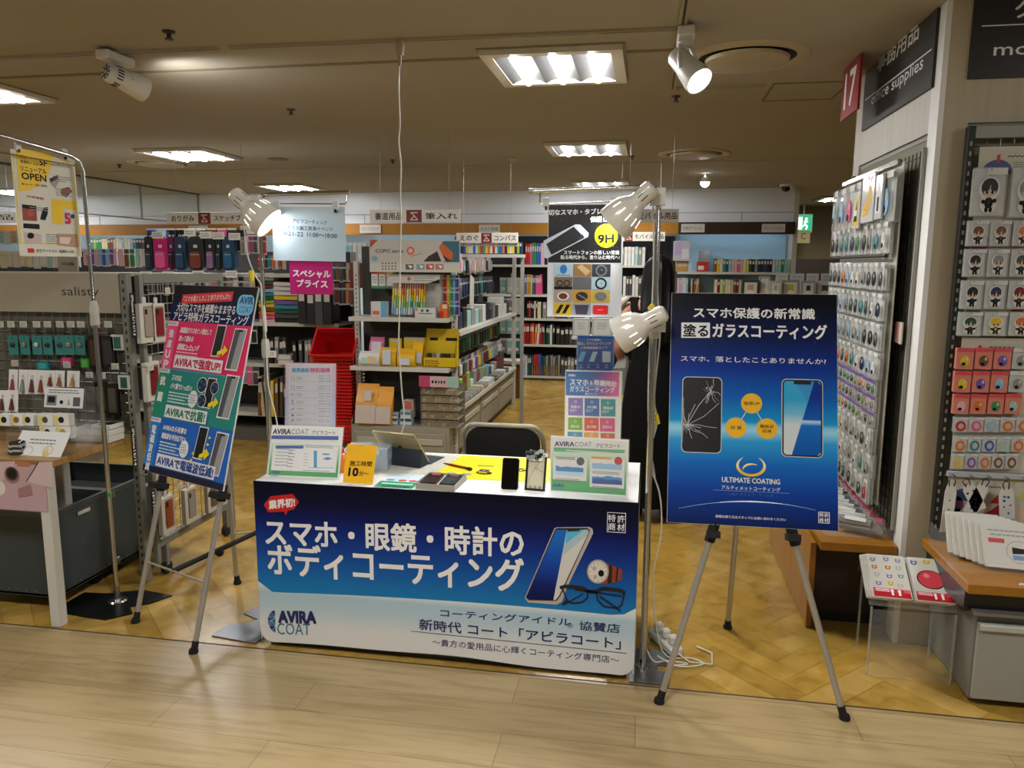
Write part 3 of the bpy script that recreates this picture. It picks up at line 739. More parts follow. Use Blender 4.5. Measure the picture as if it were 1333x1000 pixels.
# left landscape sign, blue bar
pl, w_ = stand((347, 620), (441, 624), TZ+0.001, 20); h_ = pl.px(398, 555)[1]
t = holder('sign_holder', 'slanted acrylic sign with blue bar and green edge at the left end of the counter', pl, w_, h_)
b = card(B(), w_, h_); z = lambda x, y: (330+x/5.556, 460+y/5.556)
gr = ramp_mat('green_fade_border', [(0.0, '#3c9a4a'), (0.05, '#4aa358'), (0.11, '#a9d3b0'), (0.17, '#dbe6e0')])
b.rect(0.006, 0.006, w_-0.006, h_-0.075, gr, 1); b.rect(0.016, 0.026, w_-0.016, h_-0.082, PAPER, 2)
pt('AVIRA', *z(142, 566), *z(270, 567), 6.6, DNAVY, 0.03); pt('COAT', *z(274, 567), *z(398, 568), 6.6, TEAL, 0.0); pt('アビラコート', *z(424, 572), *z(592, 576), 5.2, INK, 0.012)
pp([z(132, 594), z(617, 600), z(614, 628), z(128, 620)], RBLUE, 3); b.lines(0.06, w_-0.05, h_-0.0575, 1, 0.01, 0.006, WINK, 4, 0.1)
pp([z(162, 667), z(365, 668), z(360, 690), z(160, 688)], RBLUE, 3)
b.lines(0.03, 0.11, 0.117, 6, 0.0135, 0.003, GINK, 3, 0.3, 2); b.lines(0.085, 0.115, 0.113, 6, 0.0135, 0.0035, DNAVY, 3, 0.2, 3)
pp([z(437, 705), z(460, 705), z(460, 828), z(437, 828)], SBLUE, 3); pp([z(447, 705), z(460, 705), z(460, 828), z(447, 828)], CYAN, 4); pp([z(395, 825), z(585, 828), z(585, 832), z(395, 829)], CYAN, 3)
pp([z(500, 724), z(550, 726), z(550, 736), z(500, 735)], SBLUE, 3); pp([z(500, 763), z(538, 750), z(572, 764), z(535, 774)], SBLUE, 3)
b.lines(0.155, 0.28, 0.135, 2, 0.006, 0.0025, GINK, 3); b.lines(0.155, 0.28, 0.032, 1, 0.006, 0.0025, GINK, 3); b.lines(0.155, 0.175, 0.1, 5, 0.012, 0.0025, GINK, 3)
pt('AVIRA', *z(128, 860), *z(192, 862), 3.2, DNAVY, 0.03, 4); pt('COAT', *z(126, 880), *z(185, 882), 3.2, SBLUE, 0.02, 4)
b.build('printed_card', t)
# price list in a tall holder behind it
pl, w_ = stand((371, 586), (436, 588), TZ+0.001, 7); h_ = pl.px(407, 473)[1]
t = holder('sign_holder', 'tall upright acrylic price list with pink edges behind the left slanted sign', pl, w_, h_)
b = B(); b.box(0, w_, 0, 0.0011, 0, h_, ramp_mat('price_list_edge_fade', [(0, '#b3c6e6'), (0.25, '#c4c2e4'), (0.3, '#d9c0d8'), (0.42, '#e8c6d2')])); z = lambda x, y: (330+x/5.556, 460+y/5.556)
b.rect(0.016, 0.012, w_-0.016, h_-0.006, mat('#dcdbe4', 0.55, name='price_list_paper'), 1)
pt('提携施設', *z(278, 122), *z(403, 122), 5.6, CYAN, 0.03); pt('特別価格', *z(410, 123), *z(555, 122), 6.2, MAG, 0.03)
rows = [178, 245, 298, 352, 405, 450, 488]
for k, y in enumerate(rows):
    u, v = pl.px(*z(283, y)); ur = w_-0.022
    ii = mat('#5c6b86', 0.5)
    if k in (0, 1): b.frame(u-0.006, v-0.009, u+0.008, v+0.009, 0.0015, ii, 2)
    elif k == 2: b.ring(u-0.006, v, 0.005, 0.0014, ii, 2); b.ring(u+0.006, v, 0.005, 0.0014, ii, 2)
    elif k == 3: b.ring(u, v, 0.006, 0.0018, ii, 2); b.rect(u-0.003, v-0.011, u+0.003, v-0.006, ii, 2); b.rect(u-0.003, v+0.006, u+0.003, v+0.011, ii, 2)
    elif k == 5: b.rect(u-0.005, v-0.004, u+0.005, v+0.006, ii, 2)
    else: b.line([(u-0.007, v-0.004), (u, v+0.002), (u+0.007, v+0.005)], 0.004, ii, 2)
    b.lines(u+0.02, u+0.055, v+0.005, 2 if k < 4 else 1, 0.008, 0.003, GINK, 2, 0.3, k)
    for d in ((0.012, 0.0, -0.012) if k == 0 else (0.007, -0.006) if k < 5 else (0,)):
        b.lines(ur-0.06, ur-0.028, v+d+0.002, 1, 0.01, 0.0035, GINK, 2, 0.2, k); b.text('¥ %d,500' % (5+(k*3+int(d*1000)) % 5), ur-0.026, ur, v+d, 0.0055, DNAVY, 2)
    b.rect(0.02, v-0.016, w_-0.02, v-0.0152, GINK, 2)
b.build('printed_card', t)
# yellow time card
pl, w_ = stand((446, 628), (485, 631), TZ+0.001, 20); h_ = pl.px(472, 579)[1]
t = holder('sign_card', 'small orange yellow card reading ten minutes beside the left slanted sign', pl, w_, h_, cat='sign', clear=False)
b = B(); z = lambda x, y: (330+x/5.556, 460+y/5.556)
OY = mat('#eeb400', 0.5, name='amber_card'); b.prism(rounded(0, 0, w_, h_, 0.006), 0, 0.0015, OY)
pt('施工時間', *z(698, 795), *z(856, 801), 6.6, INK, 0.015); pt('10', *z(690, 857), *z(757, 860), 10.5, INK, 0.035); pt('分〜', *z(764, 868), *z(834, 872), 6.6, INK, 0.012)
b.build('printed_card', t)
b = B(); inv = pl.matrix().to_3x3().inverted(); dn = inv @ Vector((0, 0, -1))
top = Vector((w_*0.5, 0.0015, h_*0.75)); hh = (pl.matrix() @ top).z-TZ-0.001; foot_ = top+dn*hh+Vector((0, 0.02, 0))
b.add([top+Vector((-0.015, 0, 0)), top+Vector((0.015, 0, 0)), foot_+Vector((0.02, 0, 0)), foot_+Vector((-0.02, 0, 0))], [(0, 1, 2, 3)], mat('#9a9484', 0.6, name='grey_board')); b.build('back_strut', t)
# right landscape sign, green
pl, w_ = stand((716, 640), (816.5, 647), TZ+0.001, 0); h_ = pl.px(768, 570)[1]
t = holder('sign_holder', 'upright acrylic sign with green border at the right end of the counter', pl, w_, h_)
b = card(B(), w_, h_); z = lambda x, y: (680+x/6.665, 510+y/6.665)
gr = ramp_mat('green_fade_border_b', [(0.0, '#3f9a52'), (0.02, '#4da661'), (0.05, '#5dae70'), (0.10, '#8cc79a'), (0.15, '#c4dfca'), (0.18, '#dbe6e0')])
b.rect(0.004, 0.006, w_-0.006, h_-0.06, gr, 1)
pt('AVIRA', *z(280, 452), *z(450, 456), 6.2, DNAVY, 0.03); pt('COAT', *z(455, 456), *z(602, 457), 6.2, TEAL, 0.0); pt('アビラコート', *z(640, 466), *z(848, 472), 5.4, INK, 0.012)
pp([z(272, 482), z(890, 505), z(888, 532), z(272, 515)], mat('#5fb07a', 0.5), 3); b.lines(0.06, w_-0.06, h_-0.052, 1, 0.01, 0.004, WINK, 4, 0.1)
pp([z(266, 565), z(560, 580), z(556, 775), z(264, 758)], PAPER, 3); pp([z(588, 575), z(888, 590), z(882, 842), z(584, 825)], PAPER, 3)
def wave(x0, x1, y, hgt, m, L, seed):
    r = random.Random(seed); n = 12; up = []; lo = []
    for k in range(n+1):
        x = x0+(x1-x0)*k/n; dy = (x-x0)*0.055; up.append(z(x, y+dy-hgt*r.uniform(0.35, 0.6))); lo.append(z(x, y+dy+hgt*0.5))
    pp(up+lo[::-1], m, L)
wave(290, 530, 690, 60, PBLUE, 4, 1); wave(290, 530, 665, 40, SBLUE, 5, 2); wave(605, 865, 640, 50, mat('#8fbfe6', 0.5), 4, 3); wave(605, 865, 760, 65, SBLUE, 4, 4); wave(605, 865, 775, 40, RBLUE, 5, 5)
pp([z(600, 560), z(775, 568), z(770, 590), z(600, 580)], mat('#d8a72a', 0.5), 4)
disc_px(*z(505, 604), 5.2, 5.4, mat('#4a4c50', 0.5), 4); disc_px(*z(833, 600), 5.2, 5.4, RED, 4)
b.lines(0.022, 0.12, 0.057, 3, 0.006, 0.0025, GINK, 4); b.lines(0.022, 0.10, 0.142, 2, 0.006, 0.0025, INK, 4); b.lines(0.165, 0.27, 0.094, 2, 0.006, 0.0025, GINK, 5); b.lines(0.165, 0.27, 0.035, 2, 0.006, 0.0025, GINK, 5)
pt('AVIRA', *z(265, 810), *z(360, 814), 3.6, DNAVY, 0.03, 4); pt('COAT', *z(262, 834), *z(350, 838), 3.6, SBLUE, 0.02, 4)
b.build('printed_card', t)
# tall sign with coloured tiles behind it
pl = Plane(on_y(734.5, 600, 3.34), (1, 0.03, 0), (0, 0, 1)); pl.o.z = TZ+0.001
w_ = pl.px(808, 560)[0]; h_ = pl.px(770, 482.5)[1]
t = holder('sign_holder', 'tall upright acrylic sign with a grid of coloured tiles behind the green sign', pl, w_, h_)
b = card(B(), w_, h_); zz = lambda x, y: (680+x/6.665, 370+y/6.665); z = lambda x, y: (680+x/6.665, 510+y/6.665)
hd = ramp_mat('header_blue_to_magenta', [(0.0, '#1f62ae'), (0.08, '#2a6bb4'), (0.14, '#5a5fae'), (0.19, '#b04f9c'), (0.24, '#e0679e')], axis='X')
pp([zz(378, 757), zz(842, 765), zz(838, 975), zz(376, 965)], hd, 1)
pt('スマホ', *zz(414, 848), *zz(572, 854), 7.6, WINK, 0.02); pt('&', *zz(585, 856), *zz(612, 857), 5, WINK, 0.01); pt('眼鏡時計', *zz(624, 852), *zz(820, 868), 7.2, WINK, 0.02); pt('ガラスコーティング', *zz(412, 908), *zz(800, 920), 7, WINK, 0.012)
a, c = pl.px(*zz(410, 880)), pl.px(*zz(820, 889)); b.line([a, c], 0.001, WINK, 2); pt('施工メニュー', *zz(545, 950), *zz(662, 953), 3.4, WINK, 0.01)
pt('AVIRA', *zz(400, 790), *zz(460, 791), 3, WINK, 0.03)
tiles = [(398, 52, 526, 205, '#7a62b0', '強度UP'), (540, 55, 668, 210, '#1f5fa8', '抗菌'), (680, 62, 808, 212, '#1f8a92', '電磁波'), (397, 222, 520, 330, '#6a9e1e', '撥水'), (538, 225, 662, 338, '#d2452e', '施工時間'), (672, 228, 802, 345, '#d2487e', '長持ち'),
         (392, 346, 520, 420, '#2c86bc', ''), (535, 352, 660, 425, '#dc9a1c', ''), (678, 358, 802, 430, '#cc5a22', '')]
for x0, y0, x1, y1, c, s in tiles:
    pp([z(x0, y0), z(x1, y0+4), z(x1, y1+4), z(x0, y1)], mat(c, 0.5), 1)
    u, v = pl.px(*z((x0+x1)/2, y0+(35 if s else 24))); b.ring(u, v, 0.005, 0.0014, WINK, 2)
    if s: pt(s, *z(x0+22, y0+78), *z(x1-22, y0+80), 3.6, WINK, 0.015); u0, v0 = pl.px(*z(x0+12, y0+100)); b.lines(u0, u0+0.032, v0, 3 if y0 < 200 else 0, 0.0045, 0.0015, WINK, 2)
b.build('printed_card', t)
# small bright blue sign standing behind the tiles
pl = Plane(on_y(748.5, 600, 3.40), (1, 0.03, 0), (0, 0, 1)); pl.o.z = TZ+0.001
w_ = pl.px(799, 470)[0]; h_ = pl.px(774, 437)[1]
t = holder('sign_holder', 'narrow bright blue acrylic sign rising behind the coloured tile sign', pl, w_, h_)
b = B(); b.box(0, w_, 0, 0.0011, 0, h_, mat('#0d52b8', 0.45, name='bright_blue_card')); z = zz
b.frame(0, 0, w_, h_, 0.004, mat('#4f9fe6', 0.5), 1)
pt('スマホ画面に', *z(556, 483), *z(688, 484), 2.8, WINK, 0.02); pt('「塗る」ガラスコーティング', *z(476, 515), *z(768, 514), 4, WINK, 0.02); pt('３年持続最新タイプ', *z(508, 552), *z(738, 553), 3.4, WINK, 0.02)
for x, c in ((520, '#5fc2ea'), (620, '#bfe4f6')): pp([z(x-8, 585), z(x+34, 585), z(x+2, 672), z(x-42, 672)], mat(c, 0.5), 2)
pp([z(695, 582), z(765, 584), z(764, 678), z(693, 676)], mat('#d4e6f2', 0.5), 2)
for x in (508, 575, 655, 730): u, v = pl.px(*z(x, 705)); b.ring(u, v, 0.004, 0.0012, WINK, 2); b.rect(u-0.008, v-0.011, u+0.008, v-0.009, WINK, 2)
b.build('printed_card', t)

# ---------------------------------------------------------------- things lying on the counter
# woven mat
b = B(); WV = mat('#c9c8be', 0.7, name='woven_plastic'); n = 26
c0, c1, c2, c3 = [Vector((p.x, p.y, TZ)) for p in (Vector((-1.10, 3.03, 0)), Vector((-0.87, 3.05, 0)), Vector((-0.83, 3.39, 0)), Vector((-1.16, 3.38, 0)))]
for i in range(n):
    for j in range(n):
        f0, f1, g0, g1 = i/n, (i+0.86)/n, j/n, (j+0.86)/n
        def bl(f, g): return (c0*(1-f)+c1*f)*(1-g)+(c3*(1-f)+c2*f)*g
        hgt = 0.003 if (i+j) % 2 else 0.0018
        q = [bl(f0, g0), bl(f1, g0), bl(f1, g1), bl(f0, g1)]
        b.add([p+Vector((0, 0, hgt)) for p in q]+[p+Vector((0, 0, 0.0002)) for p in q], [(0, 1, 2, 3), (0, 4, 5, 1), (1, 5, 6, 2), (2, 6, 7, 3), (3, 7, 4, 0)], WV)
tag(b.build('woven_mat', smooth=False), 'pale woven plastic mat under the tablet on the counter', 'mat')
# tablet leaning on its keyboard folio
GOLD = mat('#bfae86', 0.35, 0.6, name='gold_aluminium')
pl, w_ = stand((505, 597), (559, 603), TZ+0.006, -41.5); h_ = 0.205
t = thing('tablet', 'gold backed tablet leaning on a dark folio keyboard', 'tablet', matrix=pl.matrix())
b = B(); b.prism(rounded(0, 0, w_, h_, 0.012), 0, 0.0065, GOLD); b.disc(w_*0.95, h_*0.93, 0.0042, INK, 1, 14)
b.disc(w_*0.5, h_*0.5, 0.011, mat('#22201c', 0.3), 1, 18, 1.1); b.poly([(w_*0.5-0.002, h_*0.5+0.012), (w_*0.5+0.006, h_*0.5+0.020), (w_*0.5+0.006, h_*0.5+0.014)], mat('#22201c', 0.3), 1); b.disc(w_*0.5+0.011, h_*0.5+0.002, 0.004, GOLD, 2, 12); b.build('body', t)
b = B(); b.rrect(0.004, 0.004, w_-0.004, h_-0.004, 0.009, mat('#08090b', 0.1, name='black_glass'), 0); b.v = [(x, 0.0068, z_) for x, y, z_ in b.v]; b.f = [f[::-1] for f in b.f]; b.build('screen', t)
inv = pl.matrix().inverted(); FOL = mat('#1b2530', 0.7, name='slate_folio'); b = B()
def flat(pts, z0, z1, m): b.add([inv @ Vector((x, y, z0)) for x, y in pts]+[inv @ Vector((x, y, z1)) for x, y in pts], [(3, 2, 1, 0), (4, 5, 6, 7), (0, 1, 5, 4), (1, 2, 6, 5), (2, 3, 7, 6), (3, 0, 4, 7)], m)
A = pl.o; E_ = pl.e; Nb = Vector((-E_.y, E_.x, 0))
flat([tuple((A+E_*u+Nb*v)[:2]) for u, v in ((-0.01, -0.01), (w_+0.01, -0.01), (w_+0.01, 0.13), (-0.01, 0.13))], TZ+0.0032, TZ+0.0055, FOL)
pA = [A+E_*0.0-Nb*0.012, A+E_*w_-Nb*0.012, A+E_*w_-Nb*0.085, A-Nb*0.085]
tp = [inv @ (A+pl.up*0.10+pl.n*-0.001), inv @ (A+E_*w_+pl.up*0.10+pl.n*-0.001)]
q = [inv @ Vector((p.x, p.y, TZ+0.0035)) for p in (pA[3], pA[2])]
b.add([tp[0], tp[1], q[1], q[0]], [(0, 1, 2, 3)], FOL); b.add([tp[0], q[0], inv @ Vector((A.x, A.y, TZ+0.0035))], [(0, 1, 2)], FOL); b.add([tp[1], inv @ Vector(((A+E_*w_).x, (A+E_*w_).y, TZ+0.0035)), q[1]], [(0, 1, 2)], FOL)
b.build('folio_keyboard', t)
# translucent storage box with its contents
t = thing('storage_box', 'translucent pale blue plastic box behind the orange yellow card', 'box', (-1.175, 3.10, TZ+0.001), math.radians(8))
b = B(); BX = mat('#c8d8e4', 0.25, alpha=0.35, name='frosted_blue_plastic')
for q in ((-0.09, 0.09, -0.055, -0.053), (-0.09, 0.09, 0.053, 0.055), (-0.09, -0.088, -0.053, 0.053), (0.088, 0.09, -0.053, 0.053)): b.box(q[0], q[1], q[2], q[3], 0, 0.095, BX)
b.box(-0.09, 0.09, -0.055, 0.055, 0, 0.002, BX); b.build('box_body', t)
b = B(); b.bbox(-0.093, 0.093, -0.058, 0.058, 0.0955, 0.101, BX, 0.003); b.build('lid', t)
b = B(); b.bbox(-0.08, 0.0, -0.04, 0.04, 0.003, 0.07, mat('#7fa6c4', 0.5, name='blue_cloth_pack'), 0.01); b.build('cloth_pack', t)
b = B(); b.bbox(0.01, 0.055, -0.04, 0.03, 0.003, 0.055, mat('#5f93b4', 0.5, name='blue_pouch'), 0.008); b.build('blue_pouch', t)
b = B(); b.ball((0.07, -0.036, 0.02), 0.014, mat('#d8627c', 0.5), 12); b.build('pink_sponge', t)
t = thing('spray_bottle', 'small orange bottle with red cap half hidden behind the left slanted sign', 'bottle', (-1.275, 3.03, TZ+0.001))
b = B(); b.lathe([(0.0, 0), (0.03, 0.0), (0.033, 0.006), (0.033, 0.06), (0.026, 0.075), (0.014, 0.082)], mat('#e07a1c', 0.35, name='orange_plastic'), n=20); b.build('body', t)
b = B(); b.lathe([(0.016, 0.082), (0.016, 0.1), (0.0, 0.101)], mat('#cc3a3a', 0.4, name='coral_cap'), n=16); b.build('cap', t)
# yellow demonstration sheet with printed watch and brush
pl = Plane((-0.87, 3.02, TZ+0.0012), (1, 0.0, 0), (0, 1, 0)); b = B()
YS = mat('#e3d406', 0.4, name='glossy_yellow_sheet')
b.add([pl.matrix().inverted() @ Vector((x, y, z_)) for z_ in (TZ+0.0003, TZ+0.0012) for x, y in ((-0.865, 3.0), (-0.27, 3.03), (-0.31, 3.41), (-0.885, 3.39))], [(3, 2, 1, 0), (4, 5, 6, 7), (0, 1, 5, 4), (1, 2, 6, 5), (2, 3, 7, 6), (3, 0, 4, 7)], YS)
z = lambda x, y: (540+x/6.665, 560+y/6.665)
pp([z(545, 305), z(685, 310), z(685, 318), z(545, 313)], mat('#8a7a10', 0.5), 1)
tag(b.build('demonstration_sheet', matrix=pl.matrix()), 'glossy yellow demonstration sheet lying on the counter', 'sheet')
t = thing('wrist_watch', 'square wristwatch with black strap lying on the yellow sheet', 'watch', tuple(on_z(*z(600, 372), TZ+0.002)), math.radians(-12))
b = B(); b.bbox(-0.033, 0.033, -0.012, 0.012, 0, 0.004, mat('#0d0d0f', 0.6, name='black_strap'), 0.0018); b.build('strap', t)
b = B(); b.prismz(rounded(-0.021, -0.019, 0.021, 0.019, 0.007), 0.004, 0.011, mat('#c9c4bc', 0.25, 0.9, name='steel_case')); b.build('case', t)
b = B(); b.prismz(rounded(-0.016, -0.0145, 0.016, 0.0145, 0.004), 0.011, 0.0118, mat('#3a2a2c', 0.3, name='dark_dial')); b.prismz([(0.008*math.cos(a*0.52), 0.008*math.sin(a*0.52)) for a in range(12)], 0.0118, 0.0121, mat('#c8a0a0', 0.4)); b.build('dial', t)
b = B(); b.cyl((0.021, 0, 0.0075), (0.024, 0, 0.0075), 0.003, CHROME, 10); b.build('crown', t)
t = thing('cosmetic_brush', 'dark red handled brush with black bristles on the yellow sheet', 'brush')
p0, p1, p2 = on_z(*z(252, 288), TZ+0.006), on_z(*z(432, 325), TZ+0.007), on_z(*z(488, 340), TZ+0.008)
b = B(); b.tube([p0, p0.lerp(p1, 0.4), p1], [0.002, 0.005, 0.0045], mat('#7c1c12', 0.3, name='dark_red_lacquer'), 10); b.build('handle', t)
b = B(); b.tube([p1, p1.lerp(p2, 0.35)], 0.005, BLACK, 10); b.build('ferrule', t)
b = B(); b.tube([p1.lerp(p2, 0.35), p1.lerp(p2, 0.7), p2], [0.005, 0.0075, 0.007], mat('#101010', 0.9, name='black_bristles'), 10); b.build('bristles', t)
for k, (x, y) in enumerate(((318, 378), (448, 382))):
    b = B(); b.prismz([(0.02*math.cos(a*0.35)*1.1, 0.012*math.sin(a*0.35)) for a in range(18)], 0, 0.0015, mat('#a9c3d6', 0.15, alpha=0.8, name='pale_blue_lens'))
    tag(b.build('lens_sample', loc=on_z(*z(x, y), TZ+0.0022)), 'pale blue lens sample lying on the yellow sheet, ' + ('nearer the brush handle' if k == 0 else 'nearer the wristwatch'), 'lens sample', 'lens samples')
t = thing('ring_sample', 'small metal sample piece on the yellow sheet behind the black phone', 'sample', tuple(on_z(*z(922, 352), TZ+0.0022)))
b = B(); b.lathe([(0.012, 0), (0.014, 0.003), (0.012, 0.007), (0.009, 0.004), (0.012, 0)], CHROME, n=20); b.build('ring', t)
b = B(); b.bbox(0.012, 0.028, -0.003, 0.003, 0, 0.004, BLACK, 0.001); b.build('tab', t)
# grey tray with two phones
c = [on_z(*q, TZ+0.002) for q in ((543, 640), (593, 643), (602, 622), (557, 618))]
t = thing('sample_tray', 'grey cardboard tray holding two sample phones at the counter edge', 'tray', (-0.80, 2.915, TZ+0.001), math.radians(-3))
GT = mat('#a19d94', 0.6, name='grey_cardboard'); b = B()
b.box(-0.08, 0.08, -0.085, 0.085, 0, 0.002, GT)
for q in ((-0.08, 0.08, -0.085, -0.083), (-0.08, 0.08, 0.083, 0.085), (-0.08, -0.078, -0.083, 0.083), (0.078, 0.08, -0.083, 0.083)): b.box(*q, 0.002, 0.024, GT)
b.build('tray', t)
b = B(); b.box(-0.078, 0.078, -0.083, 0.083, 0.012, 0.014, mat('#d2cfc8', 0.6, name='tray_insert')); b.build('insert', t)
def phone(name, label, P, w, h, front, th=0.008, extra=None):
    t = thing(name, label, 'phone', matrix=P.matrix())
    b = B(); b.prism(rounded(0, 0, w, h, 0.009), 0, th, mat('#1a1b1e', 0.3, 0.6, name='dark_phone_rim')); b.build('body', t)
    b = B(); b.rrect(0.0025, 0.0025, w-0.0025, h-0.0025, 0.0075, front, 1)
    if extra: extra(b, w, h)
    b.build('screen', t); return t
SCR = mat('#050507', 0.06, name='black_phone_glass')
for k, (x, lab, f) in enumerate(((-0.072, 'black phone with red tipped screen lying in the grey tray', '#0a0708'), (0.006, 'phone with a dark blue picture lying in the grey tray', '#1c2428'))):
    P = Plane(Vector((-0.80, 2.915, TZ+0.024))+Vector((x, -0.07, 0)), (1, 0, 0), (0, 1, 0.0))
    def ex(b, w, h, k=k): b.rect(w*0.25, h*0.84, w*0.8, h*0.97, mat('#a84440', 0.3, name='screen_red'), 2); (b.lines(0.01, w-0.01, h*0.7, 6, 0.016, 0.007, mat('#4d5f6a', 0.3, name='screen_detail'), 2, 0.4, 4) if k else None)
    phone('smartphone', lab, P, 0.066, 0.14, mat(f, 0.08, name='phone_glass_'+str(k)), extra=ex)
# standing black phone and dismantled phone
pl, w_ = stand((652, 637), (673, 638), TZ+0.006, 22); w_ = 0.067
t = phone('smartphone', 'black phone propped upright on the counter in front of the yellow sheet', pl, w_, 0.125, SCR)
b = B(); inv = pl.matrix().inverted()
a = pl.matrix() @ Vector((0, 0, 0)); 
b.add([inv @ Vector(p) for p in ((a.x, a.y-0.012, TZ+0.001), (a.x+w_, a.y-0.012, TZ+0.001), (a.x+w_, a.y+0.06, TZ+0.001), (a.x, a.y+0.06, TZ+0.001), (a.x, a.y-0.012, TZ+0.005), (a.x+w_, a.y-0.012, TZ+0.005), (a.x+w_, a.y+0.06, TZ+0.005), (a.x, a.y+0.06, TZ+0.005))], [(3, 2, 1, 0), (4, 5, 6, 7), (0, 1, 5, 4), (1, 2, 6, 5), (2, 3, 7, 6), (3, 0, 4, 7)], CLEAR)
b.build('display_rest', t)
pl, w_ = stand((684, 637), (707, 639), TZ+0.003, 14); w_ = 0.075; h_ = 0.142
t = thing('phone_sample', 'cracked glass phone with exposed silver parts in a clear case', 'phone', matrix=pl.matrix())
b = B(); b.prism(rounded(0, 0, w_, h_, 0.008), 0.004, 0.006, mat('#cfc9ae', 0.25, name='cream_glass')); b.build('glass_panel', t)
b = B(); b.frame(-0.004, -0.003, w_+0.004, h_+0.003, 0.009, mat('#1c1c1c', 0.3, name='dark_phone_frame'), 1)
for k in range(3): b.rect(w_*(0.2+0.25*k), 0.006, w_*(0.32+0.25*k), 0.016, GREYP, 2)
b.build('inner_frame', t)
b = B(); r = random.Random(5); hub = (w_*0.45, h_*0.6)
for k in range(15):
    a = r.uniform(0, 6.28); l = r.uniform(0.02, 0.06); p = (min(w_-0.006, max(0.006, hub[0]+l*math.cos(a))), min(h_-0.02, max(0.012, hub[1]+l*1.4*math.sin(a)))); b.line([hub, ((hub[0]+p[0])/2+r.uniform(-.004, .004), (hub[1]+p[1])/2), p], 0.0006, mat('#7c7a6a', 0.4, name='crack_line'), 2)
b.v = [(x, y+0.004, q) for x, y, q in b.v]; b.build('crack_pattern', t)
b = B(); r = random.Random(8)
for k in range(16): x = r.uniform(0, w_); q = r.uniform(h_*0.82, h_+0.012); s = r.uniform(0.005, 0.011); b.bbox(x-s, x+s, -0.004, 0.005, q-s*0.7, q+s*0.7, r.choice([CHROME, GREYP, BLACK, WHITE, mat('#9fb0a8', 0.3, name='circuit_grey')]), 0.0015)
b.build('exposed_parts', t)
b = B(); b.box(-0.006, w_+0.006, 0.0075, 0.009, -0.002, h_+0.01, CLEAR); b.box(-0.008, -0.006, -0.006, 0.009, -0.002, h_+0.01, CLEAR); b.box(w_+0.006, w_+0.008, -0.006, 0.009, -0.002, h_+0.01, CLEAR); b.build('clear_case', t)
# leaflets
for k, (dx, lab, cc) in enumerate(((0, 'green leaflet with red pictures lying at the counter edge by the yellow card', '#2f9a6a'), (0.012, 'pale blue leaflet under the green leaflet on the counter', '#9cc4e0'))):
    pl = Plane((-1.06+dx, 2.825+dx*3.5, TZ+0.0022-k*0.001), (1, 0.02, 0), (0, 1, 0)); b = B(); b.add([(0, 0.0008, 0), (0.165, 0.0008, 0), (0.165, 0.0008, 0.2), (0.02, 0.0008, 0.2), (0, 0, 0), (0.165, 0, 0), (0.165, 0, 0.2), (0.02, 0, 0.2)], [(0, 1, 2, 3)[::-1], (4, 5, 6, 7), (0, 4, 5, 1), (1, 5, 6, 2), (2, 6, 7, 3), (3, 7, 4, 0)], mat('#cfe0ea', 0.35, name='leaflet_paper'))
    b.rect(0.004, 0.004, 0.161, 0.09, mat(cc, 0.35), 1)
    if k == 0:
        b.rect(0.02, 0.05, 0.15, 0.062, mat('#d8ece0', 0.4, name='leaflet_stripe'), 2); b.lines(0.03, 0.15, 0.03, 2, 0.012, 0.006, INK, 2)
        for x, c in ((0.04, '#4aa0c8'), (0.09, '#d2553e'), (0.135, '#d2453e')): b.disc(x, 0.11, 0.018, mat(c, 0.4, name='leaflet_picture'), 2, 14, 0.7)
    tag(b.build('leaflet', matrix=pl.matrix()), lab, 'leaflet')
t = thing('rubber_mat', 'flat white notepad lying near the front edge of the counter', 'notepad', (-1.40, 2.86, TZ+0.001)) if False else None
b = B(); b.box(0, 0.16, 0, 0.035, 0, 0.003, CLEAR); 
# folding chair behind the counter
t = thing('folding_chair', 'folding chair with black padded back behind the counter', 'chair', (-0.70, 3.78, 0))
FR = mat('#b4b2a8', 0.35, 0.4, name='chair_steel'); b = B()
arc = [(-0.205, 0.02, 0.45), (-0.207, -0.02, 0.62), (-0.205, -0.05, 0.70)]+[(-0.205+0.06-0.06*math.cos(a), -0.06-0.03*math.sin(a), 0.72+0.09*math.sin(a)) for a in [math.pi/2*k/6 for k in range(1, 7)]]
arc += [(-x, y, q) for x, y, q in arc[::-1]]
b.tube(arc, 0.0115, FR, 10); b.build('back_frame', t)
b = B(); pad = rounded(-0.188, 0.55, 0.188, 0.795, 0.075); b.prism(pad, -0.075, -0.052, mat('#0c0c0d', 0.65, name='black_vinyl')); b.build('backrest', t)
b = B(); b.prismz(rounded(-0.19, -0.02, 0.19, 0.34, 0.05), 0.415, 0.445, mat('#0c0c0d', 0.65, name='black_vinyl')); b.build('seat', t)
for s in (-1, 1):
    b = B(); b.tube([(s*0.205, 0.02, 0.45), (s*0.205, 0.14, 0.2), (s*0.205, 0.26, 0.011)], 0.011, FR, 8); b.build('leg', t)
    b = B(); b.tube([(s*0.195, 0.33, 0.43), (s*0.195, 0.14, 0.2), (s*0.195, -0.03, 0.011)], 0.011, FR, 8); b.build('leg', t)
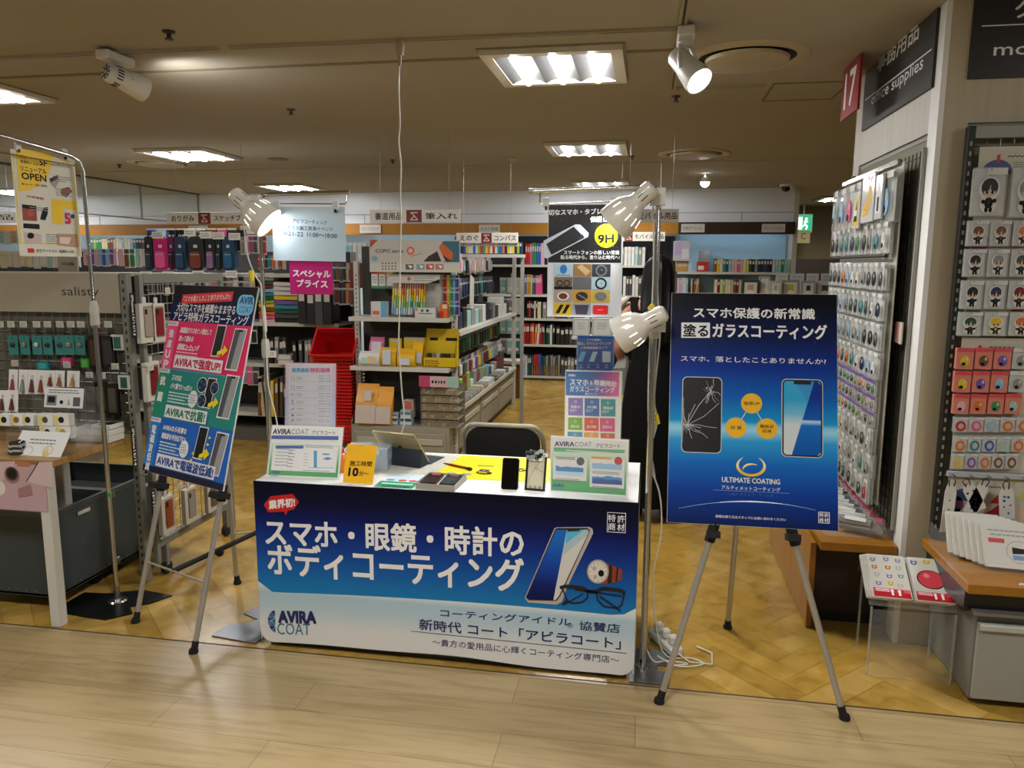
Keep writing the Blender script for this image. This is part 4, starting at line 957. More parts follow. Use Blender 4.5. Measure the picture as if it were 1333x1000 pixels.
# ================================================================ easels with poster boards
def stand_h(bl, br, z0, tilt, h):
    P, w = stand(bl, br, z0, tilt); return P, w, h
EASEL = mat('#b2aea6', 0.3, 0.55, name='easel_aluminium')
def easel_leg(t, a, c, name='leg'):
    a, c = Vector(a), Vector(c); b = B(); d = (c-a).normalized()
    b.cyl(a+d*0.01, c, 0.0115, EASEL, 12); l = b.build(name, t)
    b = B(); b.cyl(a, a+d*0.05, 0.015, RUBBER, 12, 0.0135); b.lathe([(0.019, 0.0), (0.02, 0.006), (0.017, 0.018)], RUBBER, (a.x, a.y, max(0, a.z)), (0, 0, 1), 14, True); b.build('rubber_foot', l); return l
# --- right easel: blue glass coating board
pl = ER = stand((868, 680), (1092, 692), 0.68, 16)[0]; w_ = 0.592; h_ = 0.852
t = thing('display_easel', 'grey metal tripod easel holding the dark blue glass coating board', 'easel')
apex = ER.o+ER.e*(w_/2)+ER.up*0.62+ER.n*0.03
for f, hp in (((0.084, 2.695, 0), (929, 690)), ((0.736, 2.711, 0), (1033, 694))):
    u, v = ER.px(*hp); hold = ER.o+ER.e*u+ER.up*v+ER.n*0.022
    f = Vector(f); easel_leg(t, f, hold+(hold-f).normalized()*0.03); b = B(); b.cyl(hold+ER.n*0.006, apex+ER.n*0.02, 0.009, EASEL, 10); b.build('upper_leg', t)
    b = B(); d = (hold-f).normalized(); b.cyl(hold-d*0.045, hold+d*0.035, 0.019, RUBBER, 14)
    q = hold-ER.up*0.004; b.box(-0.022, 0.022, -0.045, 0.02, -0.028, -0.004, RUBBER, Matrix.Translation(hold-ER.n*0.0) @ ER.matrix().to_3x3().to_4x4()); b.build('board_holder', t)
easel_leg(t, (0.392, 3.354, 0), apex+ER.n*0.02)
b = B(); b.cyl(apex-ER.e*0.16, apex+ER.e*0.16, 0.011, EASEL, 10); b.build('top_bar', t)
vy = lambda y: ER.px(980, y)[1]
sky = ramp_mat('board_night_blue', [(0.0, '#061a50'), (vy(665), '#082a72'), (vy(640), '#0a3a90'), (vy(605), '#1262b4'), (vy(575), '#2a93cc'), (vy(561), '#8ccbe4'), (vy(556), '#7cc4e0'), (vy(550), '#158cc4'), (vy(520), '#0d5cae'), (vy(480), '#0a2f86'), (vy(440), '#061746'), (vy(400), '#03061a'), (h_, '#020308')], rough=0.42)
b = B(); b.box(0, w_, 0, 0.007, 0, h_, mat('#c9c9c6', 0.6)); b.rect(0.001, 0.001, w_-0.001, h_-0.001, sky, 1)
z = lambda x, y: (860+x/5.554, 380+y/5.554); z2 = lambda x, y: (860+x/5.554, 550+y/5.554)
pt('スマホ保護の新常識', *z(238, 152), *z(1113, 159), 13.6, WINK, 0.02, dv=0)
pp([z(150, 222), z(356, 223), z(356, 333), z(149, 333)], WINK, 2); pt('塗る', *z(165, 278), *z(342, 280), 15.5, INK, 0.02, 3, dv=0); pt('ガラスコーティング', *z(376, 284), *z(1200, 288), 18.5, WINK, 0.02, dv=0)
pt('スマホ、落としたことありませんか?', *z(146, 488), *z(1195, 498), 7.4, WINK, 0.004, dv=0)
def px_round(pts, m, L, r=0.018):
    us = [pl.px(*q) for q in pts]; u0 = (us[0][0]+us[3][0])/2; u1 = (us[1][0]+us[2][0])/2; v1 = (us[0][1]+us[1][1])/2; v0 = (us[2][1]+us[3][1])/2
    b.rrect(u0, v0, u1, v1, r, m, L); return u0, v0, u1, v1
EDGE = mat('#b9bcc0', 0.4)
q = [z(155, 613), z(443, 617), z2(442, 228), z2(150, 215)]
u0, v0, u1, v1 = px_round(q, EDGE, 2); b.rrect(u0+0.003, v0+0.003, u1-0.003, v1-0.003, 0.016, mat('#050506', 0.4), 3)
r = random.Random(11); CR = mat('#b9bcc0', 0.5)
for hub, n, lmin, lmax in (((u0+0.02, v0+(v1-v0)*0.36), 20, 0.02, 0.11), ((u1-0.04, v0+(v1-v0)*0.82), 14, 0.01, 0.05)):
    for k in range(n):
        a = r.uniform(0, 6.28); l = r.uniform(lmin, lmax); p = [hub]
        for s in range(1, 4):
            x = hub[0]+l*s/3*math.cos(a)+r.uniform(-.006, .006); y = hub[1]+l*s/3*math.sin(a)+r.uniform(-.006, .006); p.append((min(u1-0.005, max(u0+0.005, x)), min(v1-0.006, max(v0+0.006, y))))
        b.line(p, r.uniform(0.0007, 0.0018), CR, 4)
    for k in range(16): a = r.uniform(0, 6.28); l = r.uniform(0, 0.02); b.disc(min(u1-.006, max(u0+.006, hub[0]+l*math.cos(a))), hub[1]+l*math.sin(a), r.uniform(.001, .003), CR, 4, 5)
b.line([(u0+0.02, v0+(v1-v0)*0.36), (u0+0.06, v0+(v1-v0)*0.62), (u1-0.04, v0+(v1-v0)*0.82)], 0.002, CR, 4); b.line([(u0+0.02, v0+(v1-v0)*0.36), (u0+0.08, v0+(v1-v0)*0.48), (u1-0.01, v0+(v1-v0)*0.66)], 0.0016, CR, 4)
q = [z(872, 629), z(1176, 634), z2(1172, 260), z2(874, 247)]
u0, v0, u1, v1 = px_round(q, EDGE, 2); b.rrect(u0+0.003, v0+0.003, u1-0.003, v1-0.003, 0.016, mat('#10141c', 0.4), 3)
a0, c0, a1, c1 = u0+0.008, v0+0.008, u1-0.008, v1-0.008; H = c1-c0
scr = ramp_mat('printed_glossy_screen', [(c0, '#c9cdcc'), (c0+H*0.4, '#c3cdd0'), (c0+H*0.55, '#6fb2d2'), (c0+H*0.75, '#2f9cc8'), (c1, '#3aa0cc')]); scr2 = ramp_mat('printed_deep_screen', [(c0, '#0d4fa0'), (c0+H*0.4, '#1768b8'), (c0+H*0.455, '#a9d3ea'), (c0+H*0.48, '#0f56aa'), (c0+H*0.8, '#0c2d86'), (c1, '#12337e')])
b.rrect(a0, c0, a1, c1, 0.012, scr, 4); xm = a0+(a1-a0)*0.82
b.poly([(a0+(a1-a0)*0.22, c0), (a1-0.012, c0), (a1, c0+0.012), (a1, c1-0.012), (a1-0.012, c1), (xm, c1)], scr2, 5)
b.poly([(xm, c1), (a0+(a1-a0)*0.28, c1), (a0+(a1-a0)*0.66, c0+H*0.72)], mat('#2f86c0', 0.4), 6)
b.rrect((a0+a1)/2-0.03, c1-0.012, (a0+a1)/2+0.03, c1+0.001, 0.004, mat('#10141c', 0.4), 7)
AMB = mat('#e0ac10', 0.45); ctr = [z(657, 807), z2(545, 38), z2(768, 45)]; cu = [pl.px(*q) for q in ctr]; Rc = 0.037
b.line([cu[0], cu[1]], 0.002, WINK, 2); b.line([cu[0], cu[2]], 0.002, WINK, 2)
for q in cu: b.disc(q[0], q[1], Rc, AMB, 3, 32)
BR = mat('#5a3c06', 0.5)
b.text('強度UP', cu[0][0]-0.028, cu[0][0]+0.028, cu[0][1], 0.0125, BR, 4, 0.02); b.text('抗 菌', cu[1][0]-0.019, cu[1][0]+0.019, cu[1][1], 0.013, BR, 4, 0.02)
b.text('電磁波', cu[2][0]-0.024, cu[2][0]+0.024, cu[2][1]+0.008, 0.012, BR, 4, 0.02); b.text('低減', cu[2][0]-0.016, cu[2][0]+0.016, cu[2][1]-0.009, 0.012, BR, 4, 0.02)
GLD = ramp_mat('printed_gold', [(0.0, '#c99a20'), (0.19, '#d8b030'), (0.22, '#e8d890'), (0.26, '#e6e2c8')])
def crescent(cx, cy, R, r2, dx, dy, a0, a1, m, L, sx=1.0, n=26):
    vs = []
    for k in range(n+1):
        f = k/n; a = math.radians(a0+(a1-a0)*f); wd = r2*math.sin(math.pi*f)**0.7+0.0004
        vs.append(((cx+(R)*math.cos(a)*sx, cy+R*math.sin(a)), (cx+(R-wd)*math.cos(a)*sx, cy+(R-wd)*math.sin(a))))
    for (p, q), (p2, q2) in zip(vs, vs[1:]): b.poly([q, p, p2, q2] if a1 > a0 else [p, q, q2, p2], m, L)
cx, cy = pl.px(*z2(653, 318)); crescent(cx, cy, 0.037, 0.009, 0, 0, 122, 420, GLD, 3, 1.4); crescent(cx+0.001, cy-0.010, 0.021, 0.006, 0, 0, 45, 190, GLD, 4, 1.45)
pt('ULTIMATE COATING', *z2(443, 414), *z2(862, 430), 6.6, mat('#e2ddc0', 0.5), 0.02, dv=0)
pt('アルティメットコーティング', *z2(440, 470), *z2(865, 486), 5.4, WINK, 0.004, dv=0); pt('〜究極のガラスコーティング〜', *z2(458, 518), *z2(846, 530), 3.8, mat('#9fb4d8', 0.5), 0, dv=0)
a, c = pl.px(*z2(378, 488)), pl.px(*z2(930, 515)); b.line([a, (c[0], a[1])], 0.0008, mat('#9fb4d8', 0.5), 2)
pa = [pl.px(*z2(x, 572+60*((x-640)/510)**2+(x-640)*0.02)) for x in range(130, 1141, 30)]
for k, (p, q) in enumerate(zip(pa, pa[1:])): f = 1-abs(k-17)/18; b.line([p, q], 0.001+0.004*f*f, mat('#8fb6da' if f < 0.6 else '#d6e6f0', 0.5), 2)
pt('詳細は係り又はスタッフにお問い合わせください', *z2(397, 680), *z2(905, 702), 3.6, WINK, 0.01, dv=0)
u0, v0 = pl.px(*z2(1140, 727)); u1, v1 = pl.px(*z2(1221, 650)); b.frame(u0, v0, u1, v1, 0.002, WINK, 2); um, vm = (u0+u1)/2, (v0+v1)/2; s_ = (u1-u0)*0.36
for k, s in enumerate('特許商材'): cx = um+(-1 if k % 2 == 0 else 1)*(u1-u0)*0.22; cy = vm+(1 if k < 2 else -1)*(v1-v0)*0.22; b.text(s, cx-s_/2, cx+s_/2, cy, s_, WINK, 2, 0.015)
r = random.Random(4)
for k in range(26): b.disc(r.uniform(0.03, w_-0.03), r.uniform(h_*0.55, h_*0.97), r.uniform(.0006, .0014), mat('#6f86b8', 0.5), 2, 5)
tag(b.build('poster_board', matrix=ER.matrix()), 'dark blue glass coating poster board with two phones on the right easel', 'poster board')

# --- left easel: pink, teal and blue board
pl = EL = stand((185, 612), (290, 640), 0.66, 15)[0]; w_ = 0.594; h_ = 0.87
t = thing('display_easel', 'grey metal tripod easel holding the pink, teal and blue board', 'easel')
hp = []; feet = [Vector((-2.23, 2.92, 0)), Vector((-1.816, 2.717, 0)), Vector((-2.002, 3.396, 0))]
for f, hpx in zip(feet, ((205, 627), (284, 640))):
    u, v = EL.px(*hpx); hold = EL.o+EL.e*u+EL.up*v+EL.n*0.022; hp.append(hold)
    easel_leg(t, f, hold+(hold-f).normalized()*0.03)
    b = B(); d = (hold-f).normalized(); b.cyl(hold-d*0.04, hold+d*0.03, 0.018, RUBBER, 14); b.box(-0.03, 0.03, -0.045, 0.02, -0.028, -0.004, RUBBER, Matrix.Translation(hold) @ EL.matrix().to_3x3().to_4x4()); b.build('board_holder', t)
apex = EL.o+EL.e*(w_*0.5)+EL.up*0.66+EL.n*0.04
for hold in hp: b = B(); b.cyl(hold+EL.n*0.006, apex+EL.n*0.02, 0.009, EASEL, 10); b.build('upper_leg', t)
easel_leg(t, feet[2], apex)
b = B(); b.cyl(apex-EL.e*0.16, apex+EL.e*0.16, 0.011, EASEL, 10); b.build('top_bar', t)
p1_ = feet[0]+(hp[0]-feet[0])*0.43; p2_ = feet[1]+(hp[1]-feet[1])*0.43; p3_ = feet[2]+(apex-feet[2])*0.22
mid_ = p1_.lerp(p2_, 0.46); b = B(); b.cyl(p1_, p2_, 0.005, EASEL, 8); b.build('front_brace', t)
far_ = Vector((p3_.x+0.12, p3_.y+0.02, mid_.z+0.02)); b = B(); b.cyl(mid_, far_, 0.012, RUBBER, 12); b.ball(mid_.lerp(far_, 0.52)-Vector((0, 0, 0.014)), 0.02, RUBBER, 10); b.build('centre_brace', t)
b = B(); b.cyl(p3_, far_, 0.005, EASEL, 8); b.build('rear_brace', t)
v1_ = (EL.px(223.5, 424.8)[1]+EL.px(333.3, 417.3)[1])/2; v2_ = (EL.px(210, 484.8)[1]+EL.px(321, 485)[1])/2; v3_ = (EL.px(199.5, 547.8)[1]+EL.px(304.5, 554.8)[1])/2; v4_ = (EL.px(187, 610)[1]+EL.px(292, 623.5)[1])/2
b = B(); b.box(0, w_, 0, 0.007, 0, h_, mat('#c9c9c6', 0.6))
b.rect(0.001, v1_, w_-0.001, h_-0.001, ramp_mat('header_black_to_navy', [(0, '#0a1a58'), (v1_+0.03, '#0a1a58'), (v1_+0.13, '#060810'), (h_, '#050507')]), 1)
BP, BT, BBL = mat('#e2145e', 0.45), mat('#17857c', 0.45), mat('#0f62c2', 0.45)
lw = 0.075
for (a, c, m, m2) in ((v2_, v1_, BP, mat('#f0508c', 0.45)), (v3_, v2_, BT, mat('#138a6c', 0.45)), (v4_, v3_, BBL, mat('#1a7ad0', 0.45, name='light_blue_strip'))): b.rect(0.001, a, w_-0.001, c, m, 1); b.rect(0.001, a, lw, c, m2, 2); b.rect(0.002, c-0.024, lw+0.003, c-0.004, mat('#e8d8dc', 0.5), 3); b.lines(0.01, lw-0.01, c-0.009, 1, 0.01, 0.008, GINK, 4, 0.1)
b.rect(0.001, 0.001, w_-0.001, v4_, mat('#0a1030', 0.45), 1)
b.rect(0.001, v2_-0.006, w_-0.001, v2_, CYAN, 3)
W = w_
Hh = h_-v1_; k0 = h_-0.33*Hh
b.poly([(0.07, k0-0.034), (0.435, k0-0.01), (0.435, k0+0.034), (0.07, k0+0.01)], mat('#e01822', 0.45), 2); b.text('「スマホ落としたことありませんか?」', 0.085, 0.42, k0, 0.028, WINK, 3, 0.012, dv=0.024)
b.text('大切なスマホを綺麗なまま守る', 0.045, 0.47, h_-0.62*Hh, 0.24*Hh, WINK, 3, 0.013); b.text('アビラ特殊ガラスコーティング', 0.03, W-0.025, h_-0.87*Hh, 0.25*Hh, WINK, 3, 0.014)
LC = mat('#7cc8f0', 0.45); b.rrect(0.475, h_-0.125, 0.585, h_-0.035, 0.03, LC, 2); b.text('AVIR', 0.49, 0.577, h_-0.06, 0.03, mat('#0d4f90', 0.45, name='logo_blue'), 3, 0.03); b.text('COAT', 0.495, 0.575, h_-0.1, 0.028, mat('#0d4f90', 0.45, name='logo_blue'), 3, 0.0)
def vphone(u, v, hh, m, out=WINK, L=4, skewed=0.012, shade=None):
    ww = hh*0.42; P_ = [(u, v), (u+ww, v), (u+ww+skewed, v+hh), (u+skewed, v+hh)]
    cx = sum(p[0] for p in P_)/4; cy = sum(p[1] for p in P_)/4
    b.poly([(cx+(p[0]-cx)*1.16, cy+(p[1]-cy)*1.07) for p in P_], out, L); b.poly(P_, m, L+1)
    if shade: b.poly([(u+ww*0.4, v), (u+ww, v), (u+ww+skewed, v+hh), (u+skewed+ww*0.5, v+hh)], shade, L+2); b.rect(u+skewed+ww*0.35, v+hh*0.95, u+skewed+ww*0.75, v+hh, INK, L+3)
def arrow(u, v, s, L=8): b.poly([(u, v-0.004*s), (u+0.03*s, v+0.006*s), (u+0.028*s, v-0.006*s), (u+0.055*s, v+0.018*s), (u+0.032*s, v+0.034*s), (u+0.031*s, v+0.022*s), (u+0.002*s, v+0.010*s)], mat('#f0d800', 0.45, name='arrow_yellow'), L)
DKP, LGP = mat('#101114', 0.4), mat('#9a9ca2', 0.4)
def vert(s, v_top, pitch, sz):
    for k, ch in enumerate(s): b.text(ch, 0.038-sz*0.45, 0.038+sz*0.45, v_top-k*pitch, sz, WINK, 4, 0.03)
sec = [(v1_, v2_, ['高濃度ガラスをナノ強化して', '塗って固める', '超硬度コーティング'], 'AVIRAで強度UP!', mat('#c0143c', 0.45), '強度UP', 0.048, 0.036),
       (v2_, v3_, ['スマホは', 'バイ菌でいっぱい!', ''], 'AVIRAで抗菌!', mat('#0d7a58', 0.45), '抗菌', 0.075, 0.042),
       (v3_, v4_, ['AVIRAなら有害な', '電磁波を半分以下に!', ''], 'AVIRAで電磁波低減!', mat('#0c3f90', 0.45), '電磁波低減', 0.042, 0.036)]
for k, (vt, vb, tx, big, ink, vt_s, pit, sz) in enumerate(sec):
    hh = vt-vb
    for i, s in enumerate(tx):
        if s: b.text(s, lw+0.03, lw+0.03+0.0245*len(s)*0.72, vt-0.04-i*0.038, 0.026, WINK, 4, 0.025, skew=0.15)
    b.lines(lw+0.025, lw+0.2, vt-0.125 if k == 0 else vt-0.105, 3 if k == 0 else 4, 0.014, 0.006, mat('#f0c8d4' if k == 0 else '#c8e6e8', 0.5), 4, 0.3, k)
    x1 = lw+0.035+{0: 0.33, 1: 0.285, 2: 0.405}[k]
    b.rect(lw+0.025, vb+0.006, x1+0.012, vb+0.062, mat('#e6e6ea', 0.45), 9); b.text(big, lw+0.035, x1, vb+0.034, 0.043, ink, 10, 0.03)
    vert(vt_s, vt-0.06, pit, sz)
    vphone(0.475, vb+0.03+(0.02 if k == 1 else 0), hh*0.78, mat('#4c4e52', 0.4), L=4, shade=LGP, skewed=0.02)
    if k != 1: vphone(0.36, vb+0.08, hh*0.6, DKP, L=4)
    else:
        vphone(0.36, vb+0.08, hh*0.55, DKP, L=4)
        for (cx, cy, r) in ((0.335, vt-0.055, 0.035), (0.425, vt-0.06, 0.028), (0.35, vb+0.105, 0.03)): b.disc(cx, cy, r, WINK, 7, 24); b.disc(cx, cy, r*0.9, mat('#0c1c3c', 0.45, name='microbe_navy'), 8, 24); [b.disc(cx+r*0.5*math.cos(a), cy+r*0.5*math.sin(a), r*0.2, mat('#2a6a9c', 0.45, name='microbe_blue'), 9, 8) for a in (0.3, 2.1, 4.0)]
    arrow(0.4, vb+0.085, 1.3, 11)
    if k: b.disc(0.285, vb+0.105, 0.032, mat('#e4e8ec', 0.45), 6, 24, 1.2); b.lines(0.262, 0.308, vb+0.125, 4, 0.011, 0.005, GINK, 7, 0.3, k)
    if k == 2:
        for (x, y) in ((0.345, 0.06), (0.35, 0.09), (0.44, 0.14), (0.445, 0.17), (0.43, 0.11)): b.poly([(x, vb+y), (x+0.02, vb+y+0.006), (x+0.003, vb+y+0.014)], mat('#f0d800', 0.45, name='arrow_yellow'), 11)
tag(b.build('poster_board', matrix=EL.matrix()), 'tall pink, teal and blue poster board on the left easel', 'poster board')

# ================================================================ pole stands with hanging posters and clip lamps
GALV = mat('#7d8188', 0.35, 0.85, name='galvanised_plate')
def clip(b, p, e, n):
    p = Vector(p); b.box(-0.012, 0.012, -0.006, 0.006, -0.012, 0.016, CLEAR_W, Matrix.Translation(p))
    b.cyl(p+Vector((-0.01, 0, 0.018)), p+Vector((0.01, 0, 0.018)), 0.006, CLEAR_W, 8); b.box(-0.004, 0.004, -0.007, 0.007, -0.022, -0.008, BLACK, Matrix.Translation(p))
CLEAR_W = mat('#d4d8d8', 0.2, alpha=0.8, name='clear_clip')
def base_plate(t, pts, z, m):
    b = B(); b.prismz(pts, 0.0, z, m); b.build('base_plate', t)
# --- left pole with the yellow poster
px_, py_ = -2.455, 3.10
t = thing('poster_stand', 'tall chrome poster stand on a black base beside the grey chest', 'poster stand', (px_, py_, 0))
base_plate(t, [(-0.22, -0.16), (0.08, -0.19), (0.16, -0.11), (0.10, -0.05), (0.17, -0.0), (0.22, 0.10), (0.04, 0.13), (-0.1, 0.06), (-0.22, 0.05)], 0.006, mat('#14161a', 0.3, 0.5, name='black_steel_plate'))
b = B(); b.lathe([(0.045, 0.006), (0.04, 0.012), (0.016, 0.016), (0.014, 0.07), (0.011, 0.072)], CHROME, n=20); b.build('socket', t)
top = 2.045; arm_end = Vector((-0.10, -0.46, top+0.06))
b = B(); b.tube([(0, 0, 0.05), (-0.005, 0, 1.36)], 0.0105, CHROME, 12); b.build('lower_pole', t)
b = B(); b.tube([(-0.005, 0, 1.33), (-0.008, 0, top-0.05), (-0.012, -0.012, top-0.01), (-0.022, -0.05, top+0.01), arm_end], 0.0085, CHROME, 12); b.build('upper_pole', t)
b = B(); b.lathe([(0.018, 1.32), (0.02, 1.325), (0.02, 1.40), (0.013, 1.43)], mat('#b4b2ac', 0.5, name='grey_collar'), (-0.005, 0, 0), n=16); b.build('collar', t)
b = B(); b.tube([(-0.001, 0, 0.52), (-0.001, 0, 0.535)], 0.0112, mat('#1f8f6c', 0.6, name='green_tape'), 12); b.build('green_tape', t)
rod0 = arm_end+Vector((0.004, 0.02, -0.01)); b = B(); b.tube([rod0, rod0+Vector((0, 0.01, -0.05)), rod0+Vector((0.005, 0.04, -0.065)), Vector((-0.02, -0.03, top-0.03))], 0.003, CHROME, 8); b.build('hanging_rod', t)
YP0 = on_y(26, 333, 2.80); YP1 = on_y(107, 336, 3.1); YP0.z = YP1.z = 1.625
pl = Plane(YP0, YP1-YP0, (0, 0, 1)); w_ = (YP1-YP0).length; h_ = 0.425
for u in (0.035, 0.255):
    b = B(); clip(b, (0, 0, 0), None, None); P_ = pl.o+pl.e*u+Vector((0, 0, h_+0.012))
    c = b.build('poster_clip', t); c.matrix_world = Matrix.Translation(P_-Vector((px_, py_, 0)) if False else Vector((0, 0, 0))); c.matrix_parent_inverse = Matrix(); c.location = P_-Vector((px_, py_, 0)); c.rotation_euler = (0, 0, math.atan2(pl.e.y, pl.e.x))
b = B(); b.box(0, w_, 0, 0.0012, 0, h_, mat('#d8d4c2', 0.5)); YB = mat('#ecc400', 0.5)
z = lambda x, y: (x/6.06, 160+y/6.06)
b.frame(0.006, 0.05, w_-0.006, h_-0.012, 0.006, mat('#e2cf58', 0.5, name='yellow_border'), 1)
pp([z(122, 195), z(410, 245), z(405, 340), z(370, 430), z(310, 495), z(235, 530), z(150, 540)], YB, 2)
pt('京王アートマン', *z(155, 262), *z(300, 292), 4, INK, 0.01, 3); pt('聖蹟桜ヶ丘店', *z(158, 302), *z(302, 326), 4, INK, 0.01, 3); pt('5F', *z(308, 308), *z(368, 322), 8, INK, 0.02, 3); pt('リニューアル', *z(160, 357), *z(362, 385), 6.5, INK, 0.012, 3); pt('OPEN', *z(168, 415), *z(362, 440), 8.5, INK, 0.02, 3); pt('新コーナー続々登場!', *z(168, 480), *z(370, 500), 3, INK, 0.005, 3)
pp([z(405, 600), z(600, 622), z(602, 690), z(500, 675), z(492, 805), z(412, 790)], YB, 2); pt('5', *z(512, 752), *z(552, 757), 13, mat('#c01438', 0.5), 0.04, 4); disc_px(*z(570, 738), 2.8, 3.0, NAVY, 4, pl, b)
pp([z(385, 440), z(455, 408), z(470, 450), z(435, 520), z(395, 480)], mat('#a99a90', 0.5), 2); pp([z(388, 442), z(450, 412), z(452, 440), z(400, 470)], mat('#3a1c18', 0.5), 3); pp([z(480, 520), z(540, 505), z(570, 540), z(520, 590), z(478, 560)], mat('#7c2018', 0.5), 2)
pp([z(172, 642), z(285, 655), z(292, 775), z(180, 770)], mat('#8a3a2c', 0.5), 2); pp([z(172, 642), z(285, 655), z(286, 685), z(174, 672)], INK, 3); disc_px(*z(240, 712), 4, 4.4, mat('#c03a28', 0.5), 3, pl, b); pp([z(345, 668), z(378, 665), z(375, 720), z(355, 770), z(315, 760), z(330, 705)], INK, 2)
pp([z(182, 792), z(310, 800), z(312, 840), z(183, 830)], INK, 2); pp([z(190, 860), z(325, 880), z(330, 950), z(196, 958)], mat('#c8b4ac', 0.5), 2); disc_px(*z(240, 890), 4.5, 4, INK, 3, pl, b); pp([z(440, 875), z(608, 878), z(615, 985), z(450, 965)], mat('#b88c70', 0.5), 2); pp([z(470, 900), z(560, 905), z(540, 960), z(470, 950)], mat('#e0d2c4', 0.5), 3)
pt('いち推しポイント', *z(420, 312), *z(555, 345), 3.4, mat('#b03050', 0.5), 0.02, 3); pt('日常素敵', *z(215, 580), *z(345, 600), 3.2, mat('#b0402c', 0.5), 0.02, 3)
b.lines(w_*0.62, w_*0.92, h_*0.80, 3, 0.009, 0.004, GINK, 3); b.lines(w_*0.64, w_*0.92, h_*0.68, 4, 0.009, 0.004, GINK, 3); b.lines(w_*0.2, w_*0.5, h_*0.475, 2, 0.009, 0.004, GINK, 3); b.lines(w_*0.42, w_*0.64, h_*0.22, 5, 0.009, 0.004, GINK, 3)
u, v = pl.px(36, 329); b.rect(u, 0.014, u+0.03, 0.032, RED, 3); b.text('京王アートマン', u+0.04, u+0.14, 0.023, 0.014, INK, 3, 0.01); b.text('聖蹟桜ヶ丘店', u+0.15, min(w_-0.01, u+0.225), 0.022, 0.012, INK, 3, 0.01)
tag(b.build('hanging_poster', matrix=pl.matrix()), 'yellow and white renewal open poster hanging from the left poster stand', 'poster')

# --- clip lamp
LAMPW = mat('#dcd8ce', 0.22, name='cream_lamp_enamel', coat=0.4)
def clip_lamp(label, neck, d, poleside, watts, angle=110):
    d = Vector(d).normalized(); o = Vector(neck)
    t = thing('clip_lamp', label, 'lamp', o, group=None)
    b = B(); prof = [(0.001, -0.004), (0.022, -0.003), (0.031, 0.006), (0.033, 0.02), (0.033, 0.075), (0.040, 0.085), (0.052, 0.10), (0.062, 0.125), (0.068, 0.155), (0.071, 0.19), (0.069, 0.19), (0.064, 0.15), (0.055, 0.11), (0.035, 0.09)]
    b.lathe(prof, LAMPW, (0, 0, 0), d, 32)
    a = d.orthogonal().normalized(); c = d.cross(a); slot = mat('#f6f2e4', 0.4, emit=1.2, name='lamp_light_slot')
    for k in range(12):
        q = 2*math.pi*k/12; u = a*math.cos(q)+c*math.sin(q)
        b.tube([d*0.112+u*0.0585, d*0.142+u*0.0662], [0.0022, 0.0022], slot, 6)
        if k % 3: b.tube([d*0.03+u*0.0332, d*0.06+u*0.0332], 0.0018, BLACK, 5)
    b.build('shade', t)
    b = B(); b.ball(d*0.125, 0.03, mat('#ffffff', 0.4, emit=18, name='lit_bulb'), 14); b.build('bulb', t)
    ps = Vector(poleside)-o; b = B(); b.tube([d*0.01, d*0.0-Vector((0, 0, 0.02))*0.5+ps*0.35, ps*0.75], 0.009, LAMPW, 8); b.box(-0.028, 0.028, -0.02, 0.02, -0.03, 0.03, LAMPW, Matrix.Translation(ps*0.86)); b.build('clamp', t)
    spot('clip_lamp_light', o+d*0.165, o+d*1.0, watts, angle, 0.5, (0.93, 0.97, 1.0), 0.03)
    return t
# --- left pole stand beside the counter: event sheet and price sign
p2x, p2y = -1.615, 3.06
t = thing('poster_stand', 'chrome poster stand at the left end of the counter', 'poster stand', (p2x, p2y, 0))
bp = on_z(318, 822, 0); base_plate(t, [(x-p2x, y-p2y) for x, y in ((-1.82, 2.86), (-1.60, 2.83), (-1.585, 2.94), (-1.585, 3.2), (-1.75, 3.2), (-1.79, 3.08), (-1.70, 3.04), (-1.72, 2.99), (-1.80, 2.97))], 0.006, GALV)
b = B(); b.tube([(0, 0, 0.006), (0, 0, 1.25)], 0.0115, CHROME, 12); b.build('lower_pole', t)
arm_z = on_y(345, 253, 3.06).z; P455 = on_y(455, 252, 3.05)
b = B(); b.tube([(0, 0, 1.22), (0, 0, arm_z-0.03), (0.012, 0, arm_z-0.006), (0.05, 0, arm_z), (P455.x-p2x, P455.y-p2y, arm_z+0.004)], 0.0085, CHROME, 12); b.build('upper_pole', t)
b = B(); b.lathe([(0.016, 1.2), (0.018, 1.21), (0.018, 1.26), (0.013, 1.28)], mat('#b4b2ac', 0.5, name='grey_collar'), n=16); b.build('collar', t)
ze = on_y(400, 266, 3.05).z; xe0 = on_y(340, 266, 3.05).x-p2x; xe1 = P455.x-p2x-0.012
b = B(); b.tube([(xe1+0.002, -0.01, arm_z), (xe1+0.002, -0.012, ze+0.012), (xe1-0.008, -0.012, ze), (xe0+0.02, -0.012, ze+0.004), (xe0+0.01, -0.012, arm_z-0.004)], 0.0028, CHROME, 8); b.build('hanging_rod', t)
pl = Plane(on_y(356, 339, 3.045), on_y(450, 342, 3.045)-on_y(356, 339, 3.045), (0, 0, 1)); w_ = pl.px(450, 342)[0]; h_ = pl.px(400, 268.5)[1]
for px in (363, 439):
    b = B(); clip(b, (0, 0, 0), None, None); u = pl.px(px, 270)[0]; c = b.build('poster_clip', t); P_ = pl.o+pl.e*u+Vector((0, -0.004, h_+0.002)); c.location = P_-Vector((p2x, p2y, 0))
b = B(); b.box(0, w_, 0, 0.001, 0, h_, mat('#b4c8d4', 0.5, name='pale_blue_white_paper')); z = lambda x, y: (330+x/7.405, 230+y/7.405)
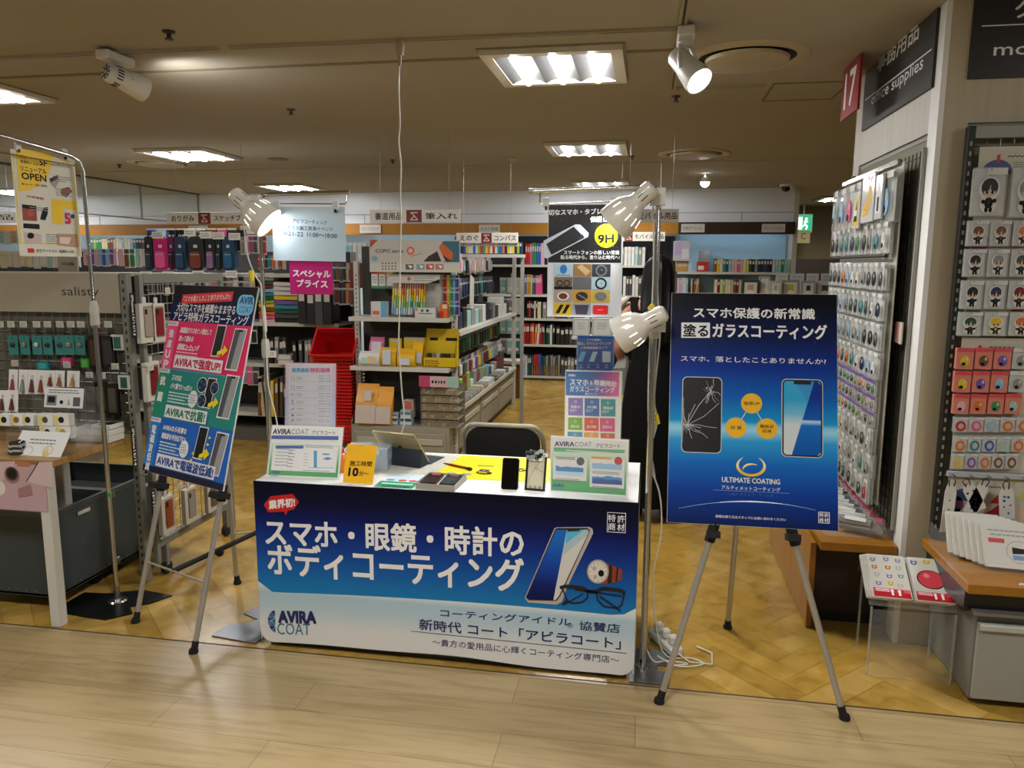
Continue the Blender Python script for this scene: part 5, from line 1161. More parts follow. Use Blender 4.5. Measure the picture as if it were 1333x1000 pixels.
BLK = mat('#1d4a78', 0.5, name='dark_blue_text'); pt('アビラコーティング', *z(384, 422), *z(712, 440), 5.4, BLK, 0.008); pt('ガラス施工実演イベント', *z(328, 490), *z(770, 500), 5.6, BLK, 0.008); pt('9/21-22', *z(288, 545), *z(483, 552), 5.8, BLK, 0.008); pt('11:00〜18:00', *z(520, 553), *z(806, 566), 5.8, BLK, 0.008)
tag(b.build('event_notice', matrix=pl.matrix()), 'pale event notice sheet with dates hanging from the stand over the counter', 'notice')
pl = Plane(on_y(378, 383, 3.052), (1, 0.0, 0), (0, 0, 1)); w_ = pl.px(434, 385)[0]; h_ = pl.px(405, 338)[1]
b = B(); b.box(0, w_, 0, 0.0012, 0, h_, mat('#ad0f6c', 0.45)); z = lambda x, y: (330+x/8.33, 350+y/8.33); pt('スペシャル', *z(428, 45), *z(835, 66), 9, WINK, 0.025, dv=-0.004); pt('プライス', *z(470, 155), *z(802, 165), 9.5, WINK, 0.025, dv=-0.003)
tag(b.build('price_sign', matrix=pl.matrix()), 'magenta special price sign hanging below the event notice', 'sign')
n0 = on_y(303, 251, 2.97); clip_lamp('cream clip lamp at the top of the left counter stand, shining on the event notice', n0, (0.74, 0.10, -0.62), (p2x, p2y-0.012, n0.z-0.04), 1.3)
# --- right pole stand
p3x, p3y = 0.022, 2.93
t = thing('poster_stand', 'chrome poster stand at the right end of the counter', 'poster stand', (p3x, p3y, 0))
base_plate(t, [(-0.05, -0.12), (0.10, -0.12), (0.11, -0.02), (0.06, -0.015), (0.06, 0.03), (0.11, 0.035), (0.11, 0.15), (-0.05, 0.15)], 0.008, GALV)
b = B(); b.lathe([(0.03, 0.008), (0.028, 0.014), (0.014, 0.018), (0.013, 0.06)], CHROME, n=18); b.build('socket', t)
b = B(); b.tube([(0, 0, 0.02), (0, 0, 1.38)], 0.0125, CHROME, 12); b.build('lower_pole', t)
a0_, a1_ = on_y(690, 253, 2.93), on_y(846, 243, 2.93); zt = a1_.z
b = B(); b.tube([(0, 0, 1.35), (0, 0, zt-0.03), (-0.012, 0, zt-0.006), (-0.05, 0, zt), (a0_.x-p3x, 0, zt-0.012)], 0.0085, CHROME, 12); b.build('upper_pole', t)
b = B(); b.cyl((a0_.x-p3x-0.004, 0, zt-0.0123), (a0_.x-p3x+0.012, 0, zt-0.0115), 0.0105, STEEL, 12); b.build('end_cap', t)
b = B(); b.lathe([(0.017, 1.33), (0.019, 1.34), (0.019, 1.40), (0.013, 1.43)], mat('#b4b2ac', 0.5, name='grey_collar'), n=16); b.build('collar', t)
zh = on_y(715, 266, 2.93).z; xh = on_y(703, 266, 2.93).x-p3x
b = B(); b.tube([(xh, 0, zt-0.012), (xh, -0.006, zh+0.01), (xh+0.008, -0.006, zh), (-0.03, -0.006, zh+0.012), (-0.02, -0.003, zt-0.004)], 0.0028, CHROME, 8); b.build('hanging_rod', t)
pl = Plane(on_y(712, 412, 2.922), (1, 0.0, 0), (0, 0, 1)); w_ = pl.px(808.5, 412)[0]; h_ = pl.px(757, 266)[1]; vb = pl.px(757, 342)[1]
for px in (711, 800):
    b = B(); clip(b, (0, 0, 0), None, None); u = pl.px(px, 268)[0]; c = b.build('poster_clip', t); P_ = pl.o+pl.e*u+Vector((0, -0.004, h_+0.002)); c.location = P_-Vector((p3x, p3y, 0))
b = B(); b.box(0, w_, 0, 0.001, 0, h_, mat('#c4c7cb', 0.5, name='cool_white_paper')); b.rect(0.002, vb, w_-0.006, h_-0.002, mat('#07080c', 0.4), 1)
z = lambda x, y: (680+x/7.405, 240+y/7.405); r = random.Random(2)
for k in range(70): b.disc(r.uniform(0.006, w_-0.01), r.uniform(vb+0.004, h_-0.006), r.uniform(.0003, .0012), mat('#8fa6b8', 0.5), 2, 5)
pt('大切なスマホ・タブレット', *z(198, 280), *z(880, 250), 7.4, WINK, 0.025, 4, dv=0.004); pt('保護します', *z(655, 338), *z(935, 330), 7.4, WINK, 0.025, 4)
pp([z(204, 545), z(515, 385), z(560, 390), z(640, 470), z(635, 505), z(240, 715), z(215, 708), z(207, 690)], mat('#b4bdc4', 0.4), 3); pp([z(232, 575), z(495, 408), z(600, 515), z(280, 680)], mat('#14161a', 0.4), 4); pp([z(515, 560), z(580, 480), z(600, 515), z(400, 618)], mat('#2c2e34', 0.4), 5)
disc_px(*z(808, 497), 15, 15.4, mat('#d8e000', 0.45), 4, pl, b, 28); pt('表面硬度', *z(735, 452), *z(880, 448), 4.4, mat('#7a8400', 0.5), 0.02, 5); pt('9H', *z(732, 527), *z(880, 520), 10.5, INK, 0.03, 5)
pt('スマートフォンの新しい常識', *z(400, 665), *z(935, 650), 5.4, WINK, 0.015, 4, dv=0); pt('貼る時代から、塗り込む時代へ!', *z(370, 712), *z(938, 695), 5.4, WINK, 0.015, 4, dv=0)
cells = ['#9fb8cc', '#8a6a3c', '#2a2c30', '#6b5a44', '#5a5c60', '#a4bccc', '#9a8a7c', '#b88a1c', '#b8a040', '#b89a1c', '#8a94a0', '#b4c4d0']
gx0, gx1 = pl.px(721, 380)[0], pl.px(794.5, 380)[0]; gy1, gy0 = pl.px(757, 343.5)[1], pl.px(757, 411)[1]
def cell(k): i, j = k % 3, k//3; cw, ch = (gx1-gx0)/3, (gy1-gy0)/4; return gx0+i*cw+0.001, gy1-(j+1)*ch+0.001, gx0+(i+1)*cw-0.001, gy1-j*ch-0.001
for k, c in enumerate(cells):
    a, c_, d_, e_ = cell(k); b.rect(a, c_, d_, e_, mat(c, 0.5), 2); mx, my = (a+d_)/2, (c_+e_)/2; s = (d_-a)
    if k == 0: b.disc(mx, my+0.004, s*0.2, mat('#1f6cb0', 0.5, name='drop_logo'), 3, 14, 1.2); b.lines(a+0.006, d_-0.006, c_+0.006, 1, 0.004, 0.002, DNAVY, 3)
    elif k == 1: b.poly([(a+s*.2, e_-s*.15), (a+s*.45, e_-s*.02), (d_-s*.05, c_+s*.3), (d_-s*.3, c_+s*.05)], mat('#c0a070', 0.5), 3)
    elif k in (2, 5): b.ring(mx, my, s*0.27, s*0.09, INK if k == 5 else mat('#6b6e74', 0.5), 3); b.line([(mx, my+s*.1), (mx, my), (mx+s*.1, my)], s*.03, GINK, 4)
    elif k == 3: b.ring(mx-s*.2, my, s*.15, s*.05, INK, 3); b.ring(mx+s*.2, my, s*.15, s*.05, INK, 3); b.rect(a, c_, d_, c_+s*.15, INK, 3)
    elif k == 6: b.disc(mx, my, s*.32, WINK, 3, 16, .7); b.disc(mx, my, s*.25, mat('#5a2c10', 0.5), 4, 16, .7)
    elif k in (7, 8): b.disc(mx, my, s*.33, mat('#1a1a1c' if k == 7 else '#6a6c6c', 0.5), 3, 16, .75); b.line([(mx-s*.2, my+s*.1), (mx+s*.25, my-s*.15)], s*.06, GINK, 4)
    elif k == 9: b.poly([(a+s*.1, c_+s*.1), (a+s*.3, c_+s*.1), (a+s*.55, e_-s*.1), (a+s*.35, e_-s*.1)], INK, 3); b.poly([(a+s*.45, c_+s*.1), (a+s*.65, c_+s*.1), (a+s*.9, e_-s*.1), (a+s*.7, e_-s*.1)], INK, 3)
    elif k == 10: b.poly([(a+s*.2, c_+s*.05), (d_-s*.2, c_+s*.05), (d_-s*.1, e_-s*.1), (a+s*.1, e_-s*.1)], mat('#3a3040', 0.5), 3)
    elif k == 11: b.rrect(a+s*.08, c_+s*.06, d_-s*.08, e_-s*.1, s*.1, mat('#d01418', 0.5), 3); b.lines(mx-s*.15, mx+s*.15, my, 1, 0.01, 0.002, WINK, 4)
tag(b.build('hanging_poster', matrix=pl.matrix()), 'black and white phone protection poster hanging from the right counter stand', 'poster')
n0 = on_y(850, 243, 2.85); clip_lamp('cream clip lamp at the top of the right counter stand, shining on the poster', n0, (-0.70, 0.16, -0.66), (p3x+0.0, p3y-0.01, n0.z-0.035), 4)
n0 = on_y(866, 407, 2.84); clip_lamp('cream clip lamp halfway up the right counter stand, shining over the counter', n0, (-0.86, 0.16, -0.47), (p3x+0.01, p3y-0.01, 1.38), 5)
# cords
CORD = mat('#c9c6ba', 0.5, name='white_cord')
def cord(label, pts, r=0.0032, name='power_lead', extra=None):
    # smooth the measured points
    P = [Vector(p) for p in pts]; out = []
    for i in range(len(P)-1):
        p0 = P[max(0, i-1)]; p1 = P[i]; p2 = P[i+1]; p3 = P[min(len(P)-1, i+2)]
        for k in range(5):
            s = k/5; out.append(0.5*((2*p1)+(p2-p0)*s+(2*p0-5*p1+4*p2-p3)*s*s+(3*p1-p0-3*p2+p3)*s**3))
    out.append(P[-1]); t = thing(name, label, 'cord', out[-1]); b = B(); o = out[-1]; b.tube([p-o for p in out], r, CORD, 7); b.build('cable', t)
    for nm, p, q, rr, m in (extra or []): b = B(); b.tube([Vector(p)-o, Vector(p).lerp(Vector(q), .3)-o, Vector(q)-o], [rr*.7, rr, rr*.75], m, 8); b.build(nm, t)
    return t
Yc = 3.5
cord('white power cord hanging from the ceiling track down to the counter', [Vector((-1.135, Yc, CEIL-0.05))]+[on_y(x, y, Yc) for x, y in ((519, 110), (520.5, 160), (519, 185), (522, 215), (521, 255), (522, 290), (521, 330), (520, 400), (519, 450), (521, 480), (523, 510), (526, 540), (524, 560))]+[Vector((-1.185, 3.44, TZ+0.006))], 0.0036,
     extra=[('track_plug', (-1.135, Yc, CEIL-0.012), (-1.135, Yc, CEIL-0.075), 0.022, mat('#a29878', 0.5, name='beige_plug')), ('strain_relief', (-1.135, Yc, CEIL-0.07), (-1.137, Yc, CEIL-0.12), 0.009, mat('#8d8466', 0.5, name='dull_plug'))])
Yr = 2.955; PLUGW = mat('#d0cec6', 0.4, name='white_plug'); YT = mat('#d8c01c', 0.5, name='yellow_tag')
cord('white lamp cord hanging straight down beside the right counter pole', [on_y(x, y, Yr) for x, y in ((850, 268), (851, 330), (849, 400), (846, 450), (844, 520), (845, 590), (847, 640), (846, 700), (845, 745), (838, 790), (836, 825))]+[Vector((0.06, 2.95, 0.03)), Vector((0.12, 2.99, 0.012)), Vector((0.2, 2.98, 0.012)), Vector((0.12, 2.93, 0.02))])
cord('white lamp cord with an inline plug and yellow tags hanging in front of the person', [on_y(x, y, Yr+0.02) for x, y in ((860, 268), (858, 320), (856, 370), (857, 400))]+[on_y(x, y, Yr+0.02) for x, y in ((859, 440), (853, 500), (852, 525), (855, 545), (849, 568), (847, 590), (851, 618), (858, 640), (861, 665), (860, 700), (850, 760))]+[Vector((0.10, 3.01, 0.04)), Vector((0.22, 3.03, 0.012)), Vector((0.26, 2.99, 0.01)), Vector((0.16, 2.95, 0.014)), Vector((0.08, 2.99, 0.03))],
     extra=[('inline_plug', on_y(853.5, 549, Yr+0.02), on_y(848.5, 570, Yr+0.02), 0.011, PLUGW), ('yellow_tag', on_y(853, 538, Yr+0.015), on_y(857, 552, Yr+0.015), 0.010, YT), ('yellow_tag', on_y(845, 398, Yr-0.035), on_y(851, 403, Yr-0.035), 0.014, YT), ('cord_switch', on_y(848, 598, Yr+0.02), on_y(852, 622, Yr+0.02), 0.006, PLUGW)])
cord('white lamp cord running down the left counter stand', [on_y(x, y, 3.03) for x, y in ((313, 270), (318, 300), (323, 335), (333, 360), (340, 372), (341, 400), (345, 430), (347, 460), (349, 500), (356, 530), (361, 555), (360, 580))]+[Vector((-1.60, 3.11, 0.6)), Vector((-1.61, 3.12, 0.1)), Vector((-1.66, 3.10, 0.013))], 0.003,
     extra=[('inline_plug', on_y(343, 398, 3.03), on_y(346, 432, 3.03), 0.008, PLUGW), ('yellow_tag', on_y(327, 352, 3.02), on_y(328, 366, 3.02), 0.013, YT)])
t = thing('power_strip', 'white power strip with plugs lying on the floor beside the right counter pole', 'power strip', (0.115, 3.13, 0), 0.5)
b = B(); b.bbox(-0.03, 0.03, -0.10, 0.10, 0.004, 0.042, PLUGW, 0.008); b.build('body', t)
for k, y in enumerate((-0.06, 0.0, 0.06)): b = B(); b.bbox(-0.018, 0.018, y-0.016, y+0.016, 0.043, 0.082, PLUGW, 0.006); b.build('plug', t)
b = B(); b.tube([(0, -0.1, 0.02), (0.02, -0.16, 0.01), (0.1, -0.2, 0.008), (0.15, -0.12, 0.008), (0.12, -0.05, 0.008)], 0.0035, CORD, 7); b.build('cable', t)
# ================================================================ left: accessory table, header panel, grid with phone case boxes
OAK = wood_mat('light_oak_top', '#8f6a3c', '#a37c48', '#b38d58', 2.5, 34, 0.4)
t = thing('display_table', 'wooden topped display table with white square legs at the left edge', 'table', (-2.9, 3.08, 0))
b = B(); b.bbox(-0.6, 0.385, -0.235, 0.235, 0.722, 0.75, OAK, 0.002); b.build('tabletop', t)
for x, y in ((0.355, -0.245), (0.05, 0.2), (-0.57, -0.245), (-0.57, 0.2)):
    b = B(); b.bbox(x-0.024, x+0.024, y-0.024, y+0.024, 0.0, 0.72, mat('#c9c6bd', 0.5, name='ivory_paint'), 0.003); b.build('leg', t)
b = B(); b.box(-0.55, 0.33, -0.21, -0.19, 0.64, 0.72, WHITE); b.box(-0.55, 0.33, 0.16, 0.18, 0.64, 0.72, WHITE); b.build('apron', t)
pl = Plane((-3.05, 2.808, 0.532), (1, 0, 0), (0, 0, 1)); w_ = 0.522; h_ = 0.208
b = B(); b.box(0, w_, 0, 0.002, 0, h_, mat('#b99aa0', 0.5))
z = lambda x, y: (x/6.06, 470+y/6.06)
def disc2(x, y, r, m, L, s=1): u, v = pl.px(*z(x, y)); b.disc(u, v, r, m, L, 24, s)
pp([z(-60, 800), z(120, 790), z(100, 900), z(-60, 980)], mat('#c8acb0', 0.5), 1)
disc2(95, 900, 0.038, mat('#8f6f70', 0.5), 2); disc2(95, 890, 0.031, mat('#4e3a3c', 0.5), 3); disc2(95, 888, 0.024, mat('#120c0c', 0.4), 4); disc2(-10, 1000, 0.035, mat('#d8cfca', 0.5), 2)
pp([z(130, 790), z(240, 800), z(230, 835), z(140, 830)], mat('#b5714c', 0.5), 3); pp([z(255, 880), z(300, 800), z(415, 795), z(415, 1000), z(330, 980), z(215, 950)], mat('#c9b4b6', 0.5), 2)
pp([z(140, 1010), z(240, 970), z(262, 1055), z(150, 1080)], mat('#9b7478', 0.5), 3); b.line([pl.px(*z(210, 950)), pl.px(*z(255, 880)), pl.px(*z(305, 800))], 0.004, mat('#3c2c2c', 0.5), 4)
tag(b.build('table_poster', matrix=pl.matrix()), 'dusty pink coffee cup picture panel on the front of the wooden table', 'poster')
# trunks
TRK_ = mat('#343c3e', 0.55, name='grey_green_trunk', noise=0.06, nscale=6); RIM = mat('#4a504e', 0.4, 0.4, name='trunk_rim'); RIV = mat('#8c8c84', 0.3, 0.9, name='rivet_metal')
def trunk(x0, x1, y0, y1, label):
    t = thing('storage_chest', label, 'chest', ((x0+x1)/2, (y0+y1)/2, 0)); w, d = (x1-x0)/2, (y1-y0)/2; z0, z1 = 0.07, 0.465
    b = B()
    for q in ((-w, w, -d, -d+0.012), (-w, w, d-0.012, d), (-w, -w+0.012, -d+0.012, d-0.012), (w-0.012, w, -d+0.012, d-0.012)): b.box(*q, z0, z1, TRK_)
    b.box(-w, w, -d, d, z0-0.004, z0+0.01, TRK_); b.box(-w+0.02, w-0.02, -d+0.02, d-0.02, z0+0.28, z0+0.3, BLACK); b.build('body', t)
    b = B()
    for q in ((-w-0.004, w+0.004, -d-0.004, -d+0.014), (-w-0.004, w+0.004, d-0.014, d+0.004), (-w-0.004, -w+0.014, -d+0.014, d-0.014), (w-0.014, w+0.004, -d+0.014, d-0.014)): b.box(*q, z1-0.016, z1+0.006, RIM)
    b.build('rim', t)
    b = B(); n = int(2*w/0.05)
    for k in range(n+1): b.ball((-w+0.012+(2*w-0.024)*k/n, -d-0.001, z0+0.022), 0.005, RIV, 6)
    for k in range(9): b.ball((w+0.001, -d+0.03+(2*d-0.06)*k/8, z0+0.022), 0.005, RIV, 6)
    for k in range(9): b.ball((w-0.012, -d-0.001, z0+0.03+0.34*k/8), 0.004, RIV, 6)
    b.build('rivets', t)
    for z_ in (z0+0.02, z1-0.02): b = B(); b.bbox(w-0.03, w+0.005, -d-0.005, -d+0.03, z_-0.022, z_+0.022, RIV, 0.006); b.build('corner_cap', t)
    b = B(); b.box(w, w+0.004, -0.03, 0.06, z1-0.06, z1-0.035, RIV); b.box(w+0.0035, w+0.0045, -0.025, 0.055, z1-0.056, z1-0.039, mat('#b9b8a8', 0.5, name='label_card')); b.build('label_holder', t)
    for x in (-w+0.06, w-0.06):
        for y in (-d+0.06, d-0.06): b = B(); b.cyl((x-0.012, y, 0.03), (x+0.012, y, 0.03), 0.03, RUBBER, 14); b.box(x-0.016, x+0.016, y-0.02, y+0.02, 0.045, 0.067, RIV); b.build('caster', t)
trunk(-3.25, -2.648, 2.95, 3.335, 'grey riveted storage chest under the wooden table, nearest the walkway')
trunk(-3.25, -2.64, 3.345, 3.80, 'grey riveted storage chest behind the first chest, under the header panel')
# fixture with the header panel
FX = mat('#77766e', 0.5, name='fixture_grey')
t = thing('display_fixture', 'grey shop fixture with a beige header panel behind the wooden table', 'display fixture', (-2.8, 3.36, 0))
b = B(); b.bbox(0.315, 0.352, -0.045, -0.005, 0.0, 1.553, FX, 0.003)
for k in range(36): b.box(0.329, 0.338, -0.0458, -0.0445, 0.1+k*0.04, 0.118+k*0.04, BLACK)
b.build('post', t)
b = B(); b.bbox(-0.62, -0.585, -0.045, -0.005, 0.0, 1.553, FX, 0.003); b.build('post', t)
b = B(); b.box(-0.585, 0.315, 0.0, 0.006, 0.78, 1.36, mat('#5c5b50', 0.6, name='drab_back_panel')); b.build('back_panel', t)
b = B()
for k in range(19): b.cyl((-0.58+k*0.049, -0.012, 0.76), (-0.58+k*0.049, -0.012, 1.36), 0.0022, STEEL, 5)
for k in range(13): b.cyl((-0.585, -0.008, 0.77+k*0.049), (0.315, -0.008, 0.77+k*0.049), 0.0022, STEEL, 5)
b.build('grid', t)
pl = Plane((-3.30, 3.312, 1.362), (1, 0, 0), (0, 0, 1))
b = B(); b.box(0, 0.812, 0, 0.02, 0, 0.185, mat('#a29a88', 0.55, name='taupe_panel')); pt('salisty', 80, 379, 129, 383, 15, mat('#2c2822', 0.5), 0, dv=0)
h = b.build('header_panel'); h.parent = t; h.matrix_parent_inverse = t.matrix_world.inverted(); h.matrix_world = pl.matrix()
h.matrix_parent_inverse = Matrix(); h.location = Vector(pl.o)-Vector((-2.8, 3.36, 0)); h.rotation_euler = (0, 0, 0)
b = B(); b.box(0, 0.105, 0, 0.012, 0, 0.075, mat('#8d8676', 0.5)); b.text('モバイル用品', 0.022, 0.09, 0.038, 0.018, INK, 1, 0.01)
tag(b.build('shelf_sign', loc=on_y(76, 353.5, 3.36)), 'small taupe sign for mobile goods standing on the header panel', 'sign')
# label holders and packs on the grid
def hook_tag(parent=None):
    b = B(); b.cyl((0, 0.07, 0.0), (0, -0.045, 0.0), 0.002, CHROME, 6); b.cyl((0, -0.045, 0), (0, -0.049, 0.008), 0.002, CHROME, 6); b.box(-0.020, 0.020, -0.052, -0.0505, -0.016, 0.014, mat('#c9c6ba', 0.5, name='price_card')); b.lines(-0.015, 0.015, 0.006, 3, 0.007, 0.003, GINK, 105, 0.3); return b
hk = None; Yg = 3.345
tags = [(x, 421, 'upper') for x in (11, 25, 41, 58, 72, 88, 102, 115, 134, 150)]+[(x, y, 'lower') for x, y in ((30, 471), (97, 473), (159, 475), (126, 486), (142, 487))]
i_ = {'upper': 0, 'lower': 0}
for x, y, row in tags:
    P_ = on_y(x, y, Yg); lab = 'white price card, %s from the left in the %s row under the header panel' % (ORD[i_[row]], row); i_[row] += 1
    if hk is None: hk = tag(hook_tag().build('price_hook', loc=P_), lab, 'price card', 'price card hooks under the header panel')
    else: dup(hk, lab, P_)
# teal earring cards
t0 = thing('earring_card', 'teal card with a round charm, first from the left below the header panel', 'jewellery card', (0, 0, 0), group='teal jewellery cards on the left grid')
TEALC = tint_mat('tinted_card_teal', 0.5)
b = B(); b.box(-0.027, 0.027, 0, 0.002, -0.095, 0, TEALC); b.disc(0, -0.012, 0.004, BLACK, 1, 10); ka = b.build('card', t0)
b = B(); b.ball((0, -0.006, -0.045), 0.013, tint_mat('tinted_charm', 0.3), 12, (1, 0.5, 1)); kb = b.build('charm', t0); remember(t0, ka, kb)
for k, (x, c) in enumerate(zip((16, 31, 47, 61, 77, 89, 103), ('#3a2a20', '#8f8a72', '#c0c8c4', '#2a241e', '#3a3228', '#9a8a68', '#8a7a60'))):
    P_ = on_y(x, 437, 3.32); lab = 'teal card with a round charm, %s from the left below the header panel' % ORD[k]
    if k == 0: t0.location = P_
    r = t0 if k == 0 else dup(t0, lab, P_, kid_color=c)
    for ch in r.children: ch.color = srgb('#35807c') if ch.name.startswith('card') else srgb(c)
bpy.context.view_layer.update()
for o in list(COL.objects):
    if o.name.startswith('card'): o.color = srgb('#35807c')
# dark phone cases and green boxes hanging lower
def hang_box(name, label, cat, x0, y0, x1, y1, Y, body, inner, th=0.02, group=None, inner_name='case', margin=0.18):
    a, c = on_y(x0, y1, Y), on_y(x1, y0, Y); t = thing(name, label, cat, a, group=group); w, h = c.x-a.x, c.z-a.z
    b = B(); b.bbox(0, w, 0, th, 0, h, mat(body, 0.4, name='pack_'+body.strip('#')), 0.002); b.build('box', t)
    b = B(); m = w*margin; b.rect(m, h*0.1, w-m, h*0.86, mat(inner, 0.4, name='pack_inner_'+inner.strip('#')), 1); b.build(inner_name, t); return t
hang_box('case_pack', 'black phone case pack hanging beside the teal cards, brown inside', 'phone case', 116, 437, 128, 480, 3.32, '#16150f', '#4a3020')
hang_box('case_pack', 'black phone case pack hanging second from the teal cards, beside the pole', 'phone case', 133, 438, 147, 478, 3.32, '#121214', '#33322e')
hang_box('case_pack', 'white boxed green phone case hanging left of the grey post, upper one', 'phone case', 145, 436, 160, 456, 3.32, '#c2c6bf', '#2f5f52', margin=0.22)
hang_box('case_pack', 'white boxed green phone case hanging left of the grey post, lower one', 'phone case', 154, 489, 168, 507, 3.31, '#c2c6bf', '#2c5247', margin=0.22)
hang_box('case_pack', 'tall black phone case pack on the grid above the white boxes', 'phone case', 125, 498, 138, 538, 3.32, '#1a1814', '#3b352a')
hang_box('case_pack', 'tall black phone case pack beside the grey post above the white boxes', 'phone case', 140, 500, 152, 541, 3.32, '#0e0e0e', '#50493a')
hang_box('gift_pack', 'bright pink pouch hanging under the teal cards', 'pouch', 80, 466, 92, 477, 3.31, '#c8306c', '#d8608c'); hang_box('gift_pack', 'green pouch hanging under the teal cards beside a price card', 'pouch', 105, 467, 115, 479, 3.31, '#3a8f3c', '#58b050'); hang_box('gift_pack', 'turquoise pouch hanging under the teal cards left of the pink pouch', 'pouch', 48, 472, 62, 481, 3.31, '#1f8f98', '#3fb0b4')
# table goods: tassel cards on an acrylic step
t = thing('acrylic_step', 'clear acrylic step display holding tassel cards on the wooden table', 'display stand', (-2.78, 3.22, 0.751)); b = B()
b.box(-0.17, 0.2, 0.02, 0.023, 0, 0.26, CLEAR); b.box(-0.17, 0.2, -0.07, 0.02, 0.10, 0.103, CLEAR); b.box(-0.17, 0.2, -0.073, -0.07, 0, 0.103, CLEAR); b.box(-0.17, 0.2, -0.15, -0.07, 0.045, 0.048, CLEAR); b.box(-0.17, -0.167, -0.15, 0.02, 0, 0.103, CLEAR); b.box(0.197, 0.2, -0.15, 0.02, 0, 0.103, CLEAR); b.build('shelves', t)
def flat_card(name, label, cat, x0, y0, x1, y1, Y, lean, draw, group=None, m=PAPER, th=0.003):
    a, c = on_y(x0, y1, Y), on_y(x1, y1, Y); P = Plane(a, (1, 0, 0), (0, math.sin(math.radians(lean)), math.cos(math.radians(lean))))
    w = c.x-a.x; h = P.px((x0+x1)/2, y0)[1]; t = thing(name, label, cat, matrix=P.matrix(), group=group); b = B(); b.box(0, w, 0, th, 0, h, m); b.build('card', t); draw(t, w, h); return t
def tassel(col):
    def f(t, w, h):
        b = B(); b.lathe([(0.001, h*0.62), (0.004, h*0.6), (0.0055, h*0.5), (0.012, h*0.08), (0.001, h*0.08)], mat(col, 0.8, name='tassel_thread'), (w/2, -0.006, 0), (0, 0, 1), 12); b.build('tassel', t)
        b = B(); b.ring(w/2, h*0.72, 0.006, 0.0025, mat('#c9a23c', 0.3, 0.8, name='gold_ring'), 3, 14); b.build('ring', t)
    return f
for k, (x, c) in enumerate(zip((11, 24, 36, 48, 60, 72, 87), ('#a0304c', '#8f9488', '#6a3a2a', '#8a3a22', '#7a3a28', '#a0623c', '#b08a3c'))):
    flat_card('tassel_card', 'white card with %s tassel, %s from the left in the back row' % ({'#a0304c': 'crimson', '#8f9488': 'grey green', '#6a3a2a': 'brown', '#8a3a22': 'rust', '#7a3a28': 'dark rust', '#a0623c': 'copper', '#b08a3c': 'golden'}[c], ORD[k]), 'jewellery card', x, 481+k*0.3, x+(11.5 if k < 6 else 16), 513-(0 if k < 4 else 9), 3.22, 8, tassel(c), 'tassel cards on the acrylic step')
for k, (x, c) in enumerate(zip((-4, 9), ('#5a3020', '#6a3424'))): flat_card('tassel_card', 'white card with a brown tassel, front row at the left edge, %s' % ('outer one' if k == 0 else 'inner one'), 'jewellery card', x, 508, x+14, 536, 3.14, 8, tassel(c), 'tassel cards on the acrylic step')
def shop_card(t, w, h):
    b = B(); b.rect(w*0.06, h*0.1, w*0.32, h*0.62, GINK, 1); b.rect(w*0.1, h*0.25, w*0.28, h*0.55, INK, 2); b.disc(w*0.45, h*0.28, h*0.1, INK, 1, 14); b.rect(w*0.75, h*0.1, w*0.93, h*0.55, mat('#5c5158', 0.5), 1); b.poly([(w*.6, h*.15), (w*.68, h*.15), (w*.64, h*.5)], mat('#a8a090', 0.5), 1); b.lines(w*0.1, w*0.9, h*0.9, 2, h*0.12, h*0.05, GINK, 1); b.build('print', t)
flat_card('info_card', 'white information card with small pictures before the tassel cards', 'card', 57, 505, 107, 530, 3.12, 12, shop_card)
flat_card('info_card', 'large white card with two gold rings leaning at the table front', 'card', 12, 561, 76, 597, 2.90, 38, lambda t, w, h: (lambda b: (b.ring(w*0.3, h*0.3, h*0.16, 0.004, mat('#bfb59a', 0.4), 1), b.ring(w*0.7, h*0.34, h*0.16, 0.004, mat('#c8a850', 0.4), 1), b.poly([(w*.62, h*.1), (w*.66, h*.5), (w*.76, h*.16)], mat('#d8c078', 0.4), 1), b.lines(w*0.25, w*0.8, h*0.72, 2, h*0.12, h*0.05, GINK, 1), b.build('print', t)))(B()))
# small ring boxes in two tiers
for k, (x, y, c) in enumerate(((-2, 539, '#1a1a1a'), (14, 539, '#8f6a10'), (29, 539, '#2a2418'), (49, 539, '#5c4c3c'), (70, 539, '#141414'), (52, 555, '#23201c'), (72, 555, '#b0a030'))):
    def rb(t, w, h, c=c): b = B(); b.rect(0.003, 0.003, w*0.34, h*0.9, mat('#d8cf88', 0.5), 1); b.disc(w*0.5, h*0.5, h*0.27, mat(c, 0.4, name='ring_gem_'+c.strip('#')), 2, 16); b.build('print', t)
    flat_card('ring_box', 'small white ring box with a %s disc, %s in the %s tier' % ({'#1a1a1a': 'black', '#8f6a10': 'gold', '#2a2418': 'dark brown', '#5c4c3c': 'brown', '#141414': 'jet black', '#23201c': 'black', '#b0a030': 'yellow'}[c], ORD[k if k < 5 else k-5], 'upper' if k < 5 else 'lower'), 'ring box', x, y, x+(15 if k < 3 else 20), y+15, 2.99, 3, rb, 'small ring boxes on the table', th=0.035)
t = thing('rope_coil', 'coil of black and white cord lying at the left edge of the table', 'cord', (-2.765, 2.93, 0.752)); b = B(); rr = random.Random(3)
for k in range(5): b.tube([(0.035*math.cos(a*0.5)*(1-0.08*k), 0.03*math.sin(a*0.5), 0.006+0.011*k+0.003*math.sin(a*2)) for a in range(13)], 0.006, mat('#b8b4aa' if k % 2 else '#2a2a2a', 0.8, name='braided_cord_%d' % (k % 2)), 7)
b.build('coil', t)
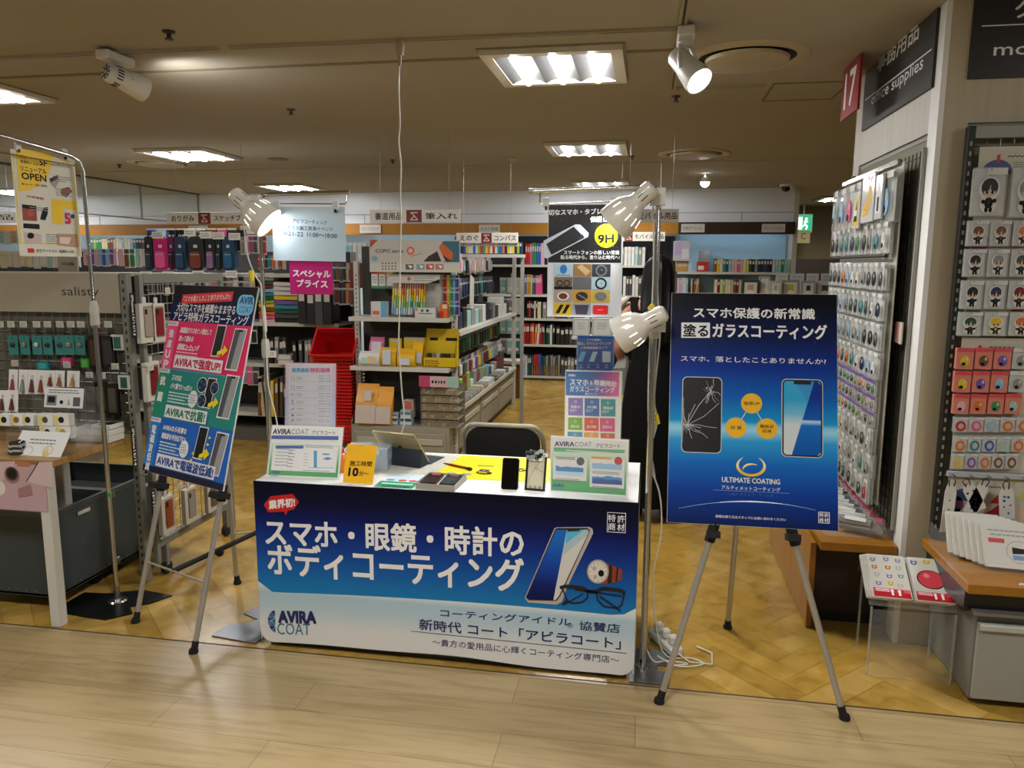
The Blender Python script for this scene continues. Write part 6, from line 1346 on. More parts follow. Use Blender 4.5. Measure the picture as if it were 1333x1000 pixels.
# stacked white phone boxes at the back of the table
for k, (x0, x1, y0, y1, lab) in enumerate(((106, 168, 552, 561, 'flat white box at the bottom of the stack on the wooden table'), (106, 170, 541, 552, 'flat white box in the middle of the stack on the wooden table'))):
    z0 = 0.751+k*0.031; b = B(); b.bbox(0, 0.21, 0, 0.11, 0, 0.03, mat('#c6c5be', 0.5, name='white_card_box'), 0.002); tag(b.build('accessory_box', loc=(-2.715-0.0*k, 3.19+0.005*k, z0)), lab, 'box', 'white boxes on the wooden table')
t = thing('accessory_box', 'open white box with a black picture on top of the stack beside the post', 'box', (-2.60, 3.195, 0.751+0.063)); b = B(); b.bbox(0, 0.10, 0, 0.10, 0, 0.022, mat('#c6c5be', 0.5, name='white_card_box'), 0.002); b.build('box', t); b = B(); b.add([(0.02, 0.01, 0.0224), (0.09, 0.01, 0.0224), (0.095, 0.085, 0.0224), (0.05, 0.085, 0.0224)], [(0, 1, 2, 3)], INK); b.build('print', t)
# wire grid panel facing the aisle with boxed phone cases
GX = -2.43
t = thing('grid_panel', 'standing wire grid panel on casters hung with boxed phone cases', 'grid panel', (GX, 3.37, 0))
b = B(); b.bbox(-0.016, 0.012, 0, 0.03, 0.08, 1.545, FX, 0.003); b.build('upright', t); b = B(); b.bbox(-0.016, 0.012, 0.72, 0.75, 0.02, 1.545, FX, 0.003); b.build('upright', t)
b = B(); b.bbox(-0.016, 0.012, 0.03, 0.72, 1.50, 1.545, FX, 0.003); b.build('top_rail', t); b = B(); b.bbox(-0.016, 0.012, 0.03, 0.72, 0.16, 0.20, FX, 0.003); b.build('bottom_rail', t)
b = B()
for k in range(15): b.cyl((0, 0.03+k*0.049, 0.2), (0, 0.03+k*0.049, 1.5), 0.002, STEEL, 5)
for k in range(27): b.cyl((0.004, 0.03, 0.22+k*0.049), (0.004, 0.72, 0.22+k*0.049), 0.002, STEEL, 5)
b.build('grid', t)
for y in (0.08, 0.66): b = B(); b.cyl((-0.012, y, 0.035), (0.012, y, 0.035), 0.034, RUBBER, 16); b.box(-0.015, 0.015, y-0.012, y+0.012, 0.05, 0.16, FX); b.build('caster', t)
def case_box(label, y, z_, colr, h=0.19, w=0.105, d=0.025, x=GX+0.03, n_behind=0):
    t = thing('case_box', label, 'phone case box', (x, y, z_), math.pi/2, group='boxed phone cases on the wire grid')
    b = B(); b.bbox(0, w, -d, 0, 0, h, mat('#c2bfb6', 0.45, name='white_gloss_box'), 0.002); b.box(w/2-0.012, w/2+0.012, -d*0.6, -d*0.4, h, h+0.03, mat('#c2bfb6', 0.45, name='white_gloss_box')); b.build('box', t)
    b = B(); b.rrect(w*0.24, h*0.13, w*0.92, h*0.93, 0.008, mat('#8d7a64', 0.4, name='box_window_tan'), 1); b.v = [(x_, y_-d, z__) for x_, y_, z__ in b.v]; b.build('window', t)
    b = B(); b.prism(rounded(w*0.28, h*0.17, w*0.80, h*0.89, 0.010), -d-0.004, -d-0.0008, mat(colr, 0.35, name='case_'+colr.strip('#'))); b.build('phone_case', t)
    b = B(); b.rrect(w*0.31, h*0.72, w*0.47, h*0.86, 0.006, INK, 0); b.v = [(x_, y_-d-0.0046, z__) for x_, y_, z__ in b.v]; b.build('camera_window', t)
def Pg(x, y): return on_x(x, y, GX+0.055)
a = Pg(200, 447); case_box('boxed deep red phone case hanging highest on the wire grid', a.y, a.z, '#7c1a24')
case_box('boxed deep red phone case hanging just behind the highest box', a.y-0.035, a.z, '#74161f', x=GX+0.005) if False else None
a = Pg(190, 447); case_box('white phone case box hanging on the wire grid, nearest the post in the top row', a.y-0.03, a.z, '#9a8c80')
a = Pg(193, 524); case_box('boxed deep red phone case hanging in the middle of the wire grid', a.y, a.z, '#6e1620')
for k, (x, y, c, lab) in enumerate(((213, 698, '#8a3a20', 'boxed rust brown phone case hanging lowest on the wire grid, nearest the walkway'), (243, 684, '#8f8a86', 'boxed grey phone case hanging lowest on the wire grid, second from the walkway'), (272, 670, '#5a4a38', 'boxed brown phone case hanging lowest on the wire grid, third from the walkway'))):
    a = Pg(x, y); case_box(lab, a.y, max(0.22, a.z), c)
for k, (x, y, s, lab) in enumerate(((179, 440, 'iPhone15/14/13', 'upper'), (180, 610, 'iPhone15/14', 'middle'), (206, 690, 'iPhone', 'lowest'))):
    a = Pg(x, y); pl = Plane((GX+0.03, a.y, a.z), (0, 1, 0), (0, 0, 1)); hh = 0.21 if k == 0 else 0.2; b = B(); b.box(0, 0.03, 0, 0.003, 0, hh, BLACK)
    vs0 = len(b.v); b.text(s, 0, hh-0.02, 0, 0.016, WINK, 1, 0.02); b.v[vs0:] = [(0.015+z_, y_, hh-0.01-x_) for x_, y_, z_ in b.v[vs0:]]
    tag(b.build('size_tag', matrix=pl.matrix()), 'black vertical size tag hanging on the wire grid, the %s one' % lab, 'tag', 'size tags on the wire grid')
for k, (x, y) in enumerate(((212, 378), (190, 478), (200, 620), (262, 612), (228, 632))):
    a = Pg(x, y); dup(hk, 'white price card on the wire grid panel, %s from the top' % ORD[k], Vector((GX+0.03, a.y, a.z)), math.pi/2, group='price cards on the wire grid')
# ================================================================ the store behind the counter
PALN = {'red': '#b01c24', 'dark red': '#6c141c', 'pink': '#cf4f80', 'pale pink': '#d0a0ac', 'orange': '#c8641c', 'yellow': '#d0b01c', 'lime green': '#7fa32a', 'green': '#2a7f4c', 'dark green': '#1c4a38', 'teal': '#1f7f84', 'pale teal': '#8fb8b4',
        'light blue': '#7fa8cc', 'blue': '#2456a8', 'navy': '#182448', 'purple': '#6a4a9c', 'brown': '#6a4428', 'beige': '#b8a688', 'white': '#c6c6c2', 'grey': '#83837e', 'dark grey': '#3c3d40', 'black': '#121214', 'magenta': '#b01c74', 'cream': '#cfc6a4'}
def cube_proto(m, name='item'):
    b = B(); b.bbox(-0.5, 0.5, -0.5, 0.5, 0, 1, m, 0.03); return b.mesh(name)
TINT = tint_mat('tinted_cover', 0.45); TINTG = tint_mat('tinted_glossy', 0.15, coat=0.3)
_bk = B(); _bk.box(-0.5, 0.5, -0.5, 0.5, 0, 1, TINT); _bk.box(-0.36, 0.36, -0.504, -0.49, 0.62, 0.86, mat('#bdbab0', 0.5, name='spine_label')); BOOKM = _bk.mesh('book')
_bp = B(); _bp.bbox(-0.5, 0.5, -0.5, 0.5, 0, 1, TINT, 0.03); PLAINM = _bp.mesh('box')
_bb = B(); _bb.bbox(-0.5, 0.5, -0.5, 0.5, 0, 1, TINT, 0.02); _bb.add([(-0.18+0.18*math.cos(a*.5)*0, -0.506, 0) for a in range(1)], [], TINT); _bb.cyl((0, -0.512, 0.3), (0, -0.49, 0.3), 0.28, CHROME, 12); BINDM = _bb.mesh('binder')
# blister pack: card with a clear bubble and coloured goods
_pk = B(); _pk.box(-0.5, 0.5, -0.1, 0.1, -1, 0, mat('#b9bab6', 0.35, name='pack_card')); _pk.box(-0.5, 0.5, -0.13, -0.1, -0.22, 0, TINT); _pk.bbox(-0.38, 0.38, -0.5, -0.1, -0.92, -0.3, TINT, 0.06); PACKM = _pk.mesh('hanging_pack')
_p2 = B(); _p2.bbox(-0.5, 0.5, -0.5, 0.5, -1, 0, TINTG, 0.04); _p2.box(-0.5, 0.5, -0.54, -0.5, -0.16, 0, mat('#c9c9c4', 0.4, name='pack_header')); _p2.box(-0.3, 0.3, -0.54, -0.5, -0.8, -0.6, mat('#d0d0cc', 0.4, name='pack_header')); BAGM = _p2.mesh('hanging_bag')
def item(mesh, name, label, cat, loc, scale, color, rotz=0.0, group=None, tilt=0.0):
    o = bpy.data.objects.new(name, mesh); COL.objects.link(o); o.location = loc; o.scale = scale; o.rotation_euler = (0, tilt, rotz)
    o.color = srgb(PALN.get(color, color)); tag(o, label, cat, group); return o
def pick(rnd, pal): return pal[rnd.randrange(len(pal))]
def row(mesh, name, noun, where, p0, p1, n, hgt, dep, pal, seed, group, rotz=0.0, fill=0.92, jit=0.12, hang=False, lean=0.0, gaps=0.0):
    """n things side by side from p0 to p1 (points on the shelf edge or hook line)"""
    rnd = random.Random(seed); p0, p1 = Vector(p0), Vector(p1); L = (p1-p0).length; w = L/n
    for k in range(n):
        if rnd.random() < gaps: continue
        c = pal[k] if len(pal) == n else pick(rnd, pal); h = hgt*(1-jit*rnd.random())
        p = p0+(p1-p0)*((k+0.5)/n)
        dl = rnd.uniform(-lean, lean); p = p+Vector((0, 0, abs(dl)*w*fill*0.5)); item(mesh, name, '%s %s, %s from the left %s' % (c, noun, ORD[k], where), noun, p, (w*fill, dep, h), c, rotz, group, dl)
def shelf_unit(name, label, x0, x1, y0, y1, zs, top, cat='shelf unit', back='#3a3a38', frame=GREYP, board=None, base_h=0.12, lips=True):
    t = thing(name, label, cat, ((x0+x1)/2, (y0+y1)/2, 0)); w, d = (x1-x0)/2, (y1-y0)/2
    b = B(); b.box(-w, w, d-0.02, d, 0.0, top, mat(back, 0.6, name='unit_back_'+back.strip('#'))); b.build('back_panel', t)
    for s in (-1, 1): b = B(); b.bbox(s*w-0.018, s*w+0.018, d-0.06, d, 0, top, frame, 0.002); b.build('upright', t)
    b = B(); b.box(-w, w, -d+0.02, d-0.02, 0, base_h, mat('#55534a', 0.5, name='unit_base')); b.build('base', t)
    for z in zs:
        b = B(); b.bbox(-w, w, -d, d-0.02, z-0.025, z, board or LIGHTGREY, 0.002)
        if lips: b.box(-w, w, -d-0.006, -d, z-0.03, z+0.003, mat('#b9b8b0', 0.4, name='price_rail'))
        b.build('shelf', t)
    return t
GLY = 6.35
def zf(y, Y=GLY): return on_y(400, y, Y).z
def xf(x, Y=GLY, y=400): return on_y(x, y, Y).x
zb_, zc_, zd_, ze_ = zf(357), zf(421), zf(475), zf(540)
shelf_unit('pencil_shelves', 'long grey shelf unit of pencil cases and felt behind the left easel', -6.6, -2.66, GLY, GLY+0.42, [zb_, zc_, zd_, ze_], zf(327), back='#26262a')
b = B(); b.box(xf(196), xf(322), GLY+0.02, GLY+0.04, zf(327), zf(299), mat('#1a1a1e', 0.6)); tag(b.build('pouch_header'), 'dark raised back panel behind the hanging pencil pouches', 'display panel')
# backpack shaped pencil pouches
def pouch(label, x0, x1, main, front):
    w = xf(x1)-xf(x0); z1, z0 = zf(303), zf(353); h = z1-z0
    t = thing('pencil_pouch', label, 'pencil case', ((xf(x0)+xf(x1))/2, GLY-0.03, z0), group='backpack shaped pencil pouches'); m = mat(main, 0.6, name='pouch_'+main.strip('#')); f = mat(front, 0.6, name='pocket_'+front.strip('#'))
    b = B(); b.prism([(x, z) for x, z in rounded(-w*0.45, 0.0, w*0.45, h*0.9, w*0.3)], -0.03, 0.03, m); b.build('body', t)
    b = B(); b.prism(rounded(-w*0.30, h*0.06, w*0.30, h*0.5, w*0.16), -0.05, -0.03, f); b.line([(-w*.25, h*.42), (w*.25, h*.42)], 0.006, mat('#b0b0ac', 0.4, name='zip_grey'), 102); b.build('pocket', t)
    b = B(); b.tube([(-w*.08, 0, h*.88), (-w*.08, -0.01, h*1.0), (w*.08, -0.01, h*1.0), (w*.08, 0, h*.88)], 0.006, BLACK, 6); b.build('loop', t)
    b = B(); b.box(-w*.12, w*.1, -0.032, -0.03, h*.6, h*.68, mat('#c8ccd0', 0.5, name='pouch_label')); b.build('badge', t)
for k, (x0, x1, c, f, n) in enumerate(((198, 209, '#1c2430', '#2a3c4a', 'dark slate'), (209, 229, '#c01874', '#e05a9c', 'bright pink'), (229, 236, '#5a1c4a', '#2a2036', 'plum'), (236, 252, '#1d3a5c', '#20486c', 'steel blue'), (253, 275, '#20262c', '#7c3a30', 'black and red'), (276, 289, '#1a1c22', '#8a6a98', 'black and mauve'), (289, 297, '#141a24', '#1c2a3c', 'black'), (297, 314, '#123c60', '#1a5c84', 'deep blue'))):
    pouch('%s backpack shaped pencil pouch, %s from the left in the hanging row' % (n, ORD[k]), x0, x1, c, f)
row(BAGM, 'pencil_case', 'roll pencil case', 'above the pouches on the shelf unit', (xf(200), GLY-0.01, zf(297)), (xf(316), GLY-0.01, zf(297)), 9, 0.10, 0.05, ['blue', 'light blue', 'navy', 'black', 'grey', 'dark grey', 'brown', 'pink', 'dark grey'], 5, 'roll pencil cases above the pouches')
row(PACKM, 'pencil_pack', 'pencil pack', 'on the hooks before the pouches', (xf(116), GLY-0.02, zf(325)), (xf(160), GLY-0.02, zf(325)), 9, 0.16, 0.03, ['pale pink', 'pink', 'purple', 'pale pink', 'light blue', 'blue', 'light blue', 'purple', 'pale pink'], 6, 'pencil packs on hooks')
row(PACKM, 'sticker_pack', 'sticker pack', 'between pencil packs and pouches', (xf(161), GLY-0.02, zf(325)), (xf(197), GLY-0.02, zf(325)), 5, 0.17, 0.03, ['pale pink', 'brown', 'green', 'pale teal', 'white'], 8, 'sticker packs on hooks')
row(BOOKM, 'drawing_pad', 'drawing pad', 'on the wall shelf above the pencil packs', (xf(112, 10.3), 10.5, on_y(140, 324, 10.5).z), (xf(186, 10.3), 10.5, on_y(140, 324, 10.5).z), 20, 0.16, 0.12, ['beige', 'cream', 'green', 'light blue', 'navy', 'teal', 'brown', 'white', 'lime green'], 9, 'pads on the back wall shelf', jit=0.1)
row(PACKM, 'eraser_pack', 'small pack', 'hanging at the far left shelf', (xf(0), GLY-0.02, zf(300)), (xf(74), GLY-0.02, zf(300)), 9, 0.13, 0.03, ['white', 'light blue', 'grey', 'pale teal', 'white', 'beige', 'navy'], 10, 'small packs at the far left')
row(PACKM, 'eraser_pack', 'small pack', 'low row at the far left', (xf(0), GLY-0.02, zf(328)), (xf(112), GLY-0.02, zf(328)), 13, 0.16, 0.03, ['white', 'pale teal', 'lime green', 'light blue', 'cream'], 11, 'small packs at the far left')
for k, (za, cnt, seed, wh) in enumerate(((zb_-0.03, 20, 21, 'just below the pouches'), (zc_-0.03, 18, 22, 'in the middle row below the pouches'), (zd_-0.03, 18, 23, 'in the low row below the pouches'))):
    row(PACKM, 'pen_pack', 'pen pack', wh, (xf(196, GLY), GLY-0.02, za), (xf(335, GLY), GLY-0.02, za), cnt, 0.17, 0.03, ['white', 'grey', 'dark grey', 'black', 'white', 'beige', 'dark grey', 'navy', 'pink', 'white'], seed, 'pen packs seen through the wire grid')
row(PACKM, 'marker_pack', 'marker pack', 'beside the left pole top', (xf(318), GLY-0.02, zf(308)), (xf(352), GLY-0.02, zf(308)), 6, 0.16, 0.03, ['grey', 'white', 'magenta', 'dark grey', 'white', 'red'], 31, 'marker packs behind the left pole')
row(PACKM, 'marker_pack', 'marker pack', 'behind the event notice', (xf(340), GLY-0.02, zf(333)), (xf(376), GLY-0.02, zf(333)), 8, 0.12, 0.03, ['red', 'white', 'navy', 'teal', 'orange', 'white', 'red', 'beige'], 32, 'marker packs behind the left pole')
row(PACKM, 'brush_pack', 'brush pack', 'right of the magenta sign', (xf(436), GLY-0.02, zf(342)), (xf(462), GLY-0.02, zf(342)), 6, 0.17, 0.03, ['dark green', 'brown', 'dark grey', 'black', 'beige', 'brown'], 33, 'brush packs beside the magenta sign')
row(PACKM, 'brush_pack', 'brush pack', 'in the low row by the magenta sign', (xf(433), GLY-0.02, zf(368)), (xf(462), GLY-0.02, zf(368)), 6, 0.2, 0.03, ['grey', 'dark red', 'black', 'navy', 'orange', 'brown'], 34, 'brush packs beside the magenta sign')
# folded felt
def felt(cols, x0, x1, y0, y1, side):
    n = len(cols); X0, X1 = xf(x0), xf(x1); z = zc_; H = (zf(y0)-zc_)/n
    for k, c in enumerate(cols[::-1]):
        b = B(); w = (X1-X0); sag = 0.006
        prof = [(-w/2+w*i/8, H*0.46-sag*math.sin(math.pi*i/8)) for i in range(9)]
        b.prism([(-w/2, -H*0.46+0*1)]+[(x, v-0.0) for x, v in [(-w/2-0.01, 0)]]+[(-w/2, H*0.46)]+[(x, v) for x, v in prof[1:-1]]+[(w/2, H*0.46), (w/2+0.006, 0), (w/2, -H*0.46)], 0, 0.28, TINT)
        o = b.build('felt_sheet', loc=((X0+X1)/2, GLY+0.01, z+H*(k+0.5))); o.color = srgb(PALN[c])
        tag(o, '%s folded felt, %s from the bottom of the %s felt stack' % (c, ORD[k], side), 'felt', 'folded felt sheets on the shelf')
felt(['grey', 'grey', 'dark grey', 'dark red', 'light blue', 'teal', 'dark green', 'lime green', 'yellow', 'brown', 'orange', 'pink', 'pale pink'], 337, 356, 356, 420, 'left')
felt(['white', 'white', 'white', 'yellow', 'purple', 'teal', 'dark green', 'dark grey', 'black'], 357, 392, 367, 420, 'right')
# dark boards and papers below the felt
row(BOOKM, 'black_board', 'board', 'leaning below the felt stacks', (xf(341), GLY+0.02, zd_), (xf(372), GLY+0.02, zd_), 5, 0.25, 0.03, ['dark grey', 'black', 'grey', 'black', 'dark grey'], 41, 'dark boards below the felt', lean=0.1, fill=0.8)
row(BOOKM, 'black_board', 'panel', 'leaning between felt and red baskets', (xf(393), GLY+0.02, zc_), (xf(436), GLY+0.02, zc_), 4, 0.32, 0.2, ['black', 'black', 'dark grey', 'black'], 42, 'dark boards below the felt', lean=0.02)
row(BOOKM, 'black_board', 'sketch board', 'on the low shelf beside the red baskets', (xf(385), GLY+0.02, zd_), (xf(436), GLY+0.02, zd_), 7, 0.24, 0.25, ['dark grey', 'black', 'dark grey', 'grey'], 43, 'dark boards below the felt', lean=0.12, fill=0.6)
for k, (x0, x1, y, c, n) in enumerate(((360, 380, 455, 'white', 'upper'), (362, 398, 462, 'white', 'lower'))):
    item(PLAINM, 'paper_stack', 'white stack of card sheets below the felt, the %s one' % n, 'paper', ((xf(x0)+xf(x1))/2, GLY+0.05, zd_+(0.045 if k == 0 else 0.0)), (xf(x1)-xf(x0), 0.2, 0.043), c)
row(BOOKM, 'wooden_frame', 'frame', 'on the lowest shelf behind the price list', (xf(338), GLY+0.02, ze_), (xf(372), GLY+0.02, ze_), 6, 0.36, 0.3, ['brown', 'beige', 'dark grey', 'yellow', 'brown', 'dark grey'], 44, 'frames on the lowest shelf', lean=0.08, fill=0.7)
row(BOOKM, 'wooden_frame', 'canvas', 'on the lowest shelf right of the price list', (xf(373), GLY+0.02, ze_), (xf(436), GLY+0.02, ze_), 8, 0.3, 0.3, ['dark grey', 'grey', 'black', 'brown'], 45, 'canvases on the lowest shelf', lean=0.05, fill=0.7)
# white shelf cards along the top
for k, (x, y) in enumerate(((205, 306), (247, 303), (268, 306), (284, 307), (305, 308), (190, 358), (219, 358), (258, 357), (301, 357), (430, 461), (352, 461))):
    b = B(); b.box(-0.055, 0.055, 0, 0.003, -0.03, 0.03, PAPER); b.lines(-0.045, 0.045, 0.016, 2, 0.018, 0.009, GINK, 1, 0.2, k); tag(b.build('shelf_card', loc=on_y(x, y, GLY-0.075)), 'small white shelf card, %s from the left on the pencil shelves' % ORD[k], 'shelf card', 'white shelf cards')

# ---- ceiling hung category signs
def hung_sign(name, label, x0, y0, x1, y1, Y, left, right, mid, top_bar=False):
    a, c = on_y(x0, y1, Y), on_y(x1, y0, Y); w, h = c.x-a.x, c.z-a.z; t = thing(name, label, 'sign', a, group=None)
    b = B(); b.bbox(0, w, 0, 0.025, 0, h, mat('#d2cec4', 0.5, name='warm_grey_board'), 0.002); m0, m1 = mid
    b.rect(w*m0, 0.002, w*m1, h-0.002, mat('#6a1218', 0.5, name='maroon_square'), 1); mx = w*(m0+m1)/2; s = h*0.3; cr = mat('#d0b8a8', 0.5, name='emblem_cream')
    b.rect(mx-s, h/2+s*0.75, mx+s, h/2+s*1.05, cr, 2); b.line([(mx-s*0.6, h/2+s*0.7), (mx+s*0.15, h/2), (mx+s, h/2-s)], s*0.3, cr, 2); b.line([(mx+s*0.1, h/2+s*0.1), (mx-s, h/2-s)], s*0.3, cr, 2); b.line([(mx-s, h/2-s), (mx+s*1.05, h/2-s)], s*0.3, cr, 2)
    if left: b.text(left, w*0.06, w*(m0-0.05), h/2, h*0.55, INK, 1, 0.012)
    if right: b.text(right, w*(m1+0.04), w*0.97, h/2, h*0.5, INK, 1, 0.012)
    b.build('panel', t)
    for u in (0.12, 0.88): b = B(); b.cyl((w*u, 0.012, h), (w*u, 0.012, CEIL-a.z), 0.0012, STEEL, 6); b.build('hanging_wire', t)
hung_sign('category_sign', 'hanging grey sign for origami and sketchbooks above the pouches', 217, 276, 330, 292, 6.2, 'おりがみ', 'スケッチブック', (0.37, 0.51))
hung_sign('category_sign', 'hanging grey sign for calligraphy goods and pencil cases above the middle shelves', 481.5, 272.5, 599, 290, 5.8, '書道用品', '筆入れ', (0.41, 0.58))
hung_sign('category_sign', 'grey sign for paints and compasses above the middle aisle', 594, 303, 674, 316.5, 7.3, 'えのぐ', 'コンパス', (0.41, 0.58))
hung_sign('category_sign', 'hanging grey sign for mobile goods behind the top right lamp', 810, 272, 884, 290, 6.2, '', 'モバイル用品', (0.0, 0.25))
hung_sign('category_sign', 'grey sign for mobile goods lower behind the right pole', 800, 302, 866, 314, 7.6, 'の', 'モバイル用品', (0.2, 0.36))
hung_sign('category_sign', 'grey hanging sign cut by the left edge behind the yellow poster', -40, 276, 18, 290, 7.0, '文具', '品', (0.3, 0.6))
for k, (x, y, w, wh, s) in enumerate(((258, 299, 24, 'left of the event notice', 'スケッチ'), (325, 299, 24, 'beside the left clip lamp', 'マーカー'), (482, 298, 27, 'above the copy pen rack', 'コピックスケッチ'), (637, 298, 27, 'above the paints sign', 'えのぐ各種'), (902, 297, 31, 'on the dark fascia, nearer the middle', '台紙式アルバム'), (1007, 297, 31, 'on the dark fascia near the wall end', 'ポケットアルバム'))):
    a = on_y(x-w/2, y+5.5, BW-0.05); c = on_y(x+w/2, y-5.5, BW-0.05); b = B(); b.box(0, c.x-a.x, 0, 0.01, 0, c.z-a.z, mat('#c8c6be', 0.5, name='fascia_card')); b.text(s, (c.x-a.x)*.08, (c.x-a.x)*.92, (c.z-a.z)/2, (c.z-a.z)*.45, GINK, 1, 0.01)
    tag(b.build('fascia_card', loc=a), 'white product card on the wall fascia, %s' % wh, 'card', 'cards on the wall fascia')

# ---- red shopping baskets stacked on a dolly
BSK = mat('#b80e12', 0.35, name='red_basket_plastic'); BY = 5.95
def basket_mesh():
    b = B(); w0, d0, w1, d1, h = 0.125, 0.10, 0.16, 0.14, 0.21
    lo = [(-w0, -d0), (w0, -d0), (w0, d0), (-w0, d0)]; hi = [(-w1, -d1), (w1, -d1), (w1, d1), (-w1, d1)]
    vs = [(x, y, 0) for x, y in lo]+[(x, y, h) for x, y in hi]+[(x*.985, y*.985, h) for x, y in hi]+[(x*.98, y*.98, 0.004) for x, y in lo]
    b.add(vs, [(3, 2, 1, 0), (0, 1, 5, 4), (1, 2, 6, 5), (2, 3, 7, 6), (3, 0, 4, 7), (4, 5, 9, 8), (5, 6, 10, 9), (6, 7, 11, 10), (7, 4, 8, 11), (9, 13, 12, 8)[::-1], (10, 14, 13, 9)[::-1], (11, 15, 14, 10)[::-1], (8, 12, 15, 11)[::-1], (12, 13, 14, 15)], BSK)
    for q in ((-w1-0.012, w1+0.012, -d1-0.012, -d1+0.002), (-w1-0.012, w1+0.012, d1-0.002, d1+0.012), (-w1-0.012, -w1+0.002, -d1, d1), (w1-0.002, w1+0.012, -d1, d1)): b.box(*q, h-0.012, h+0.004, BSK)
    for k in range(4): b.box(-w0-0.005*k-0.012, w0+0.005*k+0.012, -d0-0.0075*(k+1)-0.006, -d0-0.0075*(k+1), 0.03+0.04*k, 0.036+0.04*k, mat('#e0383a', 0.35))
    return b.mesh('shopping_basket')
bm_ = basket_mesh(); bx_ = (on_y(415, 500, BY).x+on_y(471, 500, BY).x)/2-0.012; zt_ = on_y(440, 462, BY).z; nb = 20
for k in range(nb):
    z_ = 0.14+k*(zt_-0.20-0.14)/(nb-1); o = bpy.data.objects.new('shopping_basket', bm_); COL.objects.link(o); o.location = (bx_, BY, z_); o.rotation_euler = (0, 0, 0.0)
    tag(o, 'red plastic shopping basket, %s from the bottom of the stack' % ORD[k] if k else 'red plastic shopping basket at the bottom of the stack', 'basket', 'red shopping baskets in the stack')
    hb = B(); hb.tube([(-0.16, 0, 0.2), (-0.14, -0.125, 0.205), (0.14, -0.125, 0.205), (0.16, 0, 0.2)], 0.005, mat('#7c0a0e', 0.4, name='dark_red_handle'), 6); hh_ = hb.build('handle', o)
o = bpy.data.objects.new('shopping_basket', bm_); COL.objects.link(o); o.location = (bx_+0.012, BY+0.03, zt_-0.06); o.rotation_euler = (math.radians(42), 0, 0.12); o.scale = (1.05, 1.0, 1.15)
tag(o, 'red plastic shopping basket tipped open on top of the stack', 'basket', 'red shopping baskets in the stack')
hb = B(); hb.tube([(-0.16, 0, 0.2), (-0.155, 0.12, 0.203), (0.155, 0.12, 0.203), (0.16, 0, 0.2)], 0.005, mat('#7c0a0e', 0.4, name='dark_red_handle'), 6); hb.build('handle', o)
t = thing('basket_dolly', 'chrome wire dolly under the red baskets', 'dolly', (bx_, BY, 0)); b = B()
b.tube([(-0.165, -0.15, 0.12), (0.165, -0.15, 0.12), (0.165, 0.15, 0.12), (-0.165, 0.15, 0.12)], 0.008, CHROME, 8, True); b.build('frame', t)
b = B(); b.tube([(0.165, -0.16, 0.1), (0.17, -0.16, 0.34), (0.17, -0.12, 0.40), (0.17, 0.12, 0.40), (0.17, 0.16, 0.34), (0.165, 0.16, 0.1)], 0.008, CHROME, 8); b.build('guard_rail', t)
for x in (-0.14, 0.14):
    for y in (-0.13, 0.13): b = B(); b.cyl((x-0.01, y, 0.03), (x+0.01, y, 0.03), 0.03, RUBBER, 12); b.cyl((x, y, 0.05), (x, y, 0.113), 0.006, CHROME, 8); b.build('caster', t)

# ---- middle gondola
GX0, GX1, GYF, GYB = -2.30, -1.50, 5.85, 8.75
def ze(y, Y=GYF-0.15): return on_y(540, y, Y).z
def xe(x, Y=GYF-0.15): return on_y(x, 450, Y).x
EY = GYF-0.15  # front of the end shelves
t = thing('end_display', 'end unit of the middle shelves with a pen poster on top', 'shelf unit', ((GX0+GX1)/2, GYF, 0)); w = (GX1-GX0)/2
Z1, Z2, Z3 = ze(414), ze(479), ze(556)
b = B(); b.box(-w, w, 0.16, 0.18, 0, 1.74, mat('#33332f', 0.6, name='end_back_panel')); b.build('back_panel', t)
for s in (-1, 1):
    b = B(); b.bbox(s*w-0.02, s*w+0.02, 0.02, 0.06, 0, ze(340), LIGHTGREY, 0.002)
    for k in range(40): b.box(s*w-0.004, s*w+0.004, 0.0185, 0.0205, 0.1+k*0.036, 0.115+k*0.036, BLACK)
    b.build('upright', t)
for z_, dd in ((Z1, -0.15), (Z2, -0.15)): b = B(); b.bbox(-w, w, dd, 0.15, z_-0.03, z_, LIGHTGREY, 0.002); b.box(-w, w, dd-0.004, dd, z_-0.032, z_+0.002, mat('#b9b8b0', 0.4, name='price_rail')); b.build('shelf', t)
bc = mat('#8f8a7c', 0.5, name='beige_cabinet'); b = B(); b.bbox(-w, w, -0.15, 0.16, 0.03, Z3, bc, 0.003); b.build('cabinet_body', t)
for k, (z0, z1) in enumerate(((0.08, Z3-0.05),)):
    for s in (-1, 1):
        b = B(); x0, x1 = (s*w*0.5-w*0.43, s*w*0.5+w*0.43); b.bbox(x0, x1, -0.162, -0.15, z0, z1, bc, 0.004); d_ = b.build('drawer', t); b = B(); b.bbox(x0+0.02, x1-0.02, -0.172, -0.162, z1-0.09, z1-0.04, mat('#a9a698', 0.4, name='drawer_pull'), 0.003); b.build('drawer_pull', d_)
b = B(); b.box(-w, w, -0.14, 0.15, 0, 0.03, BLACK); b.build('plinth', t)
